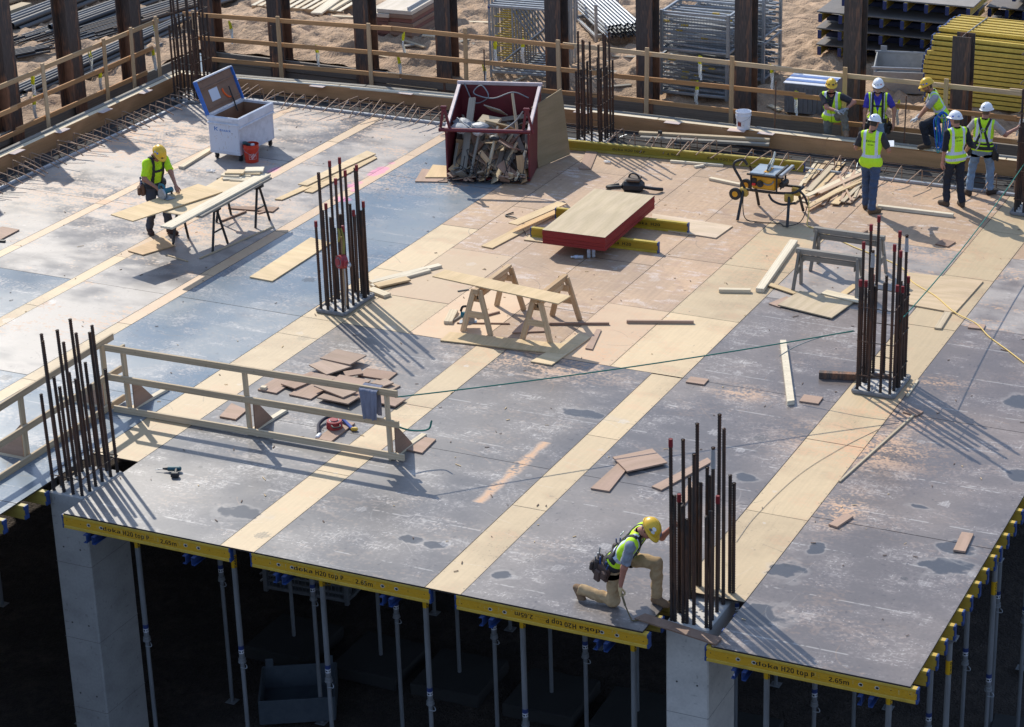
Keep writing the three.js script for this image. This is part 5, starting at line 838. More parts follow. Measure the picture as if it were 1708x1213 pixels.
// --- table saw on its rolling stand
{
  const t = thing('table_saw', 'yellow table saw with grey top on a black folding stand', 'table saw', -7.25, 0, -14.95, 0), Y = std({ color: C(0.72, 0.34, 0.015), roughness: 0.42, map: gDirt }), G = worn(0.42, 0.48, 0.52, 0.35, 0.5);
  mesh('table_top', merge([cbox(0.27, 0.03, 0.56, 0.006, -0.15, 0.875, 0), cbox(0.27, 0.03, 0.56, 0.006, 0.13, 0.875, 0), cbox(0.56, 0.02, 0.54, 0.004, -0.01, 0.855, 0)]), G, t);
  mesh('fence_rail', merge([cbox(0.72, 0.03, 0.035, 0.005, 0.03, 0.86, 0.3), cbox(0.72, 0.03, 0.035, 0.005, 0.03, 0.86, -0.3)]), M.black, t);
  mesh('fence', cbox(0.06, 0.06, 0.66, 0.008, 0.34, 0.9, 0), M.galv, t); mesh('outfeed_bar', cbox(0.05, 0.04, 0.62, 0.006, 0.25, 0.9, 0.0), M.black, t);
  mesh('blade', cyl(0.12, 0.12, 0.003, 26).rotateZ(Math.PI / 2).translate(0.0, 0.9, 0.02), M.galv, t);
  mesh('blade_guard', merge([bar([0, 0.93, -0.12], [0, 1.14, -0.3], 0.03, 0.06, 0.01), bar([0.02, 0.9, 0.1], [0.02, 1.03, -0.2], 0.02, 0.05, 0.008), bar([-0.02, 0.9, 0.1], [-0.02, 1.03, -0.2], 0.02, 0.05, 0.008)]), std({ color: C(0.6, 0.58, 0.48), roughness: 0.3 }), t);
  mesh('insert_plate', cbox(0.1, 0.006, 0.3, 0.002, 0.0, 0.893, 0.03), Y, t);
  mesh('body', cbox(0.46, 0.26, 0.44, 0.02, -0.03, 0.69, 0), Y, t);
  mesh('frame', merge([cbox(0.03, 0.34, 0.03, 0.006, -0.27, 0.69, 0.24), cbox(0.03, 0.34, 0.03, 0.006, 0.23, 0.69, 0.24), cbox(0.03, 0.34, 0.03, 0.006, 0.23, 0.69, -0.24), cbox(0.03, 0.34, 0.03, 0.006, -0.27, 0.69, -0.24), cbox(0.56, 0.03, 0.03, 0.006, -0.02, 0.84, 0.245), cbox(0.56, 0.035, 0.04, 0.006, -0.02, 0.545, 0.24), cbox(0.56, 0.035, 0.04, 0.006, -0.02, 0.545, -0.24)]), M.black, t);
  mesh('front_slot', tube([[-0.05, 0.7, 0.225], [0.05, 0.67, 0.225], [0.13, 0.7, 0.225], [0.17, 0.76, 0.225]], 0.016, 18, 6), M.galvDull, t);
  mesh('hand_wheel', merge([cyl(0.065, 0.065, 0.03, 18).rotateX(Math.PI / 2).translate(-0.09, 0.68, 0.245), rod([-0.09, 0.68, 0.26], [-0.05, 0.71, 0.3], 0.012, 6)]), M.black, t);
  mesh('switch_box', cbox(0.09, 0.14, 0.03, 0.008, -0.21, 0.70, 0.232), M.black, t); mesh('stop_paddle', cbox(0.07, 0.05, 0.02, 0.008, -0.21, 0.66, 0.255), std({ color: C(0.6, 0.02, 0.02), roughness: 0.5 }), t);
  mesh('side_crank', merge([cbox(0.1, 0.1, 0.3, 0.02, 0.29, 0.66, 0), tube([[0.3, 0.8, 0.2], [0.36, 0.72, 0.22], [0.3, 0.62, 0.24]], 0.014, 10, 6)]), M.black, t);
  mesh('stand_rail', merge([tube([[-0.42, 0.53, 0.22], [0.1, 0.53, 0.22], [0.5, 0.56, 0.2], [0.62, 0.6, 0.1], [0.62, 0.6, -0.1], [0.5, 0.56, -0.2], [-0.42, 0.53, -0.22]], 0.026, 50, 8), tube([[0.62, 0.6, 0.1], [0.72, 0.5, 0.1], [0.78, 0.34, 0.08]], 0.022, 12, 7)]), M.black, t);
  mesh('stand_handle', merge([tube([[-0.4, 0.53, 0.2], [-0.5, 0.72, 0.2], [-0.62, 0.92, 0.2], [-0.6, 1.02, 0.18], [-0.48, 1.05, 0.1], [-0.42, 0.95, 0.05]], 0.026, 30, 8), tube([[-0.4, 0.53, -0.2], [-0.42, 0.72, -0.2], [-0.44, 0.86, -0.15]], 0.022, 14, 7)]), M.black, t);
  for (const [bx, bz] of [[-0.42, 0.2], [0.46, 0.2], [0.46, -0.2]]) mesh('stand_bracket', cbox(0.16, 0.16, 0.12, 0.02, bx, 0.47, bz), worn(0.5, 0.33, 0.06, 0.5), t);
  for (const s of [1, -1]) { const w = mesh('wheel', merge([cyl(0.115, 0.115, 0.05, 22).rotateX(Math.PI / 2)]), M.black, t); w.position.set(-0.56, 0.44, s * 0.28); mesh('hub', cyl(0.055, 0.055, 0.056, 16).rotateX(Math.PI / 2), Y, w); }
  mesh('leg', rod([-0.42, 0.5, 0.24], [-0.42, 0.02, 0.53], 0.028, 9), M.black, t); mesh('leg', rod([0.48, 0.5, 0.24], [0.55, 0.02, 0.53], 0.028, 9), M.black, t);
  mesh('leg', rod([-0.36, 0.5, -0.22], [-0.36, 0.02, -0.44], 0.028, 9), M.black, t); mesh('leg', rod([0.48, 0.5, -0.22], [0.52, 0.02, -0.44], 0.028, 9), M.black, t);
  mesh('stand_foot', tube([[0.1, 0.52, 0.3], [0.2, 0.42, 0.34], [0.4, 0.37, 0.34], [0.62, 0.42, 0.3]], 0.022, 16, 7), M.black, t);
  mesh('power_lead', tube([[-0.4, 0.44, 0.28], [-0.4, 0.2, 0.3], [-0.3, 0.02, 0.4], [0.0, 0.015, 0.45], [0.35, 0.015, 0.38], [0.5, 0.02, 0.5], [0.75, 0.1, 0.35], [0.8, 0.4, 0.05]], 0.009, 60, 6), M.black, t);
}
// --- heap of sawn strips beside the saw
{
  const P = [[[-6.924, -16.365], [-7.016, -18.438], .2, 0], [[-7.001, -16.448], [-7.077, -18.248], .12, 1], [[-6.905, -16.069], [-6.41, -18.029], .12, 2], [[-6.678, -15.455], [-6.337, -17.577], .09, 2], [[-6.635, -15.399], [-6.205, -17.394], .06, 3], [[-6.475, -15.758], [-6.774, -18.084], .08, 1], [[-6.385, -15.981], [-6.697, -18.075], .1, 0], [[-6.29, -15.908], [-6.292, -17.437], .16, 1], [[-6.165, -15.996], [-6.181, -17.247], .08, 2], [[-7.268, -16.726], [-7.457, -18.259], .06, 0], [[-7.207, -16.829], [-7.341, -18.14], .06, 1], [[-7.22, -17.218], [-7.259, -18.339], .09, 0], [[-6.229, -16.081], [-6.539, -17.895], .06, 2], [[-6.072, -16.071], [-6.049, -16.913], .1, 1], [[-6.611, -15.74], [-6.18, -17.169], .05, 3], [[-6.043, -16.344], [-6.156, -16.946], .05, 2], [[-7.307, -16.019], [-6.751, -15.869], .07, 0], [[-7.106, -15.725], [-7.08, -16.57], .18, 0], [[-6.801, -16.994], [-5.876, -16.525], .05, 1], [[-6.704, -17.428], [-6.02, -16.092], .04, 3], [[-6.718, -16.258], [-6.318, -17.744], .1, 3]];
  const ms = [M.pale[0], M.tanwood[2], M.white[1], M.pale[2], M.lumber[1], ply(0.55, 0.36, 0.24), ply(0.6, 0.42, 0.28)];
  P.forEach(([a, b, w, k], i) => lay('sawn_strip', 'sawn plywood strip in the heap between the saw and the man in jeans', 'wood strip', ...a, ...b, w, 0.02, ms[i % 7], 0.004 + k * 0.024 + (i % 3) * 0.004, 'sawn strips heaped beside the saw', rr(-0.008, 0.012)));
}
lay('lumber', 'white timber lying behind the man in blue jeans', 'timber', -5.509, -16.114, -4.061, -16.155, 0.09, 0.06, M.white[0]);
lay('stick', 'thin grey batten near the feet of the man in jeans', 'batten', -5.844, -16.388, -5.416, -16.042, 0.06, 0.03, M.tanwood[1]);

// --- stack of red-edged plywood on two yellow beams
{
  const cx = -9.68, cz = -12.74, t = thing('plywood_stack', 'stack of new plywood with red painted edges on yellow beams', 'plywood stack', cx, 0, cz, 0.035);
  const W = 1.19, D = 2.42; for (let i = 0; i < 12; i++) mesh('sheet', cbox(W + rr(-0.006, 0.006), 0.0198, D + rr(-0.006, 0.006), 0.0015, rr(-0.004, 0.004), 0.205 + 0.0205 * (i + 0.5), rr(-0.005, 0.005)), M.redPly, t);
  mesh('top_sheet', cbox(W - 0.004, 0.004, D - 0.004, 0.001, 0, 0.455, 0), ply(0.54, 0.425, 0.27), t);
  const mk = (l, x, z, L) => { const b = thing('formwork_beam', l, 'formwork beam', x, 0.2, z, 0.05); beamParts(b, L, std({ map: canvasTex(1024, 64, (g, w, h) => { g.fillStyle = '#a3841a'; g.fillRect(0, 0, w, h); g.fillStyle = '#2b2408'; g.font = 'bold 42px sans-serif'; g.fillText('doka', 190, 46); g.fillText('doka', 620, 46); g.fillText('H20', 740, 46); }), roughness: 0.5 }), worn(0.5, 0.36, 0.03, 0.5)); };
  mk('yellow formwork beam under the front of the red-edged plywood stack', -9.58, -12.28, 2.45); mk('yellow formwork beam under the rear of the red-edged plywood stack', -9.55, -13.42, 2.6);
}
lay('plank', 'pale plywood plank left of the red-edged stack, the longer one', 'plank', -11.285, -11.414, -10.971, -13.746, 0.24, 0.02, M.pale[1], 0.004);
lay('plank', 'pale plywood plank tilted over another left of the red-edged stack', 'plank', -11.214, -12.328, -10.895, -13.741, 0.22, 0.02, M.pale[0], 0.15, undefined);
lay('plank', 'thin plank under the front edge of the red-edged stack', 'plank', -10.853, -12.13, -9.604, -12.164, 0.24, 0.02, M.pale[2], 0.004);
sheet('plywood_offcut', 'pale plywood sheet sticking out right of the red-edged stack', 'plywood sheet', [[-9.266, -14.184], [-7.638, -14.096], [-7.687, -13.382], [-8.987, -13.442]], 0.02, ply(0.68, 0.52, 0.36), 0.003);
solo('strap', 'black strap lying in a hook left of the red-edged stack', 'strap', tube([[-11.681, 0.02, -13.275], [-11.74, 0.015, -13.07], [-11.492, 0.03, -12.991], [-11.204, 0.02, -12.752]], 0.014, 30, 6), M.black);
solo('cable', 'thin black cable left of the red-edged stack', 'cable', tube([[-11.096, 0.02, -12.48], [-10.794, 0.015, -12.155], [-10.675, 0.02, -12.305], [-10.917, 0.02, -12.31]], 0.009, 30, 6), M.black);
{ // tool bags behind the stack
  const t = thing('tool_bag', 'black leather tool bag lying behind the red-edged plywood stack', 'tool bag', -10.146, 0, -15.323, 0.2);
  mesh('pouch', cbox(0.42, 0.2, 0.3, 0.06, 0, 0.1, 0), M.black, t); mesh('flap', cbox(0.26, 0.05, 0.3, 0.02, 0.02, 0.24, 0), worn(0.09, 0.06, 0.04, 0.6), t);
  mesh('belt', tube([[-0.2, 0.1, 0.1], [-0.42, 0.08, 0.12], [-0.5, 0.04, -0.02], [-0.3, 0.06, -0.12]], 0.035, 20, 7), M.black, t); mesh('belt', tube([[0.2, 0.1, 0.05], [0.44, 0.08, 0.06], [0.56, 0.04, -0.05]], 0.035, 14, 7), M.black, t);
  mesh('handle_loop', tube([[-0.1, 0.2, 0], [-0.05, 0.33, 0], [0.08, 0.33, 0.02], [0.14, 0.22, 0]], 0.018, 14, 6), M.black, t);
}
{ const mk = (i, px, lying) => { const t = thing('water_bottle', ['clear water bottle standing before the red-edged stack, the left one', 'clear water bottle standing before the red-edged stack, the right one', 'clear water bottle lying before the red-edged stack'][i], 'water bottle', px[0], lying ? 0.035 : 0, px[1]); const pm = std({ color: C(0.5, 0.54, 0.58), roughness: 0.15, transparent: true, opacity: 0.75 }), pts = [[0.001, 0], [0.03, 0], [0.033, 0.02], [0.031, 0.08], [0.033, 0.1], [0.033, 0.15], [0.014, 0.19], [0.013, 0.205], [0.001, 0.206]].map((p) => new THREE.Vector2(...p)); mesh('bottle', new THREE.LatheGeometry(pts, 14), pm, t); mesh('cap', cyl(0.016, 0.016, 0.02, 12, 0, 0.21, 0), M.whitePaint, t); mesh('paper_band', cyl(0.0335, 0.0335, 0.045, 14, 0, 0.125, 0, true), worn(0.45, 0.5, 0.62, 0.5), t); if (lying) t.rotation.set(0, 0.4, Math.PI / 2 - 0.02); };
  mk(0, [-9.405, -11.65], false); mk(1, [-9.34, -11.709], false); mk(2, [-9.468, -11.559], true); }

// --- two new timber sawhorses with a plank, centre of the deck
function woodHorse(name, label, x, z0, z1, spread, h, mat, alongX) {
  const L = z1 - z0, t = thing(name, label, 'sawhorse', alongX ? (z0 + z1) / 2 : x, 0, alongX ? x : (z0 + z1) / 2, alongX ? Math.PI / 2 : 0), W = spread / 2;
  mesh('top_beam', cbox(0.09, 0.09, L, 0.005, 0, h - 0.045, 0), pick(mat), t); mesh('under_beam', cbox(0.038, 0.09, L - 0.2, 0.004, 0, h - 0.16, 0), pick(mat), t);
  for (const s of [-1, 1]) { const z = s * (L / 2 - 0.07); for (const q of [-1, 1]) mesh('leg', bar([q * 0.05, h - 0.03, z], [q * W, 0.0, z + s * 0.05], 0.09, 0.04, 0.004), pick(mat), t); mesh('spreader', cbox(W * 1.15, 0.11, 0.022, 0.003, 0, h * 0.42, z + s * 0.045), pick(mat), t); mesh('gusset', cbox(0.2, 0.11, 0.02, 0.003, 0, h - 0.2, z - s * 0.04), pick(mat), t); }
  return t;
}
woodHorse('sawhorse', 'new timber sawhorse in mid deck, the left one with a saw hung on it', -9.62, -9.0, -7.75, 0.5, 0.77, M.lumber);
woodHorse('sawhorse', 'new timber sawhorse in mid deck, the right one', -8.58, -8.95, -7.8, 0.5, 0.76, M.lumber);
sheet('plank', 'long pale plank with a printed edge on the two new sawhorses', 'plank', [[-10.5, -7.976], [-10.453, -8.321], [-8.053, -8.02], [-8.095, -7.641]], 0.02, M.pale[0], 0.772);
sheet('plank', 'long plywood plank on the deck in the shade of the new sawhorses', 'plank', [[-10.009, -7.252], [-10.033, -7.624], [-7.905, -7.891], [-7.943, -7.479]], 0.02, M.pale[1], 0.004);
sheet('plywood_offcut', 'plywood strip slanting under the right new sawhorse', 'plywood sheet', [[-8.298, -7.023], [-7.933, -7.017], [-7.836, -8.268], [-8.09, -8.384]], 0.018, M.pale[2], 0.004);
sheet('plywood_offcut', 'plywood strip near the right end of the long shaded plank', 'plywood sheet', [[-7.73, -7.828], [-7.604, -7.826], [-7.811, -8.634], [-7.893, -8.629]], 0.02, M.brownply[2], 0.003);
sheet('plywood_offcut', 'wide plywood piece lying between the new sawhorses', 'plywood sheet', [[-9.091, -7.978], [-9.164, -8.702], [-8.851, -8.772], [-8.552, -8.279]], 0.02, M.brownply[2], 0.003);
lay('block', 'pale timber block left of the new sawhorses', 'block', -10.24, -7.955, -10.395, -8.46, 0.14, 0.05, M.white[1]);
lay('stick', 'dark batten under the left new sawhorse', 'batten', -10.204, -8.054, -10.184, -8.459, 0.03, 0.03, M.greywood[1]); lay('stick', 'long thin dark batten under the left new sawhorse', 'batten', -10.117, -8.033, -9.31, -8.333, 0.03, 0.02, M.brownply[1]);
lay('stick', 'dark batten between the two new sawhorses', 'batten', -9.914, -8.341, -9.687, -8.718, 0.035, 0.03, M.brownply[1]); lay('stick', 'dark batten right of the right new sawhorse', 'batten', -8.702, -8.551, -7.799, -8.917, 0.04, 0.04, M.brownply[1]);
lay('stick', 'dark sided batten alone on the pale strip in mid deck', 'batten', -7.568, -9.095, -6.544, -9.482, 0.045, 0.05, M.brownply[2]); lay('stick', 'short dark batten behind the left new sawhorse', 'batten', -10.771, -9.308, -10.632, -9.455, 0.02, 0.02, M.greywood[1]);
{ // circular saw hanging on the left horse
  const t = thing('circular_saw', 'teal circular saw hung on the left new sawhorse', 'circular saw', -9.909, 0.2, -8.002, 0.4), teal = worn(0.02, 0.16, 0.19, 0.45);
  mesh('motor', cyl(0.055, 0.05, 0.2, 16).rotateZ(Math.PI / 2), teal, t); mesh('blade_guard', cyl(0.1, 0.1, 0.035, 22).rotateX(Math.PI / 2).translate(0.03, -0.05, 0.08), M.galv, t); mesh('handle', tube([[-0.1, 0.06, 0], [-0.06, 0.14, 0], [0.04, 0.13, 0], [0.06, 0.05, 0]], 0.02, 14, 8), M.black, t); mesh('base_plate', cbox(0.28, 0.006, 0.14, 0.002, 0.02, -0.1, 0.05), M.galv, t);
}
// --- grey weathered sawhorses
woodHorse('sawhorse', 'weathered grey sawhorse beside the right rebar cage, the near one', -11.65, -5.55, -4.38, 0.42, 0.72, M.greywood, true);
woodHorse('sawhorse', 'weathered grey sawhorse beside the right rebar cage, the far one', -12.7, -5.6, -4.32, 0.42, 0.74, M.greywood, true);
lay('lumber', 'white timber lying left of the grey sawhorses', 'timber', -6.036, -11.199, -6.315, -13.702, 0.14, 0.07, M.white[0]);
lay('lumber', 'short white timber end before the pale strip', 'timber', -6.684, -10.966, -6.177, -11.142, 0.09, 0.06, M.white[1]);
sheet('plywood_offcut', 'large plywood sheet lying before the grey sawhorses', 'plywood sheet', [[-5.53, -10.694], [-5.399, -11.428], [-4.379, -11.424], [-4.512, -10.475]], 0.02, ply(0.55, 0.43, 0.28), 0.02);
sheet('plywood_offcut', 'narrow plywood piece under the large sheet by the grey sawhorses', 'plywood sheet', [[-5.706, -10.739], [-5.539, -11.161], [-5.289, -10.996], [-5.484, -10.654]], 0.018, M.brownply[2], 0.002);
lay('plank', 'narrow brown plank left of the large plywood sheet', 'plank', -5.993, -11.55, -5.427, -11.326, 0.13, 0.02, M.pale[1], 0.02); lay('plank', 'pale plank across the large plywood sheet', 'plank', -4.997, -11.501, -4.244, -11.332, 0.2, 0.02, M.white[1], 0.046);
lay('stick', 'thin pale batten running off under the grey sawhorses', 'batten', -4.697, -11.622, -4.631, -12.133, 0.12, 0.02, M.pale[0]);
sheet('plywood_offcut', 'large plywood sheet right of the right rebar cage', 'plywood sheet', [[-4.005, -13.009], [-2.662, -13.086], [-2.71, -11.49], [-3.588, -11.569]], 0.022, ply(0.60, 0.44, 0.27), 0.003);
lay('lumber', 'narrow board at the corner of the large right plywood sheet', 'board', -2.785, -10.727, -2.827, -11.472, 0.12, 0.03, M.tanwood[2]);
solo('block', 'small plywood block under the yellow cord', 'block', cbox(0.26, 0.022, 0.2, 0.002), M.brownply[2], -2.227, 0.014, -11.064, 0.1);
solo('block', 'plywood block in the shadow of the man in jeans', 'block', cbox(0.26, 0.022, 0.3, 0.002), M.brownply[1], -3.791, 0.014, -14.693, -0.2);
lay('stick', 'brown batten at the far side of the far grey sawhorse', 'batten', -5.44, -14.261, -5.298, -14.802, 0.05, 0.03, M.brownply[0]);
// --- right foreground pieces
sheet('lumber', 'white squared timber lying alone left of the right rebar cage', 'timber', [[-4.946, -9.197], [-4.857, -9.233], [-3.943, -7.059], [-4.028, -6.977]], 0.07, M.white[0], 0);
solo('block', 'plywood block at the foot of the lone white timber', 'block', cbox(0.3, 0.022, 0.26, 0.002), M.brownply[2], -3.761, 0.014, -7.299, 0.05);
solo('block', 'plywood block on the deck seam in mid deck', 'block', cbox(0.3, 0.022, 0.22, 0.002), M.brownply[2], -5.607, 0.014, -7.305, 0.03);
{ const m = lay('steel_channel', 'dark brown steel channel lying behind the right rebar cage base', 'steel channel', -3.932, -8.157, -2.873, -8.436, 0.1, 0.1, M.rust, 0.002); }
sheet('plywood_offcut', 'tilted brown plywood piece left of the front rebar, the larger one', 'plywood sheet', [[-5.68, -4.276], [-5.269, -4.741], [-4.897, -4.404], [-5.306, -3.927]], 0.022, M.brownply[2], 0.03);
sheet('plywood_offcut', 'long brown plywood piece under the larger tilted piece', 'plywood sheet', [[-5.584, -3.307], [-5.554, -4.201], [-5.367, -4.088], [-5.309, -3.318]], 0.022, M.brownply[2], 0.002);
sheet('plywood_offcut', 'narrow brown board behind the front rebar', 'plywood sheet', [[-4.826, -3.673], [-4.452, -4.815], [-4.346, -4.71], [-4.66, -3.62]], 0.022, M.brownply[2], 0.002);
sheet('plywood_offcut', 'brown plywood piece half hidden by the front rebar', 'plywood sheet', [[-4.315, -3.365], [-4.399, -4.007], [-4.216, -4.041], [-4.199, -3.296]], 0.022, M.brownply[2], 0.002);
lay('stick', 'long thin pale batten lying right of the wide pale strip', 'batten', -2.48, -4.803, -2.169, -7.333, 0.035, 0.025, M.tanwood[2]);
lay('stick', 'short thin pale batten by the right rebar cage base', 'batten', -2.463, -7.968, -2.481, -8.595, 0.035, 0.025, M.white[1]);
solo('block', 'plywood block in the rebar shadow at the right', 'block', cbox(0.24, 0.022, 0.2, 0.002), M.brownply[0], -2.208, 0.014, -7.433, -0.3);
lay('block', 'small brown board right of the wide pale strip near the front', 'block', -2.131, -3.484, -2.03, -3.864, 0.14, 0.03, M.brownply[2], 0.002); lay('block', 'small brown board at the right edge of the deck', 'block', -0.377, -3.425, -0.411, -3.956, 0.16, 0.03, M.brownply[2], 0.002);
sheet('base_plank', 'rusty brown board bridging the column opening at the kneeling worker', 'board', [[-3.601, -0.236], [-3.525, -0.394], [-2.431, -0.191], [-2.441, -0.019]], 0.02, worn(0.26, 0.16, 0.11, 0.6), 0.002);
// --- scrap boards heap behind the loose railing
{
  const g3 = [[-11.487, -4.483, -11.454, -5.236, 0.34, 0], [-11.253, -4.699, -11.093, -5.307, 0.3, 1], [-11.129, -5.368, -10.925, -5.78, 0.5, 3], [-11.279, -5.945, -10.701, -5.87, 0.42, 4], [-10.92, -4.496, -10.882, -5.095, 0.4, 0], [-10.531, -5.685, -10.003, -5.699, 0.3, 0], [-10.782, -4.89, -10.166, -4.706, 0.3, 4], [-10.603, -4.625, -10.035, -4.569, 0.28, 2], [-10.696, -5.17, -10.164, -5.189, 0.26, 3], [-10.662, -5.382, -10.461, -5.563, 0.2, 3], [-10.187, -5.376, -9.737, -5.313, 0.24, 0], [-10.172, -4.895, -9.976, -5.095, 0.2, 1], [-9.791, -4.858, -9.389, -4.831, 0.3, 1], [-10.31, -4.6, -10.085, -4.834, 0.22, 1], [-10.032, -5.194, -9.911, -5.439, 0.22, 2], [-11.13, -5.192, -10.73, -5.156, 0.2, 2]];
  g3.forEach(([x1, z1, x2, z2, w, k], i) => lay('scrap_board', 'brown plywood offcut in the heap behind the loose railing', 'plywood offcut', x1, z1, x2, z2, w, 0.022, [M.brownply[2], M.brownply[0], ply(0.44, 0.31, 0.225), ply(0.34, 0.235, 0.17)][i % 4], 0.003 + k * 0.02, 'plywood offcuts heaped behind the loose railing', rr(-0.03, 0.06) * (k > 0 ? 1 : 0)));
}
solo('block', 'small white cube left of the plywood offcut heap', 'block', cbox(0.09, 0.06, 0.08, 0.004), M.white[1], -11.578, 0.032, -4.544, 0.2);
sheet('plywood_offcut', 'brown plywood piece seen through the loose railing at the left', 'plywood sheet', [[-11.64, -3.431], [-11.36, -3.43], [-11.392, -3.786], [-11.738, -3.904]], 0.022, M.brownply[2], 0.002);
sheet('plywood_offcut', 'brown plywood piece right of the loose railing end', 'plywood sheet', [[-8.552, -3.456], [-8.273, -3.441], [-8.31, -3.924], [-8.584, -3.924]], 0.022, M.brownply[2], 0.002);
sheet('plywood_offcut', 'brown plywood piece under the red fall arrester', 'plywood sheet', [[-9.93, -3.291], [-9.67, -3.287], [-9.673, -3.976], [-9.878, -3.984]], 0.022, M.brownply[2], 0.002);
// fall arresters
function arrester(label, x, y, z, ry, lying) {
  const t = thing('fall_arrester', label, 'fall arrester', x, y, z, ry), red = worn(0.33, 0.03, 0.035, 0.4);
  mesh('housing', merge([cyl(0.12, 0.11, 0.11, 20, 0, 0.055, 0), cyl(0.06, 0.06, 0.02, 16, 0, 0.118, 0), cbox(0.1, 0.08, 0.12, 0.02, 0.11, 0.05, 0)]), red, t); mesh('face_label', cyl(0.075, 0.075, 0.004, 18, 0, 0.113, 0), M.galvDull, t);
  mesh('snap_hook', tube([[0.14, 0.04, 0.02], [0.2, 0.03, 0.05], [0.24, 0.025, 0.02], [0.2, 0.025, -0.02], [0.15, 0.03, 0.0]], 0.011, 22, 6), M.galv, t); mesh('handle', tube([[-0.1, 0.08, -0.06], [-0.17, 0.07, -0.04], [-0.17, 0.07, 0.05], [-0.1, 0.08, 0.06]], 0.014, 16, 6), M.black, t);
  return t;
}
{
  arrester('red fall arrester reel lying behind the loose railing', -9.864, 0.03, -3.718, 2.3);
  solo('lanyard', 'black webbing lanyard curled beside the red fall arrester', 'lanyard', tube([[-9.975, 0.03, -3.45], [-10.117, 0.04, -3.706], [-10.109, 0.06, -3.913], [-9.938, 0.09, -3.914]], 0.026, 26, 6), worn(0.03, 0.03, 0.05, 0.8));
  solo('lanyard', 'blue webbing lanyard with yellow end beside the red fall arrester', 'lanyard', tube([[-9.908, 0.09, -3.949], [-9.755, 0.05, -3.875], [-9.608, 0.03, -3.777]], 0.026, 18, 6), worn(0.05, 0.10, 0.36, 0.8));
  solo('lanyard_clip', 'yellow clip at the end of the blue lanyard', 'clip', cbox(0.1, 0.05, 0.06, 0.015), M.yellow, -9.565, 0.03, -3.772, 0.3); solo('lanyard_clip', 'white clip at the end of the black lanyard', 'clip', cbox(0.06, 0.04, 0.14, 0.015), M.whitePaint, -9.932, 0.03, -3.378, 0.2);
  const a = arrester('dark red fall arrester reel hung in the centre left rebar cage', -11.93, 0.96, -7.65, 0.3); a.rotation.set(Math.PI / 2 - 0.15, 0, 0.5);
  solo('webbing', 'black and yellow webbing tying the reel to the rebar cage', 'webbing', merge([tube([[-11.94, 1.08, -7.66], [-11.95, 1.3, -7.7], [-12.0, 1.5, -7.72]], 0.02, 14, 6), tube([[-12.0, 1.3, -7.62], [-11.97, 1.42, -7.62], [-12.02, 1.52, -7.66]], 0.018, 10, 6)]), worn(0.25, 0.22, 0.04, 0.7));
  solo('cable', 'steel cable hanging from the reel in the rebar cage', 'cable', tube([[-11.92, 0.9, -7.62], [-11.9, 0.6, -7.6], [-11.92, 0.3, -7.6], [-11.95, 0.1, -7.62]], 0.013, 20, 6), M.galv);
  solo('timber_piece', 'tan board tied upright inside the centre left rebar cage', 'board', cbox(0.09, 1.2, 0.02, 0.003), M.lumber[0], -12.02, 0.75, -7.72, 0.6);
}
// drill
function drill(label, x, z, ry) { const t = thing('cordless_drill', label, 'cordless drill', x, 0.045, z, ry), teal = worn(0.02, 0.10, 0.12, 0.45); mesh('motor_housing', merge([cyl(0.036, 0.034, 0.16, 14).rotateZ(Math.PI / 2), cbox(0.05, 0.06, 0.06, 0.015, 0.08, 0, 0)]), teal, t); mesh('chuck', cyl(0.024, 0.014, 0.07, 12).rotateZ(Math.PI / 2).translate(-0.12, 0, 0), M.black, t); mesh('drill_bit', rod([-0.15, 0, 0], [-0.26, -0.02, 0], 0.006, 6), M.galv, t); mesh('grip', bar([0.04, 0, 0.02], [0.06, -0.01, 0.15], 0.045, 0.05, 0.014), M.black, t); mesh('battery', cbox(0.11, 0.07, 0.07, 0.012, 0.06, -0.005, 0.18), M.black, t); }
drill('dark teal cordless drill lying on the front left table', -11.218, -1.64, 0.35);
// shirt on the railing
{
  const g = new THREE.PlaneGeometry(0.29, 0.92, 22, 44), p = g.attributes.position;
  for (let i = 0; i < p.count; i++) { const u = p.getX(i), v = 0.5 - p.getY(i), s = v * 1.0; let y, z; if (s < 0.5) { y = 1.09 - Math.max(0, 0.48 - s) ; z = -3.135 - 0.01; } else { y = 1.09 - (s - 0.5); z = -3.035; } const fold = Math.sin(u * 34 + v * 3) * 0.022 * Math.min(1, Math.abs(s - 0.5) * 4) + Math.sin(u * 70) * 0.006; p.setXYZ(i, u * (1 - 0.5 * Math.abs(s - 0.5)) + 0.05 * (1.09 - y) , y + fold * 0.3, z + (s < 0.5 ? -Math.abs(fold) : Math.abs(fold)) + (s > 0.47 && s < 0.53 ? (0.53 - s) / 0.06 * -0.1 + 0.0 : 0)); }
  g.computeVertexNormals(); solo('shirt', 'grey blue shirt hung over the loose railing', 'shirt', g, std({ color: C(0.20, 0.21, 0.27), roughness: 0.95, map: gDirt }), -8.86, -0.0, 0.01);
}
// ropes
const sagPts = (a, b, sag, n = 14) => { const r = []; for (let i = 0; i <= n; i++) { const t = i / n; r.push([mix(a[0], b[0], t), mix(a[1], b[1], t) - sag * 4 * t * (1 - t), mix(a[2], b[2], t)]); } return r; };
solo('rope', 'green rope stretched from the loose railing to the right rebar cage', 'rope', tube(sagPts([-8.46, 1.0, -3.09], [-3.28, 1.02, -7.78], 0.06), 0.0105, 80, 6), M.rope);
solo('rope', 'green rope stretched from the right rebar cage to the far right cage', 'rope', tube(sagPts([-2.66, 1.15, -8.1], [-2.95, 0.95, -16.85], 0.12), 0.0105, 80, 6), M.rope);
solo('rope', 'grey rope end hanging before the right rebar cage', 'rope', tube([[-3.27, 1.0, -7.82], [-3.7, 0.9, -7.7], [-4.1, 0.72, -7.6], [-4.35, 0.55, -7.5]], 0.009, 40, 5), worn(0.3, 0.33, 0.32, 0.9));
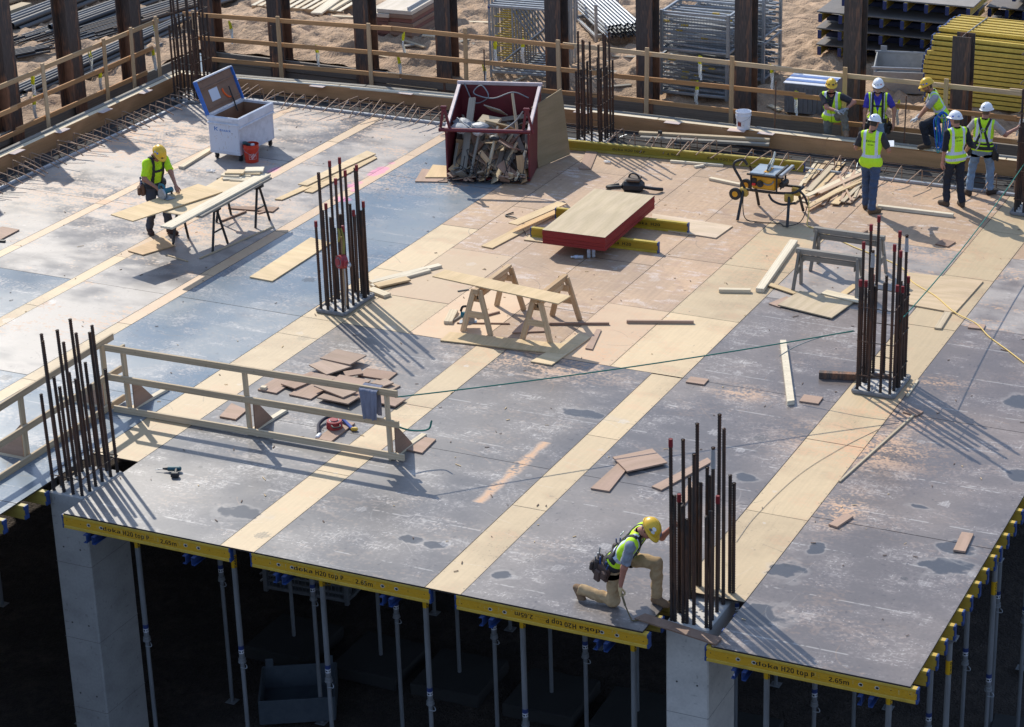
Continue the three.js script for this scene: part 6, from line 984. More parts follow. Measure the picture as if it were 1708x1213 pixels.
solo('rope', 'loose green rope end behind the loose railing', 'rope', tube([[-8.56, 0.5, -3.2], [-8.35, 0.42, -3.3], [-8.15, 0.42, -3.42], [-8.1, 0.55, -3.45]], 0.014, 30, 6), M.rope);
solo('extension_cord', 'yellow extension cord snaking from the table saw past the right cage', 'cord', tube([[-6.45, 0.5, -14.85], [-6.4, 0.25, -14.75], [-6.38, 0.05, -14.6], [-6.31, 0.012, -14.6], [-6.023, 0.012, -14.437], [-5.282, 0.012, -13.919], [-4.215, 0.012, -13.272], [-3.767, 0.03, -12.576], [-3.217, 0.035, -12.073], [-2.719, 0.034, -11.487], [-2.257, 0.035, -11.136], [-1.925, 0.012, -10.719], [-1.518, 0.012, -10.292], [-0.984, 0.012, -9.704]], 0.011, 160, 6), std({ color: C(0.72, 0.50, 0.14), roughness: 0.6 }));
// chalk lines and wires on the strip (thin cables lying on the deck)
solo('cable', 'thin dark line curving over the wide pale strip', 'cable', tube([[-3.169, 0.006, -2.604], [-3.193, 0.006, -3.433], [-3.083, 0.006, -4.764], [-2.82, 0.006, -5.818], [-2.507, 0.006, -6.672]], 0.004, 60, 4), worn(0.3, 0.28, 0.25, 0.8));

// --- black sawhorses with boards at the left, and the boards round them
function metalHorse(label, x, z) {
  const t = thing('sawhorse', label, 'sawhorse', x, 0, z), h = 0.78, L = 0.95;
  mesh('top_rail', merge([cbox(L, 0.07, 0.09, 0.006, 0, h - 0.035, 0), cbox(L * 0.8, 0.05, 0.05, 0.006, 0, h - 0.1, 0)]), M.black, t); mesh('wood_pad', cbox(0.3, 0.03, 0.08, 0.003, 0.3, h + 0.015, 0), M.tanwood[0], t);
  for (const s of [-1, 1]) { for (const q of [-1, 1]) mesh('leg', bar([s * (L / 2 - 0.1), h - 0.05, q * 0.03], [s * (L / 2 - 0.06), 0.0, q * 0.24], 0.04, 0.03, 0.004), M.black, t); mesh('cross_brace', bar([s * (L / 2 - 0.075), 0.32, -0.155], [s * (L / 2 - 0.075), 0.32, 0.155], 0.025, 0.025, 0.003), M.black, t); }
}
metalHorse('black steel sawhorse under the long white plank, the near one', -16.1, -9.66); metalHorse('black steel sawhorse under the long white plank, the far one', -16.08, -11.02);
lay('plank', 'long white plank on the two black sawhorses', 'plank', -15.783, -8.266, -15.785, -11.406, 0.24, 0.04, M.white[0], 0.80);
lay('plank', 'grey edged plank beneath the long white plank', 'plank', -15.662, -9.039, -15.69, -11.349, 0.16, 0.04, M.greywood[0], 0.765);
sheet('plywood_sheet', 'pale plywood sheet lying on the black sawhorses', 'plywood sheet', [[-16.333, -8.978], [-15.895, -8.951], [-15.832, -11.114], [-16.469, -11.231]], 0.02, M.pale[2], 0.79);
sheet('plywood_sheet', 'long plywood strip held out over the sawhorses before the worker', 'plywood sheet', [[-17.039, -8.437], [-16.48, -8.293], [-15.924, -10.223], [-16.578, -10.431]], 0.02, M.pale[0], 0.82);
{ const at = [[-16.284, -11.072, 0.86, 0.24], [-16.248, -11.139, 0.89, 0.22], [-16.22, -11.008, 0.83, 0.24], [-16.126, -11.202, 0.84, 0.2], [-16.016, -11.332, 0.86, 0.26], [-16, -11.392, 0.89, 0.24], [-16.059, -10.994, 0.82, 0.22]]; at.forEach(([x, z, y, w], i) => solo('block', ['pale block second in the left pile on the white plank', 'pale block topmost in the left pile on the white plank', 'pale block lowest in the left pile on the white plank', 'pale block between the two piles on the plank', 'pale block lower in the right pile on the plank', 'pale block on top of the right pile on the plank', 'brown block at the front of the left pile'][i], 'block', cbox(0.34, 0.03, w, 0.003), [M.white[1], M.pale[2], M.white[0]][i % 3], x, y, z, 0.25 + (i % 3) * 0.1)); }
sheet('plywood_offcut', 'plywood piece with a saw cut under the near black sawhorse', 'plywood sheet', [[-17.075, -8.863], [-16.705, -8.783], [-16.46, -9.413], [-16.93, -9.73]], 0.02, ply(0.68, 0.47, 0.27), 0.003);
sheet('plywood_offcut', 'brown plywood strip under the far black sawhorse', 'plywood sheet', [[-16.707, -11.488], [-15.823, -11.627], [-15.865, -11.903], [-16.701, -11.6]], 0.02, M.brownply[1], 0.003);
lay('stick', 'thin brown strip under the far black sawhorse', 'batten', -16.044, -11.465, -15.878, -11.861, 0.06, 0.02, M.brownply[0]); lay('stick', 'thin dark batten between the black sawhorses', 'batten', -16.419, -10.845, -16.304, -11.468, 0.04, 0.03, M.brownply[1]);
lay('stick', 'long thin batten in the shade right of the black sawhorses', 'batten', -15.694, -9.031, -15.387, -10.946, 0.035, 0.02, M.tanwood[0]); lay('stick', 'short thin batten in the shade of the near black sawhorse', 'batten', -16.343, -8.963, -15.803, -8.825, 0.03, 0.015, M.tanwood[1]);
sheet('plywood_offcut', 'pale plywood board left of the centre left rebar cage', 'plywood sheet', [[-14.374, -8.55], [-13.905, -8.523], [-13.949, -10.567], [-14.443, -10.672]], 0.022, ply(0.72, 0.53, 0.30), 0.002);
sheet('plank', 'pale plank behind the centre left cage, left one of three', 'plank', [[-16.177, -12.26], [-16.033, -12.281], [-15.809, -13.882], [-16.014, -13.959]], 0.02, M.pale[0], 0.002);
sheet('plank', 'pale plank behind the centre left cage, middle one of three', 'plank', [[-15.905, -12.865], [-15.72, -12.863], [-15.648, -15.216], [-15.916, -15.401]], 0.02, M.pale[1], 0.002);
sheet('plank', 'pale plank behind the centre left cage, uppermost of three', 'plank', [[-16.199, -13.132], [-16.001, -13.134], [-15.767, -15.378], [-16.031, -15.482]], 0.02, M.pale[2], 0.026);
lay('lumber', 'white timber length left of the job box', 'timber', -18.883, -13.195, -19.011, -14.397, 0.12, 0.05, M.white[1]);
sheet('plywood_offcut', 'plywood piece at the left picture edge', 'plywood sheet', [[-20.021, -8.611], [-19.518, -8.406], [-19.544, -9.048], [-19.928, -9.066]], 0.022, M.brownply[2], 0.002); lay('stick', 'dark offcut at the left picture edge', 'batten', -19.717, -8.393, -19.399, -8.455, 0.06, 0.03, M.black);
lay('lumber', 'white timber by the centre left rebar cage, rear one', 'timber', -12.311, -9.078, -11.612, -10.27, 0.13, 0.045, M.white[0]); lay('lumber', 'white timber by the centre left rebar cage, front one', 'timber', -12.208, -8.937, -11.673, -9.99, 0.11, 0.045, M.white[0]);
lay('board', 'pale board lying beside the white timbers by the rebar cage', 'board', -12.128, -8.939, -11.785, -9.446, 0.2, 0.03, M.pale[1], 0.03); lay('block', 'pale board end at the foot of the centre left rebar cage', 'block', -12.166, -8.802, -11.744, -8.644, 0.16, 0.05, M.white[1]);
// nails, chips and splinters scattered over the deck: too many to count
{
  const g = [], N = 300; for (let i = 0; i < N; i++) { const x = rr(-20.8, -0.3), z = rr(-17.3, -0.4); const c = cbox(rr(0.015, 0.07) * (rnd() < 0.1 ? 2 : 1), 0.006, rr(0.006, 0.016), 0.001); c.rotateY(rr(0, 3.14)); c.translate(x, 0.008, z); g.push(c); }
  const d = [], w = []; g.forEach((q, i) => (i % 3 ? d : w).push(q));
  const a = solo('wood_chips', 'dark wood chips and splinters strewn over the deck', 'wood chips', merge(d), wood(0.16, 0.10, 0.07)); a.userData.kind = 'stuff';
  const b = solo('wood_chips', 'pale wood chips and splinters strewn over the deck', 'wood chips', merge(w), M.pale[0]); b.userData.kind = 'stuff';
}

// ================================================================ people: signed distance fields meshed by surface nets
function surfaceNet(f, lo, hi, h) {
  const n = [0, 1, 2].map((i) => Math.max(2, Math.ceil((hi[i] - lo[i]) / h) + 1)), [nx, ny, nz] = n, F = new Float32Array(nx * ny * nz);
  for (let k = 0, q = 0; k < nz; k++) for (let j = 0; j < ny; j++) for (let i = 0; i < nx; i++) F[q++] = f(lo[0] + i * h, lo[1] + j * h, lo[2] + k * h);
  const id = new Int32Array(nx * ny * nz).fill(-1), pos = [], idx = [], sx = 1, sy = nx, sz = nx * ny;
  const off = [0, 1, sy, sy + 1, sz, sz + 1, sz + sy, sz + sy + 1], ed = [[0, 1], [2, 3], [4, 5], [6, 7], [0, 2], [1, 3], [4, 6], [5, 7], [0, 4], [1, 5], [2, 6], [3, 7]];
  for (let k = 0; k < nz - 1; k++) for (let j = 0; j < ny - 1; j++) for (let i = 0; i < nx - 1; i++) {
    const q = i + j * sy + k * sz; let m = 0; for (let c = 0; c < 8; c++) if (F[q + off[c]] < 0) m |= 1 << c;
    if (m === 0 || m === 255) continue;
    let X = 0, Y = 0, Z = 0, w = 0;
    for (const [a, b] of ed) { const A = F[q + off[a]], B = F[q + off[b]]; if ((A < 0) === (B < 0)) continue; const t = A / (A - B), ax = a & 1, ay = (a >> 1) & 1, az = a >> 2; X += ax + t * ((b & 1) - ax); Y += ay + t * (((b >> 1) & 1) - ay); Z += az + t * ((b >> 2) - az); w++; }
    id[q] = pos.length / 3; pos.push(lo[0] + (i + X / w) * h, lo[1] + (j + Y / w) * h, lo[2] + (k + Z / w) * h);
  }
  const quad = (a, b, c, d, flip) => { if (a < 0 || b < 0 || c < 0 || d < 0) return; flip ? idx.push(a, c, b, a, d, c) : idx.push(a, b, c, a, c, d); };
  for (let k = 1; k < nz - 1; k++) for (let j = 1; j < ny - 1; j++) for (let i = 1; i < nx - 1; i++) {
    const q = i + j * sy + k * sz, s = F[q] < 0;
    if (s !== F[q + sx] < 0) quad(id[q - sy - sz], id[q - sz], id[q], id[q - sy], !s);
    if (s !== F[q + sy] < 0) quad(id[q - sx - sz], id[q - sx], id[q], id[q - sz], !s);
    if (s !== F[q + sz] < 0) quad(id[q - sx - sy], id[q - sy], id[q], id[q - sx], !s);
  }
  const g = new THREE.BufferGeometry(); g.setAttribute('position', new THREE.Float32BufferAttribute(pos, 3)); g.setIndex(idx); g.computeVertexNormals(); return g;
}
// primitives: tapered capsule {a, b, ra, rb, k (flattening along f), f, cut0/cut1 (flat ends)}
const smin = (a, b, k) => { const h = Math.max(k - Math.abs(a - b), 0) / k; return Math.min(a, b) - h * h * k * 0.25; };
function cap(a, b, ra, rb, o = {}) { const ax = a.x, ay = a.y, az = a.z, dx = b.x - ax, dy = b.y - ay, dz = b.z - az, L2 = dx * dx + dy * dy + dz * dz || 1e-9, L = Math.sqrt(L2), f = o.f, k = o.k || 1; 
  return (x, y, z) => { let px = x - ax, py = y - ay, pz = z - az; const u = (px * dx + py * dy + pz * dz) / L2, t = u < 0 ? 0 : u > 1 ? 1 : u; px -= dx * t; py -= dy * t; pz -= dz * t;
    if (f) { const q = (px * f.x + py * f.y + pz * f.z) * (k - 1); px += f.x * q; py += f.y * q; pz += f.z * q; }
    let d = Math.sqrt(px * px + py * py + pz * pz) - (ra + (rb - ra) * t); if (o.cut1) d = Math.max(d, (u - 1) * L); if (o.cut0) d = Math.max(d, -u * L); return d; }; }
const union = (ps, k = 0.035) => (x, y, z) => { let d = 1e3; for (const p of ps) d = smin(d, p(x, y, z), k); return d; };
function tint(g, fn) { const p = g.attributes.position, c = new Float32Array(p.count * 3); for (let i = 0; i < p.count; i++) c.set(fn(p.getX(i), p.getY(i), p.getZ(i)), i * 3); g.setAttribute('color', new THREE.BufferAttribute(c, 3)); return g; }
const skin = std({ vertexColors: true, roughness: 0.6 });
// a head in its own frame: origin at the centre, +z the face, +y up
const headField = (() => {
  const E = (cx, cy, cz, rx, ry, rz) => (x, y, z) => { const a = (x - cx) / rx, b = (y - cy) / ry, c = (z - cz) / rz; return (Math.sqrt(a * a + b * b + c * c) - 1) * Math.min(rx, ry, rz); };
  const solid = union([E(0, 0.03, -0.008, 0.076, 0.092, 0.096), E(0, -0.05, 0.022, 0.058, 0.066, 0.07), cap(V3(0, -0.085, 0.062), V3(0, -0.095, 0.05), 0.022, 0.026), cap(V3(0, -0.04, -0.02), V3(0, -0.19, -0.035), 0.055, 0.06)], 0.03);
  const det = [cap(V3(0, 0.012, 0.088), V3(0, -0.03, 0.108), 0.009, 0.014), cap(V3(-0.013, -0.035, 0.094), V3(0.013, -0.035, 0.094), 0.009, 0.009), cap(V3(-0.02, -0.066, 0.083), V3(0.02, -0.066, 0.083), 0.008, 0.008), cap(V3(-0.045, 0.03, 0.074), V3(0.045, 0.03, 0.074), 0.011, 0.011)];
  const ears = [E(0.078, -0.005, -0.01, 0.011, 0.034, 0.02), E(-0.078, -0.005, -0.01, 0.011, 0.034, 0.02)], eyes = [E(0.031, 0.008, 0.09, 0.016, 0.011, 0.014), E(-0.031, 0.008, 0.09, 0.016, 0.011, 0.014)], balls = [E(0.031, 0.008, 0.078, 0.012, 0.012, 0.012), E(-0.031, 0.008, 0.078, 0.012, 0.012, 0.012)];
  return (x, y, z) => { let d = solid(x, y, z); for (const p of det) d = smin(d, p(x, y, z), 0.014); for (const p of ears) d = smin(d, p(x, y, z), 0.008); for (const p of eyes) d = Math.max(d, -p(x, y, z)); for (const p of balls) d = Math.min(d, p(x, y, z)); return d; };
})();
const headGeo = surfaceNet(headField, [-0.1, -0.2, -0.12], [0.1, 0.14, 0.14], 0.0048);
const handGeo = {};
for (const pose of ['relaxed', 'grip']) {
  const G = pose === 'grip' ? [1.0, 1.35, 0.9] : [0.25, 0.5, 0.35], ps = [cap(V3(-0.022, 0.02, 0), V3(-0.026, 0.082, 0), 0.017, 0.015), cap(V3(0.0, 0.0, 0), V3(0.0, 0.088, 0), 0.022, 0.014), cap(V3(0.02, 0.02, 0), V3(0.024, 0.084, 0), 0.018, 0.015), cap(V3(0, -0.05, 0), V3(0, 0.02, 0), 0.027, 0.024)];
  const fing = [];
  [[-0.03, 0.056, 0.0075], [-0.011, 0.07, 0.0088], [0.01, 0.076, 0.009], [0.029, 0.07, 0.0086]].forEach(([x, L, r]) => { let p = V3(x, 0.086, 0), a = 0; [0.46, 0.3, 0.24].forEach((s, i) => { a += G[i]; const q = V3(p.x * 1.02, p.y + Math.cos(a) * L * s, p.z + Math.sin(a) * L * s); fing.push(cap(p, q, r - i * 0.0009, r - (i + 1) * 0.0009)); p = q; }); });
  const t = pose === 'grip' ? [V3(0.03, 0.025, 0.008), V3(0.05, 0.055, 0.03), V3(0.035, 0.078, 0.05), V3(0.015, 0.085, 0.055)] : [V3(0.03, 0.02, 0.006), V3(0.056, 0.05, 0.018), V3(0.064, 0.078, 0.026), V3(0.064, 0.098, 0.032)];
  for (let i = 0; i < 3; i++) fing.push(cap(t[i], t[i + 1], 0.0125 - i * 0.0014, 0.0112 - i * 0.0014));
  const palm = union(ps, 0.02); handGeo[pose] = surfaceNet((x, y, z) => { let d = palm(x, y, z); for (const p of fing) d = smin(d, p(x, y, z), 0.006); return d; }, [-0.06, -0.07, -0.04], [0.09, 0.18, 0.09], 0.0038);
}
function placed(g, x, y, z, o, mirror) {                              // basis x, y, z and origin o
  const r = g.clone(); if (mirror) { r.scale(-1, 1, 1); const i = r.index.array; for (let k = 0; k < i.length; k += 3) [i[k], i[k + 1]] = [i[k + 1], i[k]]; }
  r.applyMatrix4(new THREE.Matrix4().makeBasis(x, y, z).setPosition(o)); return r;
}
function ik(a, c, l1, l2, pole) { const d = c.clone().sub(a), L = Math.min(d.length(), (l1 + l2) * 0.999), u = d.clone().normalize(), x = (L * L + l1 * l1 - l2 * l2) / (2 * L), h = Math.sqrt(Math.max(0, l1 * l1 - x * x)), p = pole.clone().sub(u.clone().multiplyScalar(pole.dot(u))).normalize(); return a.clone().addScaledVector(u, x).addScaledVector(p, h); }
const cloth = (r, g, b, rough = 0.92) => std({ color: C(r, g, b), roughness: rough, vertexColors: true });
function vestTexture(o) {
  return canvasTex(1024, 512, (g, W, H) => {
    const X = (x, back) => (back ? (0.5 - x / 0.64 + 0.5) * 0.5 * W + W * 0.25 - 0.0 * W : (x / 0.64 + 0.5) * 0.5 * W), Y = (s) => H * (1 - (s + 0.12) / 0.78), col = '#c3f02a';
    g.fillStyle = col; g.fillRect(0, 0, W, H);
    for (let i = 0; i < 500; i++) { g.fillStyle = `rgba(${rnd() < 0.5 ? '120,160,0' : '240,255,120'},.06)`; g.fillRect(rnd() * W, rnd() * H, 3 + rnd() * 14, 10 + rnd() * 60); }
    const px = (m) => (m / 0.64) * 0.5 * W, py = (m) => (m / 0.78) * H;
    for (const back of [0, 1]) {
      const cx = back ? W * 0.75 : W * 0.25, x0 = back ? W * 0.5 : 0;
      g.save(); g.beginPath(); g.rect(x0, 0, W * 0.5, H); g.clip();
      const silver = '#c9cfdd', trim = o.trim;
      for (const s of [-1, 1]) { if (trim) { g.fillStyle = trim; g.fillRect(cx + s * px(0.115) - px(0.036), 0, px(0.072), Y(o.bands[0])); } g.fillStyle = silver; g.fillRect(cx + s * px(0.115) - px(0.026), 0, px(0.052), Y(o.bands[0])); }
      for (const s of o.bands) { if (trim) { g.fillStyle = trim; g.fillRect(x0, Y(s) - py(0.04), W / 2, py(0.08)); } g.fillStyle = silver; g.fillRect(x0, Y(s) - py(0.028), W / 2, py(0.056)); g.fillStyle = 'rgba(90,95,120,.35)'; for (let k = 0; k < 7; k++) g.fillRect(x0 + rnd() * W / 2, Y(s) - py(0.028), 2 + rnd() * 9, py(0.056)); }
      if (!back) {
        g.fillStyle = o.zip || '#7f9a20'; g.fillRect(cx - px(0.007), 0, px(0.014), H);
        g.fillStyle = o.shirtCss; g.beginPath(); g.moveTo(cx - px(o.vw || 0.085), 0); g.lineTo(cx + px(o.vw || 0.085), 0); g.lineTo(cx + px(0.005), Y(o.v || 0.30)); g.lineTo(cx - px(0.005), Y(o.v || 0.30)); g.fill();
        if (o.pockets) { g.strokeStyle = '#86a81c'; g.lineWidth = 4; for (const s of [-1, 1]) { g.strokeRect(cx + s * px(0.11) - px(0.05), Y(0.22), px(0.1), py(0.12)); g.strokeRect(cx + s * px(0.11) - px(0.05), Y(0.36), px(0.1), py(0.1)); } }
      } else if (o.logo) { g.fillStyle = '#11160a'; g.fillRect(cx - px(0.085), Y(0.425), px(0.03), py(0.045)); g.fillStyle = col; g.fillRect(cx - px(0.073), Y(0.413), px(0.018), py(0.009)); g.fillRect(cx - px(0.073), Y(0.398), px(0.012), py(0.02)); g.fillStyle = '#11160a'; g.font = `bold ${Math.round(py(0.052))}px sans-serif`; g.fillText('Kerson', cx - px(0.05), Y(0.385)); g.font = `bold ${Math.round(py(0.034))}px sans-serif`; g.fillText('555-4400', cx - px(0.055), Y(0.325)); }
      g.restore();
    }
  });
}
function person(o) {
  const T = thing('person', o.label, 'person', ...o.at), hd = V3(o.head[0], 0, o.head[1]).normalize(), lf = V3(hd.z, 0, -hd.x);   // heading and the person's left
  const O = V3(...o.at), w = (p) => V3(...p).sub(O), B = (l, u, f) => V3(0, u, 0).addScaledVector(lf, l).addScaledVector(hd, f), get = (p) => (p.length === 4 ? w(p) : B(...p));
  const pel = get(o.pelvis), sc = o.scale || 1, up = B(...o.spine).normalize(), tw = o.twist || 0, side0 = lf.clone().multiplyScalar(Math.cos(tw)).addScaledVector(hd, Math.sin(tw));
  const fr = side0.clone().cross(up).normalize(), side = up.clone().cross(fr).normalize();
  const at = (x, s, f) => pel.clone().addScaledVector(side, x * sc).addScaledVector(up, s * sc).addScaledVector(fr, f * sc), hipS = lf;
  const neck = at(0, 0.545, 0.0), sh = { L: at(0.185, 0.475, -0.01), R: at(-0.185, 0.475, -0.01) }, hip = { L: pel.clone().addScaledVector(hipS, 0.09), R: pel.clone().addScaledVector(hipS, -0.09) };
  const hz = B(...o.face).normalize(), hy = (o.headUp ? B(...o.headUp) : up.clone().lerp(V3(0, 1, 0), 0.6)), hx = hy.clone().cross(hz).normalize(), hyy = hz.clone().cross(hx).normalize(), hc = neck.clone().addScaledVector(up, 0.06).addScaledVector(hyy, 0.10).addScaledVector(hz, 0.025);
  const J = {}; for (const s of ['L', 'R']) { const wr = get(o.wrist[s]), ak = get(o.ankle[s]); J[s] = { wr, ak, el: ik(sh[s], wr, 0.295 * sc, 0.265 * sc, B(...o.elbow[s])), kn: ik(hip[s], ak, 0.44 * sc, 0.43 * sc, B(...o.knee[s])), toe: B(...o.toe[s]).normalize() }; const d = wr.clone().sub(sh[s]), mx = 0.556 * sc; if (d.length() > mx) J[s].wr = sh[s].clone().addScaledVector(d.normalize(), mx); }
  const torso = (g, depth = 1) => [cap(hip.L, hip.R, 0.112 + g, 0.112 + g, { f: hd, k: 1.05 }), cap(at(0, 0.02, 0.0), at(0, 0.26, 0.01), 0.135 + g + (o.belly || 0), 0.14 + g + (o.belly || 0) * 0.6, { f: fr, k: 1.25 }), cap(at(0.075, 0.27, 0.0), at(0.085, 0.43, 0.0), 0.098 + g, 0.085 + g, { f: fr, k: 1.04 }), cap(at(-0.075, 0.27, 0.0), at(-0.085, 0.43, 0.0), 0.098 + g, 0.085 + g, { f: fr, k: 1.04 }), cap(at(0.15, 0.48, -0.012), at(-0.15, 0.48, -0.012), 0.062 + g * 0.8, 0.062 + g * 0.8), cap(at(0.06, 0.52, -0.01), at(-0.06, 0.52, -0.01), 0.052 + g * 0.6, 0.052 + g * 0.6)];
  const arm = (s, g) => [cap(sh[s], J[s].el, 0.057 + g, 0.043 + g)], fore = (s, g) => [cap(J[s].el, J[s].wr, 0.044 + g, 0.028 + g)];
  const leg = (s, g) => { const { kn, ak } = J[s], cal = kn.clone().lerp(ak, 0.35).addScaledVector(V3(0, 0, 0), 0); return [cap(hip[s], kn, 0.088 + g, 0.058 + g), cap(kn, cal, 0.056 + g, 0.056 + g), cap(cal, ak, 0.055 + g, 0.04 + g)]; };
  const bounds = (pts, m) => { const b = new THREE.Box3().setFromPoints(pts).expandByScalar(m); return [[b.min.x, b.min.y, b.min.z], [b.max.x, b.max.y, b.max.z]]; };
  const all = [neck, sh.L, sh.R, hip.L, hip.R, ...['L', 'R'].flatMap((s) => [J[s].el, J[s].wr, J[s].kn, J[s].ak])];
  const put = (name, g, mat) => { if (mat.vertexColors && !g.attributes.color) tint(g, (x, y, z) => { const v = 0.72 + 0.42 * fbm(x * 9 + 3, y * 7 + z * 8, 3) + 0.22 * (noise(x * 60, y * 60 + z * 50) - 0.5); return [v, v * 0.99, v * 0.97]; }); return mesh(name, g, mat, T); }, cell = o.cell || 0.017;
  // body: one skin surface with head and hands
  {
    const sk = o.skin || [0.42, 0.215, 0.14], f = union([...torso(-0.012), cap(at(0, 0.5, -0.01), hc, 0.062, 0.055), ...['L', 'R'].flatMap((s) => [...arm(s, 0), ...fore(s, 0), ...leg(s, -0.008)])], 0.03);
    const body = tint(surfaceNet(f, ...bounds(all, 0.17), cell), () => sk), parts = [body];
    const hair = o.hair || [0.05, 0.032, 0.02], bd = o.beard;
    parts.push(tint(placed(headGeo, hx, hyy, hz, hc), (x, y, z) => { const p = V3(x, y, z).sub(hc), a = p.dot(hx), b = p.dot(hyy), c = p.dot(hz);
      if (Math.hypot(Math.abs(a) - 0.031, b - 0.008) < 0.0085 && c > 0.07) return Math.hypot(Math.abs(a) - 0.031, b - 0.008) < 0.0042 ? [0.03, 0.02, 0.015] : [0.55, 0.52, 0.5];
      if (c < -0.02 && b > -0.06 && Math.abs(a) < 0.075) return hair;
      if (b > -0.012 - 0.5 * (c + 0.05) && c < 0.03 && b < 0.06 && Math.abs(a) < 0.074 && c < 0.02 - 0.0 * b && b > -0.045) return hair;
      if (b > 0.05) return hair; if (bd && b < -0.045 && c > 0.0 && !(Math.abs(a) < 0.02 && Math.abs(b + 0.066) < 0.007)) return [mix(sk[0], bd[0], 0.75), mix(sk[1], bd[1], 0.75), mix(sk[2], bd[2], 0.75)];
      if (Math.abs(b + 0.066) < 0.007 && Math.abs(a) < 0.024 && c > 0.07) return [sk[0] * 0.85, sk[1] * 0.6, sk[2] * 0.6]; if (Math.abs(b - 0.034) < 0.006 && Math.abs(a) > 0.015 && Math.abs(a) < 0.048 && c > 0.06) return hair; return sk; }));
    for (const s of ['L', 'R']) { const y = J[s].wr.clone().sub(J[s].el).normalize(); const yd = o.handDir && o.handDir[s] ? B(...o.handDir[s]).normalize() : y; let pz = B(...(o.palm && o.palm[s] ? o.palm[s] : [s === 'L' ? -1 : 1, 0, 0])); pz = pz.sub(yd.clone().multiplyScalar(pz.dot(yd))).normalize(); const x = yd.clone().cross(pz).normalize();
      // the hand model is a right hand when its thumb lies on +x seen with the palm to +z
      const mirror = s === 'R'; const g = placed(handGeo[(o.hand && o.hand[s]) || 'relaxed'], x, yd, pz, J[s].wr.clone().addScaledVector(yd, 0.02), mirror), gl = o.glove && o.glove[s];
      parts.push(tint(g, () => gl || sk)); J[s].hand = J[s].wr.clone().addScaledVector(yd, 0.1); }
    put('body', mergeGeometries(parts.map((g) => { g.deleteAttribute('uv'); return g.index ? g.toNonIndexed() : g; })), skin);
  }
  const wr1 = (x, y, z) => (noise(x * 17 + y * 6, y * 24 + z * 15) - 0.5) * 0.016 + Math.sin(y * 55 + 9 * noise(x * 7, z * 7)) * 0.0035 * noise(x * 5 + 7, y * 9);
  if (o.shirt) {
    const sl = o.sleeve || 0.62, ps = [...torso(0.004)]; for (const s of ['L', 'R']) { if (sl <= 1) ps.push(cap(sh[s], sh[s].clone().lerp(J[s].el, sl), 0.07, 0.064, { cut1: 1 })); else { ps.push(...arm(s, 0.016), cap(J[s].el, J[s].el.clone().lerp(J[s].wr, sl - 1), 0.056, 0.048, { cut1: 1 })); } }
    const f = union(ps, 0.025); put('shirt', surfaceNet((x, y, z) => f(x, y, z) + wr1(x, y, z), ...bounds([...all.slice(0, 5), J.L.el, J.R.el, ...(sl > 1 ? [J.L.wr, J.R.wr] : [])], 0.17), cell), o.shirt);
    put('collar', new THREE.TorusGeometry(0.066, 0.014, 8, 20).applyMatrix4(new THREE.Matrix4().makeBasis(side, fr, up).setPosition(at(0, 0.565, -0.005))), o.shirt);
  }
  { // trousers
    const f = union([cap(hip.L, hip.R, 0.122, 0.122, { f: hd, k: 1.05 }), cap(pel, at(0, 0.09, 0), 0.138 + (o.belly || 0), 0.138 + (o.belly || 0), { f: fr, k: 1.2, cut1: 1 }), ...['L', 'R'].flatMap((s) => { const l = leg(s, 0.017); const { kn, ak } = J[s], cal = kn.clone().lerp(ak, 0.35); l[2] = cap(cal, ak, 0.07, 0.068, { cut1: 1 }); return l; })], 0.025);
    put('trousers', surfaceNet((x, y, z) => f(x, y, z) + wr1(x, y, z) * 1.5, ...bounds([hip.L, hip.R, at(0, 0.1, 0), J.L.kn, J.R.kn, J.L.ak, J.R.ak], 0.17), cell), o.trousers);
  }
  for (const s of ['L', 'R']) { // boots
    const { ak, toe, kn } = J[s], tt = toe, dn = o.sole && o.sole[s] ? B(...o.sole[s]).normalize() : V3(0, -1, 0), heel = ak.clone().addScaledVector(dn, 0.045).addScaledVector(tt, -0.035), ball = ak.clone().addScaledVector(dn, 0.055).addScaledVector(tt, 0.13);
    const f = union([cap(heel, ball, 0.046, 0.045), cap(ak, ak.clone().lerp(kn, 0.22), 0.052, 0.06, { cut1: 1 }), cap(ak, ball, 0.048, 0.035), cap(ball, ball.clone().addScaledVector(tt, 0.035), 0.045, 0.04)], 0.03), q = ak.clone().addScaledVector(dn, 0.09);
    put('boot', surfaceNet((x, y, z) => Math.max(f(x, y, z), (x - q.x) * dn.x + (y - q.y) * dn.y + (z - q.z) * dn.z), ...bounds([ak, heel, ball, ak.clone().lerp(kn, 0.25), ball.clone().addScaledVector(tt, 0.06)], 0.09), 0.011), o.boots || cloth(0.10, 0.06, 0.035));
  }
  const inv = (x, y, z) => { const p = V3(x, y, z).sub(pel); return [p.dot(side), p.dot(up), p.dot(fr)]; };
  if (o.vest) {
    const f = union(torso(0.02), 0.025), hem = o.vest.hem ?? -0.03, nk = cap(at(0, 0.50, 0.03), at(0, 0.7, 0.05), 0.074, 0.09);
    const field = (x, y, z) => { const [a, s] = inv(x, y, z); return Math.max(f(x, y, z) + wr1(x, y, z) * 0.7, hem - s, -nk(x, y, z)); };
    const g = surfaceNet(field, ...bounds([at(0.2, -0.1, 0), at(-0.2, -0.1, 0), at(0.2, 0.6, 0), at(-0.2, 0.6, 0)], 0.16), 0.0125).toNonIndexed(), p = g.attributes.position, nn = g.attributes.normal, uv = new Float32Array(p.count * 2);
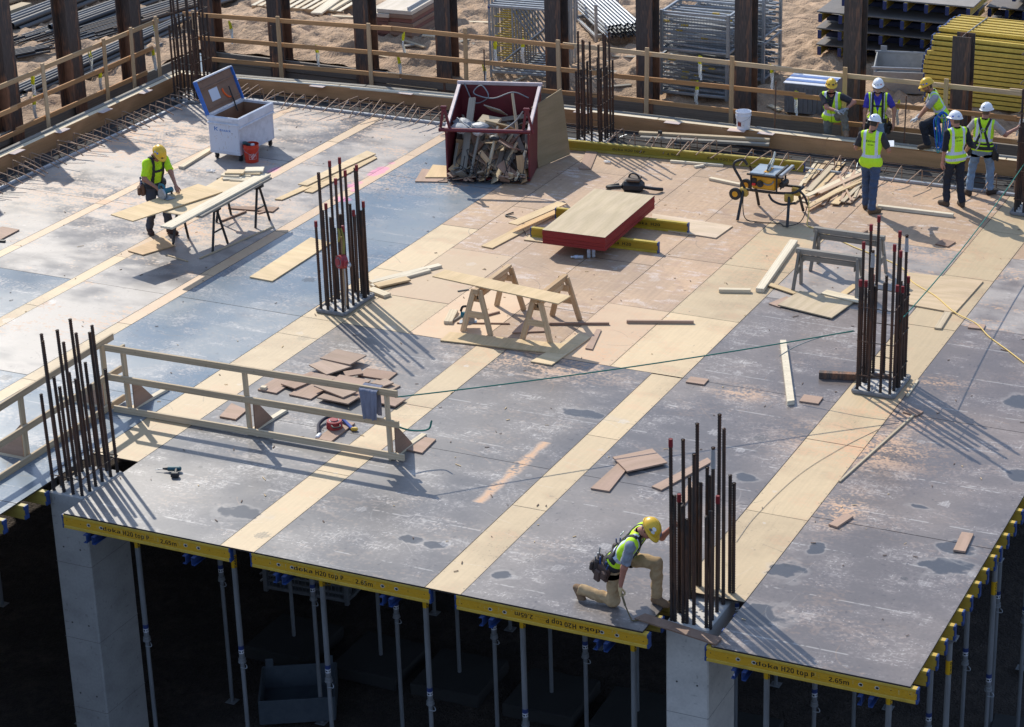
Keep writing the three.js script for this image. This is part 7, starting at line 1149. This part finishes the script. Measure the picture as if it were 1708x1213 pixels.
    for (let i = 0; i < p.count; i += 3) { let nf = 0; for (let k = 0; k < 3; k++) nf += nn.getX(i + k) * fr.x + nn.getY(i + k) * fr.y + nn.getZ(i + k) * fr.z; for (let k = 0; k < 3; k++) { const [a, s] = inv(p.getX(i + k), p.getY(i + k), p.getZ(i + k)); uv[(i + k) * 2] = nf > 0 ? (clamp(a, -0.31, 0.31) / 0.64 + 0.5) * 0.5 : 0.5 + (-clamp(a, -0.31, 0.31) / 0.64 + 0.5) * 0.5; uv[(i + k) * 2 + 1] = (s + 0.12) / 0.78; } }
    g.setAttribute('uv', new THREE.BufferAttribute(uv, 2)); put('vest', g, std({ map: vestTexture(o.vest), roughness: 0.85 }));
  }
  const strapF = union(torso(0.03), 0.025), hb = bounds([at(0.2, -0.1, 0), at(-0.2, -0.1, 0), at(0.2, 0.6, 0), at(-0.2, 0.6, 0)], 0.17), black = cloth(0.025, 0.025, 0.028, 0.8);
  if (o.harness) {
    const g = surfaceNet((x, y, z) => { const [a, s, b] = inv(x, y, z); const v = b > 0 ? Math.abs(Math.abs(a) - 0.10) - 0.024 : Math.abs(Math.abs(a) - (0.03 + 0.36 * Math.abs(s - 0.34))) - 0.026, c = Math.abs(s - (b > 0 ? 0.33 : 0.10)) - 0.02; return Math.max(strapF(x, y, z), -strapF(x, y, z) - 0.02, Math.min(s > 0.04 ? v : 1, Math.max(c, b > 0 ? Math.abs(a) - 0.11 : -1)), 0.0 - s); }, ...hb, 0.0105);
    put('harness', g, black);
    if (o.harness === 'full') { const q = at(0, 0.37, -0.155); put('harness_ring', new THREE.TorusGeometry(0.035, 0.007, 8, 18).applyMatrix4(new THREE.Matrix4().makeBasis(side, up, fr).setPosition(q)), M.galv); for (const s of ['L', 'R']) { const m = hip[s].clone().lerp(J[s].kn, 0.3), y = J[s].kn.clone().sub(hip[s]).normalize(), x = Math.abs(y.y) > 0.95 ? lf.clone() : y.clone().cross(V3(0, 1, 0)).normalize(), zz = x.clone().cross(y); put('leg_strap', new THREE.TorusGeometry(0.098, 0.018, 8, 22).scale(1, 1, 1.9).applyMatrix4(new THREE.Matrix4().makeBasis(x, zz, y).setPosition(m)), black); } }
  }
  if (o.belt) {
    put('tool_belt', surfaceNet((x, y, z) => { const s = inv(x, y, z)[1]; return Math.max(strapF(x, y, z) - 0.004, Math.abs(s - 0.02) - 0.035); }, ...hb, 0.012), o.beltMat || black);
    for (const [l, s, f, a] of o.belt) { const c = at(l, s, f), z = side.clone().multiplyScalar(Math.sign(l) || 1).multiplyScalar(Math.abs(l) > 0.1 ? 1 : 0).addScaledVector(fr, f > 0 ? 0.5 : -0.5).normalize(), y = V3(0, 1, 0).lerp(up, 0.3).normalize(), x = y.clone().cross(z).normalize(), zz = x.clone().cross(y); const m4 = new THREE.Matrix4().makeBasis(x, y, zz).setPosition(c); put('tool_pouch', merge([cbox(0.2, 0.22, 0.09, 0.03), cbox(0.1, 0.16, 0.05, 0.015, -0.04, -0.05, 0.06), cbox(0.09, 0.12, 0.05, 0.015, 0.06, 0.0, 0.06)]).applyMatrix4(m4), a || worn(0.16, 0.075, 0.04, 0.7)); put('pouch_tools', merge([rod([-0.05, 0.05, 0.02], [-0.07, 0.2, 0.03], 0.011, 6), rod([0.02, 0.05, 0.0], [0.03, 0.18, 0.02], 0.012, 6), rod([0.06, 0.05, 0.03], [0.08, 0.16, 0.03], 0.01, 6)]).applyMatrix4(m4), pick([M.blue, M.galv, M.yellow])); }
  }
  // hard hat
  {
    const hm = o.hat, g = new THREE.SphereGeometry(1, 34, 18, 0, Math.PI * 2, 0, Math.PI * 0.5), p = g.attributes.position;
    for (let i = 0; i < p.count; i++) { const x = p.getX(i), y = p.getY(i), z = p.getZ(i), rid = y > 0.3 ? (Math.exp(-((x / 0.1) ** 2)) * 0.05 + Math.exp(-(((Math.abs(x) - 0.34) / 0.07) ** 2)) * 0.028) * Math.min(1, (y - 0.3) * 3) : 0; p.setXYZ(i, x * 0.113 * (1 + rid * 0.3), y * 0.128 * (1 + rid), z * 0.138 * (1 + rid * 0.3)); }
    g.computeVertexNormals(); const br = new THREE.LatheGeometry([[0.985, 0.0], [1.0, 0.07], [1.08, 0.0], [1.09, -0.05], [0.98, -0.05]].map((q) => new THREE.Vector2(...q)), 34), b = br.attributes.position;
    for (let i = 0; i < b.count; i++) { const x = b.getX(i), z = b.getZ(i), fz = Math.max(0, z), out = Math.max(0, Math.hypot(x, z) - 1); b.setXYZ(i, x * 0.113, b.getY(i) * 0.12 - out * fz * 0.25, z * 0.138 + out * Math.pow(fz, 1.5) * 0.42); } br.computeVertexNormals();
    const bx = o.hatBack ? hx.clone().negate() : hx, bz = o.hatBack ? hz.clone().negate() : hz, m4 = new THREE.Matrix4().makeBasis(bx, hyy, bz).setPosition(hc.clone().addScaledVector(hyy, 0.042).addScaledVector(hz, -0.008)); m4.multiply(new THREE.Matrix4().makeRotationX(-0.1));
    put('hard_hat', merge([g.toNonIndexed(), br.toNonIndexed()]).applyMatrix4(m4), hm);
    (o.stickers || []).forEach(([az, el, r, c]) => { const n = V3(Math.cos(el) * Math.sin(az), Math.sin(el), Math.cos(el) * Math.cos(az)), q = V3(n.x * 0.1155, n.y * 0.1335, n.z * 0.141), z = V3(n.x / 0.113, n.y / 0.128, n.z / 0.138).normalize(), x = V3(0, 1, 0).cross(z).normalize(), y = z.clone().cross(x); put('hat_sticker', cyl(r, r, 0.004, 12).rotateX(Math.PI / 2).scale(1, 0.7, 1).applyMatrix4(new THREE.Matrix4().makeBasis(x, y, z).setPosition(q)).applyMatrix4(m4), std({ color: C(...c), roughness: 0.5 })); });
  }
  if (o.glasses) put('sunglasses', merge([cbox(0.055, 0.032, 0.012, 0.006, 0.033, 0, 0.102), cbox(0.055, 0.032, 0.012, 0.006, -0.033, 0, 0.102), cbox(0.02, 0.01, 0.01, 0.003, 0, 0.008, 0.104), cbox(0.006, 0.012, 0.11, 0.002, 0.078, 0.006, 0.045), cbox(0.006, 0.012, 0.11, 0.002, -0.078, 0.006, 0.045)]).applyMatrix4(new THREE.Matrix4().makeBasis(hx, hyy, hz).setPosition(hc.clone().addScaledVector(hyy, 0.008))), std({ color: C(...o.glasses), roughness: 0.15 }));
  for (const s of ['L', 'R']) J[s].hand.add(O);
  return { T, J, at: (x, s, f) => at(x, s, f).add(O), O };
}
const yellowHat = std({ color: C(0.72, 0.44, 0.03), roughness: 0.35 }), whiteHat = std({ color: C(0.80, 0.81, 0.83), roughness: 0.3 });
const jeans = cloth(0.055, 0.09, 0.17), palejeans = cloth(0.20, 0.29, 0.42), darkjeans = cloth(0.018, 0.022, 0.035), greyTr = cloth(0.065, 0.068, 0.085), greenGrey = cloth(0.17, 0.175, 0.16), khaki = cloth(0.42, 0.29, 0.155), charcoal = cloth(0.035, 0.035, 0.045), greyShirt = cloth(0.33, 0.33, 0.39), paleShirt = cloth(0.42, 0.38, 0.37), navy = cloth(0.012, 0.015, 0.028), royal = cloth(0.05, 0.045, 0.38), slate = cloth(0.25, 0.28, 0.34), hiviz = cloth(0.52, 0.82, 0.02);
const tan = [0.36, 0.17, 0.105], red = [0.40, 0.19, 0.135];
// the man in jeans with his back to the camera
const pC = person({ label: 'man in blue jeans and yellow vest with lettering, seen from behind, reading papers', at: [-5.581, 0, -15.828], head: [-0.05, -1], pelvis: [0, 0.99, 0.0], spine: [0, 1, 0.06], scale: 1.04, face: [-0.35, -0.45, 1], wrist: { L: [0.16, 1.16, 0.3], R: [-0.22, 1.2, 0.34] }, elbow: { L: [0.7, -1, -0.3], R: [-0.6, -1, -0.3] }, ankle: { L: [0.12, 0.09, 0.16], R: [-0.06, 0.09, -0.08] }, knee: { L: [0, 0, 1], R: [0, 0, 1] }, toe: { L: [0.15, 0, 1], R: [-0.75, 0, 0.7] }, palm: { L: [0, 1, 0.2], R: [0, 1, 0.2] }, skin: tan, shirt: charcoal, sleeve: 0.8, trousers: jeans, hat: whiteHat, hair: [0.03, 0.022, 0.016], stickers: [[3.4, 0.7, 0.02, [0.1, 0.15, 0.5]], [2.7, 0.55, 0.025, [0.12, 0.18, 0.45]], [3.0, 0.3, 0.022, [0.3, 0.33, 0.5]]], vest: { bands: [0.12], logo: true, shirtCss: '#2c2c33', hem: -0.13 }, boots: cloth(0.14, 0.085, 0.045), belly: 0.01 });
solo('papers', 'white folded papers held by the man in blue jeans', 'papers', cbox(0.15, 0.006, 0.24, 0.001), M.whitePaint, pC.J.R.hand.x + 0.04, pC.J.R.hand.y + 0.015, pC.J.R.hand.z - 0.05, 0.3).rotation.x = 0.2;
// the man with a navy sleeve, seen half from behind
person({ label: 'man in dark trousers, navy sleeves and yellow vest with two silver bands, seen from behind', at: [-4.228, 0, -16.746], head: [-0.72, -0.7], pelvis: [0, 0.965, 0.0], spine: [0, 1, 0.03], scale: 1.02, face: [0.45, -0.1, 1], wrist: { L: [0.24, 0.83, 0.06], R: [-0.26, 0.95, 0.14] }, elbow: { L: [0.7, 0, -1], R: [-1, 0, -1] }, ankle: { L: [0.12, 0.09, 0.06], R: [-0.13, 0.09, -0.1] }, knee: { L: [0, 0, 1], R: [0, 0, 1] }, toe: { L: [0.3, 0, 1], R: [-0.2, 0, 1] }, skin: red, shirt: navy, sleeve: 1.12, trousers: darkjeans, hat: whiteHat, hair: [0.10, 0.07, 0.045], stickers: [[1.7, 0.35, 0.02, [0.05, 0.1, 0.6]], [2.6, 0.4, 0.026, [0.35, 0.42, 0.6]]], vest: { bands: [0.10, -0.02], logo: true, shirtCss: '#14161d', hem: -0.12 }, boots: cloth(0.07, 0.05, 0.035) });
// the man in a full body harness holding the tape
const pF = person({ label: 'man in pale jeans and black full body harness, seen from behind, holding tape', at: [-3.944, 0, -17.577], head: [-0.15, -1], pelvis: [0, 0.93, 0.02], spine: [-0.04, 1, 0.08], scale: 1.0, face: [-0.5, -0.1, 1], wrist: { L: [0.27, 0.93, 0.1], R: [-0.62, 1.3, 0.22] }, elbow: { L: [1, -0.2, -0.5], R: [-0.2, -1, -0.2] }, ankle: { L: [0.2, 0.09, -0.08], R: [-0.18, 0.09, 0.06] }, knee: { L: [0.3, 0, 1], R: [-0.3, 0, 1] }, toe: { L: [0.6, 0, 0.7], R: [-0.7, 0, 0.6] }, hand: { R: 'grip' }, palm: { R: [0, -0.2, 1] }, skin: red, shirt: paleShirt, sleeve: 0.85, trousers: palejeans, hat: whiteHat, hair: [0.12, 0.07, 0.045], belly: 0.03, stickers: [[2.3, 0.35, 0.022, [0.02, 0.02, 0.03]], [3.3, 0.45, 0.018, [0.1, 0.1, 0.2]]], vest: { bands: [0.17], shirtCss: '#8d8886', hem: -0.05 }, harness: 'full', belt: [[-0.22, -0.10, 0.03, M.black], [0.2, -0.06, 0.02, M.black]], boots: cloth(0.06, 0.045, 0.035) });
solo('lanyard', 'pale lanyard hanging down the back of the harness worker', 'lanyard', tube([[0.06, 0.37, -0.17], [0.02, 0.24, -0.2], [0.05, 0.08, -0.2], [0.1, -0.02, -0.19]].map(([a, s, b]) => pF.at(a, s, b).toArray()), 0.013, 30, 6), worn(0.55, 0.52, 0.48, 0.8));
{ const h = pF.J.R.hand, g = []; for (let k = 0; k < 4; k++) { const r = new THREE.PlaneGeometry(0.035, 0.36, 1, 8), p = r.attributes.position; for (let i = 0; i < p.count; i++) p.setXYZ(i, p.getX(i) + (k - 1.5) * 0.03 + (0.18 - p.getY(i)) * (k - 1.5) * 0.15, p.getY(i) - 0.06, Math.sin(p.getY(i) * 9 + k) * 0.02); r.computeVertexNormals(); g.push(r.toNonIndexed()); } solo('tape_ribbon', 'bunch of white and black tape in the hand of the harness worker', 'warning tape', merge(g), std({ map: canvasTex(64, 256, (c, w, hh) => { c.fillStyle = '#e8e8e2'; c.fillRect(0, 0, w, hh); c.fillStyle = '#1c1c1c'; for (let i = 0; i < 16; i++) c.fillRect(14 + (i % 2) * 18, i * 16, 16, 8); }), roughness: 0.6 }), h.x + 0.03, h.y + 0.02, h.z); }
// the man with his knee up, facing the camera
person({ label: 'man with yellow hard hat and sunglasses, one knee up, leaning on it with crossed forearms', at: [-7.55, -0.34, -19.5], head: [0.22, 1], pelvis: [0, 0.95, 0.02], spine: [-0.05, 1, 0.26], scale: 1.0, twist: 0.1, face: [0.25, -0.18, 1], wrist: { L: [0.3, 1.22, 0.36], R: [0.12, 1.2, 0.46] }, elbow: { L: [1, 0.0, -0.6], R: [-1, -0.9, 0.1] }, ankle: { L: [0.3, 0.74, 0.28], R: [-0.1, 0.09, -0.06] }, knee: { L: [0.15, 1, 0.7], R: [0, 0, 1] }, toe: { L: [0.15, 0, 1], R: [-0.2, 0, 1] }, glove: { L: [0.28, 0.29, 0.3], R: [0.28, 0.29, 0.3] }, palm: { L: [0, -1, 0], R: [0, -1, 0] }, handDir: { L: [-0.7, -0.1, 0.5], R: [1, -0.1, 0.3] }, skin: [0.42, 0.19, 0.125], beard: [0.2, 0.1, 0.06], shirt: charcoal, sleeve: 0.8, trousers: greenGrey, hat: yellowHat, glasses: [0.02, 0.16, 0.22], stickers: [[0.2, 0.3, 0.028, [0.05, 0.04, 0.03]], [-0.6, 0.35, 0.02, [0.08, 0.05, 0.04]], [0.8, 0.35, 0.02, [0.1, 0.06, 0.04]], [-1.2, 0.3, 0.02, [0.12, 0.07, 0.05]]], vest: { bands: [0.11], v: 0.22, vw: 0.12, shirtCss: '#33333a', hem: -0.09 }, boots: cloth(0.26, 0.17, 0.11) });
// the man in the royal blue shirt, facing the camera
person({ label: 'man in royal blue shirt, white hard hat and pocketed vest, facing the camera', at: [-6.62, -0.34, -19.52], head: [0.3, 1], pelvis: [0, 0.97, 0], spine: [0, 1, 0.03], scale: 1.03, face: [-0.05, -0.16, 1], wrist: { L: [0.33, 0.93, 0.08], R: [-0.26, 0.9, 0.12] }, elbow: { L: [1, 0, -0.5], R: [-1, 0, -0.4] }, ankle: { L: [0.12, 0.09, 0.02], R: [-0.12, 0.09, 0.0] }, knee: { L: [0, 0, 1], R: [0, 0, 1] }, toe: { L: [0.2, 0, 1], R: [-0.2, 0, 1] }, skin: [0.40, 0.20, 0.13], beard: [0.42, 0.36, 0.32], hair: [0.3, 0.26, 0.22], shirt: royal, sleeve: 0.78, trousers: palejeans, hat: whiteHat, glasses: [0.01, 0.01, 0.012], stickers: [[0.0, 0.25, 0.016, [0.3, 0.35, 0.4]], [0.6, 0.3, 0.018, [0.5, 0.06, 0.06]], [-0.6, 0.15, 0.014, [0.08, 0.08, 0.1]]], vest: { bands: [0.02], trim: '#16181c', zip: '#15161a', v: 0.22, vw: 0.13, shirtCss: '#3a35a6', hem: -0.03, pockets: true }, harness: 'back', belt: [[0.2, -0.12, 0.04, M.black], [-0.19, -0.12, 0.05, M.black]] });
// the man leaning down with the coil of blue rope at his side
const pD = person({ label: 'bearded man in yellow hard hat and grey shirt leaning on his thigh, facing left', at: [-5.28, 0.335, -19.12], head: [-0.93, 0.38], pelvis: [0, 0.66, -0.12], spine: [0.05, 1, 0.5], scale: 0.98, face: [0.15, -0.5, 1], wrist: { L: [0.1, 0.56, 0.42], R: [-0.02, 0.66, 0.34] }, elbow: { L: [1, 0.2, -0.3], R: [-0.6, -0.2, -0.6] }, ankle: { L: [0.1, 0.09, 0.17], R: [-0.12, 0.09, -0.2] }, knee: { L: [0.1, 0.2, 1], R: [-0.1, 0.2, 1] }, toe: { L: [0.1, 0, 1], R: [-0.1, 0, 1] }, glove: { L: [0.36, 0.36, 0.36], R: [0.36, 0.36, 0.36] }, handDir: { L: [0.1, -0.2, 1] }, palm: { L: [0, -1, 0], R: [0, -1, 0] }, skin: [0.34, 0.165, 0.1], beard: [0.05, 0.03, 0.02], shirt: greyShirt, sleeve: 0.85, trousers: darkjeans, hat: yellowHat, stickers: [[1.4, 0.3, 0.022, [0.06, 0.12, 0.5]], [0.9, 0.3, 0.02, [0.06, 0.12, 0.5]], [0.4, 0.35, 0.018, [0.1, 0.3, 0.3]]], vest: { bands: [0.16], shirtCss: '#8d8d9a', hem: -0.08 }, boots: cloth(0.09, 0.06, 0.04) });
{ // blue rope coil
  const t = thing('rope_coil', 'blue rope hanging in long loops from the leaning man', 'rope coil', -5.08, 0.36, -18.86), gs = [], gg = [];
  for (let k = 0; k < 7; k++) { const a = rr(-0.06, 0.06), wdt = rr(0.07, 0.15), tp = 0.78 + rr(-0.03, 0.03), bt = rr(-0.05, 0.12), z = rr(-0.05, 0.06); (k % 4 === 3 ? gg : gs).push(tube([[a * 0.4, tp, z], [a + wdt * 0.8, tp - 0.16, z + rr(-0.03, 0.03)], [a + wdt * 0.55, 0.34, z + rr(-0.03, 0.03)], [a + wdt * 0.2, bt + 0.06, z], [a - 0.02, bt, z], [a - wdt * 0.4, bt + 0.1, z], [a - wdt * 0.6, 0.4, z + rr(-0.03, 0.03)], [a - wdt * 0.8, tp - 0.15, z + rr(-0.03, 0.03)]], 0.0115, 64, 6, true)); }
  gs.forEach((g) => mesh('rope_loop', g, std({ color: C(0.02, 0.13, 0.55), roughness: 0.8 }), t)); gg.forEach((g) => mesh('rope_loop', g, std({ color: C(0.03, 0.35, 0.33), roughness: 0.8 }), t));
  mesh('rope_wrap', tube([[-0.08, 0.72, 0.06], [0.0, 0.70, 0.1], [0.1, 0.73, 0.05], [0.0, 0.75, -0.06], [-0.08, 0.74, 0.0]], 0.014, 26, 6, true), M.galvDull, t);
}
// the man with the circular saw at the left
const pW = person({ label: 'man in yellow hard hat and T-shirt cutting with a saw at the left', at: [-17.17, 0, -9.93], head: [0.96, 0.42], pelvis: [0, 0.93, 0], spine: [0, 1, 0.3], scale: 1.0, face: [0.0, -1.0, 0.8], wrist: { L: [0.13, 0.98, 0.52], R: [-0.16, 0.97, 0.36] }, elbow: { L: [1, -0.3, -0.2], R: [-1, -0.2, -0.6] }, ankle: { L: [0.12, 0.09, 0.2], R: [-0.13, 0.09, -0.08] }, knee: { L: [0.1, 0, 1], R: [-0.1, 0, 1] }, toe: { L: [0.2, 0, 1], R: [-0.3, 0, 1] }, hand: { L: 'relaxed', R: 'grip' }, palm: { L: [0, -1, 0], R: [0.7, -0.5, 0] }, skin: [0.33, 0.155, 0.1], hair: [0.03, 0.02, 0.015], beard: [0.05, 0.03, 0.02], shirt: hiviz, sleeve: 0.85, trousers: greyTr, hat: yellowHat, stickers: [[-1.2, 0.5, 0.022, [0.08, 0.2, 0.6]], [-1.6, 0.35, 0.02, [0.4, 0.45, 0.6]], [-0.2, 0.15, 0.022, [0.05, 0.04, 0.02]]], harness: 'front', belt: [[-0.21, -0.08, -0.03], [-0.15, -0.12, -0.1]], boots: cloth(0.07, 0.035, 0.025) });
{ const h = pW.J.R.hand, t = thing('circular_saw', 'teal circular saw in the hands of the man at the left', 'circular saw', h.x + 0.06, 0.93, h.z + 0.05, -0.35), teal = worn(0.02, 0.15, 0.2, 0.45);
  mesh('motor', cyl(0.05, 0.048, 0.2, 16).rotateX(Math.PI / 2).translate(0.1, 0.03, -0.03), teal, t); mesh('rear_handle', tube([[-0.1, 0.0, 0], [-0.08, 0.1, 0], [0.02, 0.12, 0], [0.07, 0.05, 0]], 0.022, 16, 8), teal, t); mesh('blade_guard', cyl(0.1, 0.1, 0.03, 22).rotateX(Math.PI / 2).translate(0.12, 0, 0.1), M.galv, t); mesh('base_plate', cbox(0.32, 0.006, 0.17, 0.002, 0.12, -0.075, 0.02), M.galv, t); mesh('front_knob', cyl(0.018, 0.018, 0.06, 10, 0.24, 0.03, -0.02), M.black, t); mesh('battery', cbox(0.07, 0.06, 0.1, 0.01, -0.02, -0.02, -0.06), M.black, t); }
// the kneeling man at the front column
const pK = person({ label: 'kneeling man in khaki trousers and yellow vest working at the front column', at: [-3.95, 0.0, -0.62], head: [0.95, 0.12], pelvis: [0, 0.55, -0.05], spine: [-0.05, 0.9, 0.68], scale: 1.1, twist: -0.25, face: [-0.35, -1.0, 0.75], headUp: [0, 0.7, 0.75], wrist: { L: [0.33, 1.02, 0.56], R: [-0.25, 0.29, 0.13] }, elbow: { L: [0.4, -0.8, -0.3], R: [-0.8, 0.1, -0.4] }, ankle: { L: [0.14, 0.09, 0.43], R: [-0.2, 0.13, -0.47] }, knee: { L: [0.15, 0.6, 1], R: [-0.1, -0.75, 0.7] }, toe: { L: [-0.1, 0, 1], R: [-0.05, -0.8, 0.55] }, sole: { R: [0, -0.5, -0.85] }, hand: { L: 'grip', R: 'grip' }, palm: { L: [-0.3, 0, 1], R: [0.4, 0, 0.9] }, handDir: { R: [0, -1, 0.05] }, glove: { R: [0.55, 0.40, 0.2] }, skin: [0.40, 0.17, 0.115], hair: [0.05, 0.03, 0.02], shirt: slate, sleeve: 0.82, trousers: khaki, hat: yellowHat, hatBack: false, stickers: [[-1.0, 0.75, 0.03, [0.75, 0.75, 0.75]], [-0.9, 0.45, 0.026, [0.6, 0.6, 0.62]], [-1.25, 0.45, 0.022, [0.1, 0.1, 0.1]], [0.9, 0.4, 0.018, [0.05, 0.05, 0.05]]], vest: { bands: [0.14], shirtCss: '#70757f', hem: 0.0 }, harness: 'full', belt: [[-0.18, -0.1, -0.04, worn(0.09, 0.05, 0.038, 0.7)], [-0.1, -0.13, -0.14, worn(0.05, 0.035, 0.03, 0.7)], [0.19, -0.03, -0.02, worn(0.05, 0.035, 0.03, 0.7)]], boots: cloth(0.20, 0.125, 0.07), cell: 0.014 });
{ const h = pK.J.R.hand, tip = V3(-3.642, 0, -0.219); solo('pry_bar', 'yellow-handled pry bar in the gloved hand of the kneeling man', 'pry bar', (() => { const a = h.clone().add(V3(-0.02, 0.07, -0.02)), m = h.clone().lerp(tip, 0.45), g = [rod(a.toArray(), m.toArray(), 0.014, 8), rod(m.toArray(), tip.clone().add(V3(0, 0.02, 0)).toArray(), 0.0085, 8), tube([[tip.x, 0.03, tip.z], [tip.x + 0.03, 0.012, tip.z + 0.03], [tip.x + 0.09, 0.012, tip.z], [tip.x + 0.1, 0.02, tip.z - 0.04]], 0.009, 12, 6)]; return merge(g); })(), worn(0.12, 0.085, 0.03, 0.5)); }

const renderer = new THREE.WebGLRenderer({ antialias: true });
renderer.toneMapping = THREE.LinearToneMapping; renderer.toneMappingExposure = EXPOSURE;
renderer.shadowMap.enabled = true; renderer.shadowMap.type = THREE.PCFSoftShadowMap;
renderer.setSize(1024, 727);
renderer.render(scene, camera);
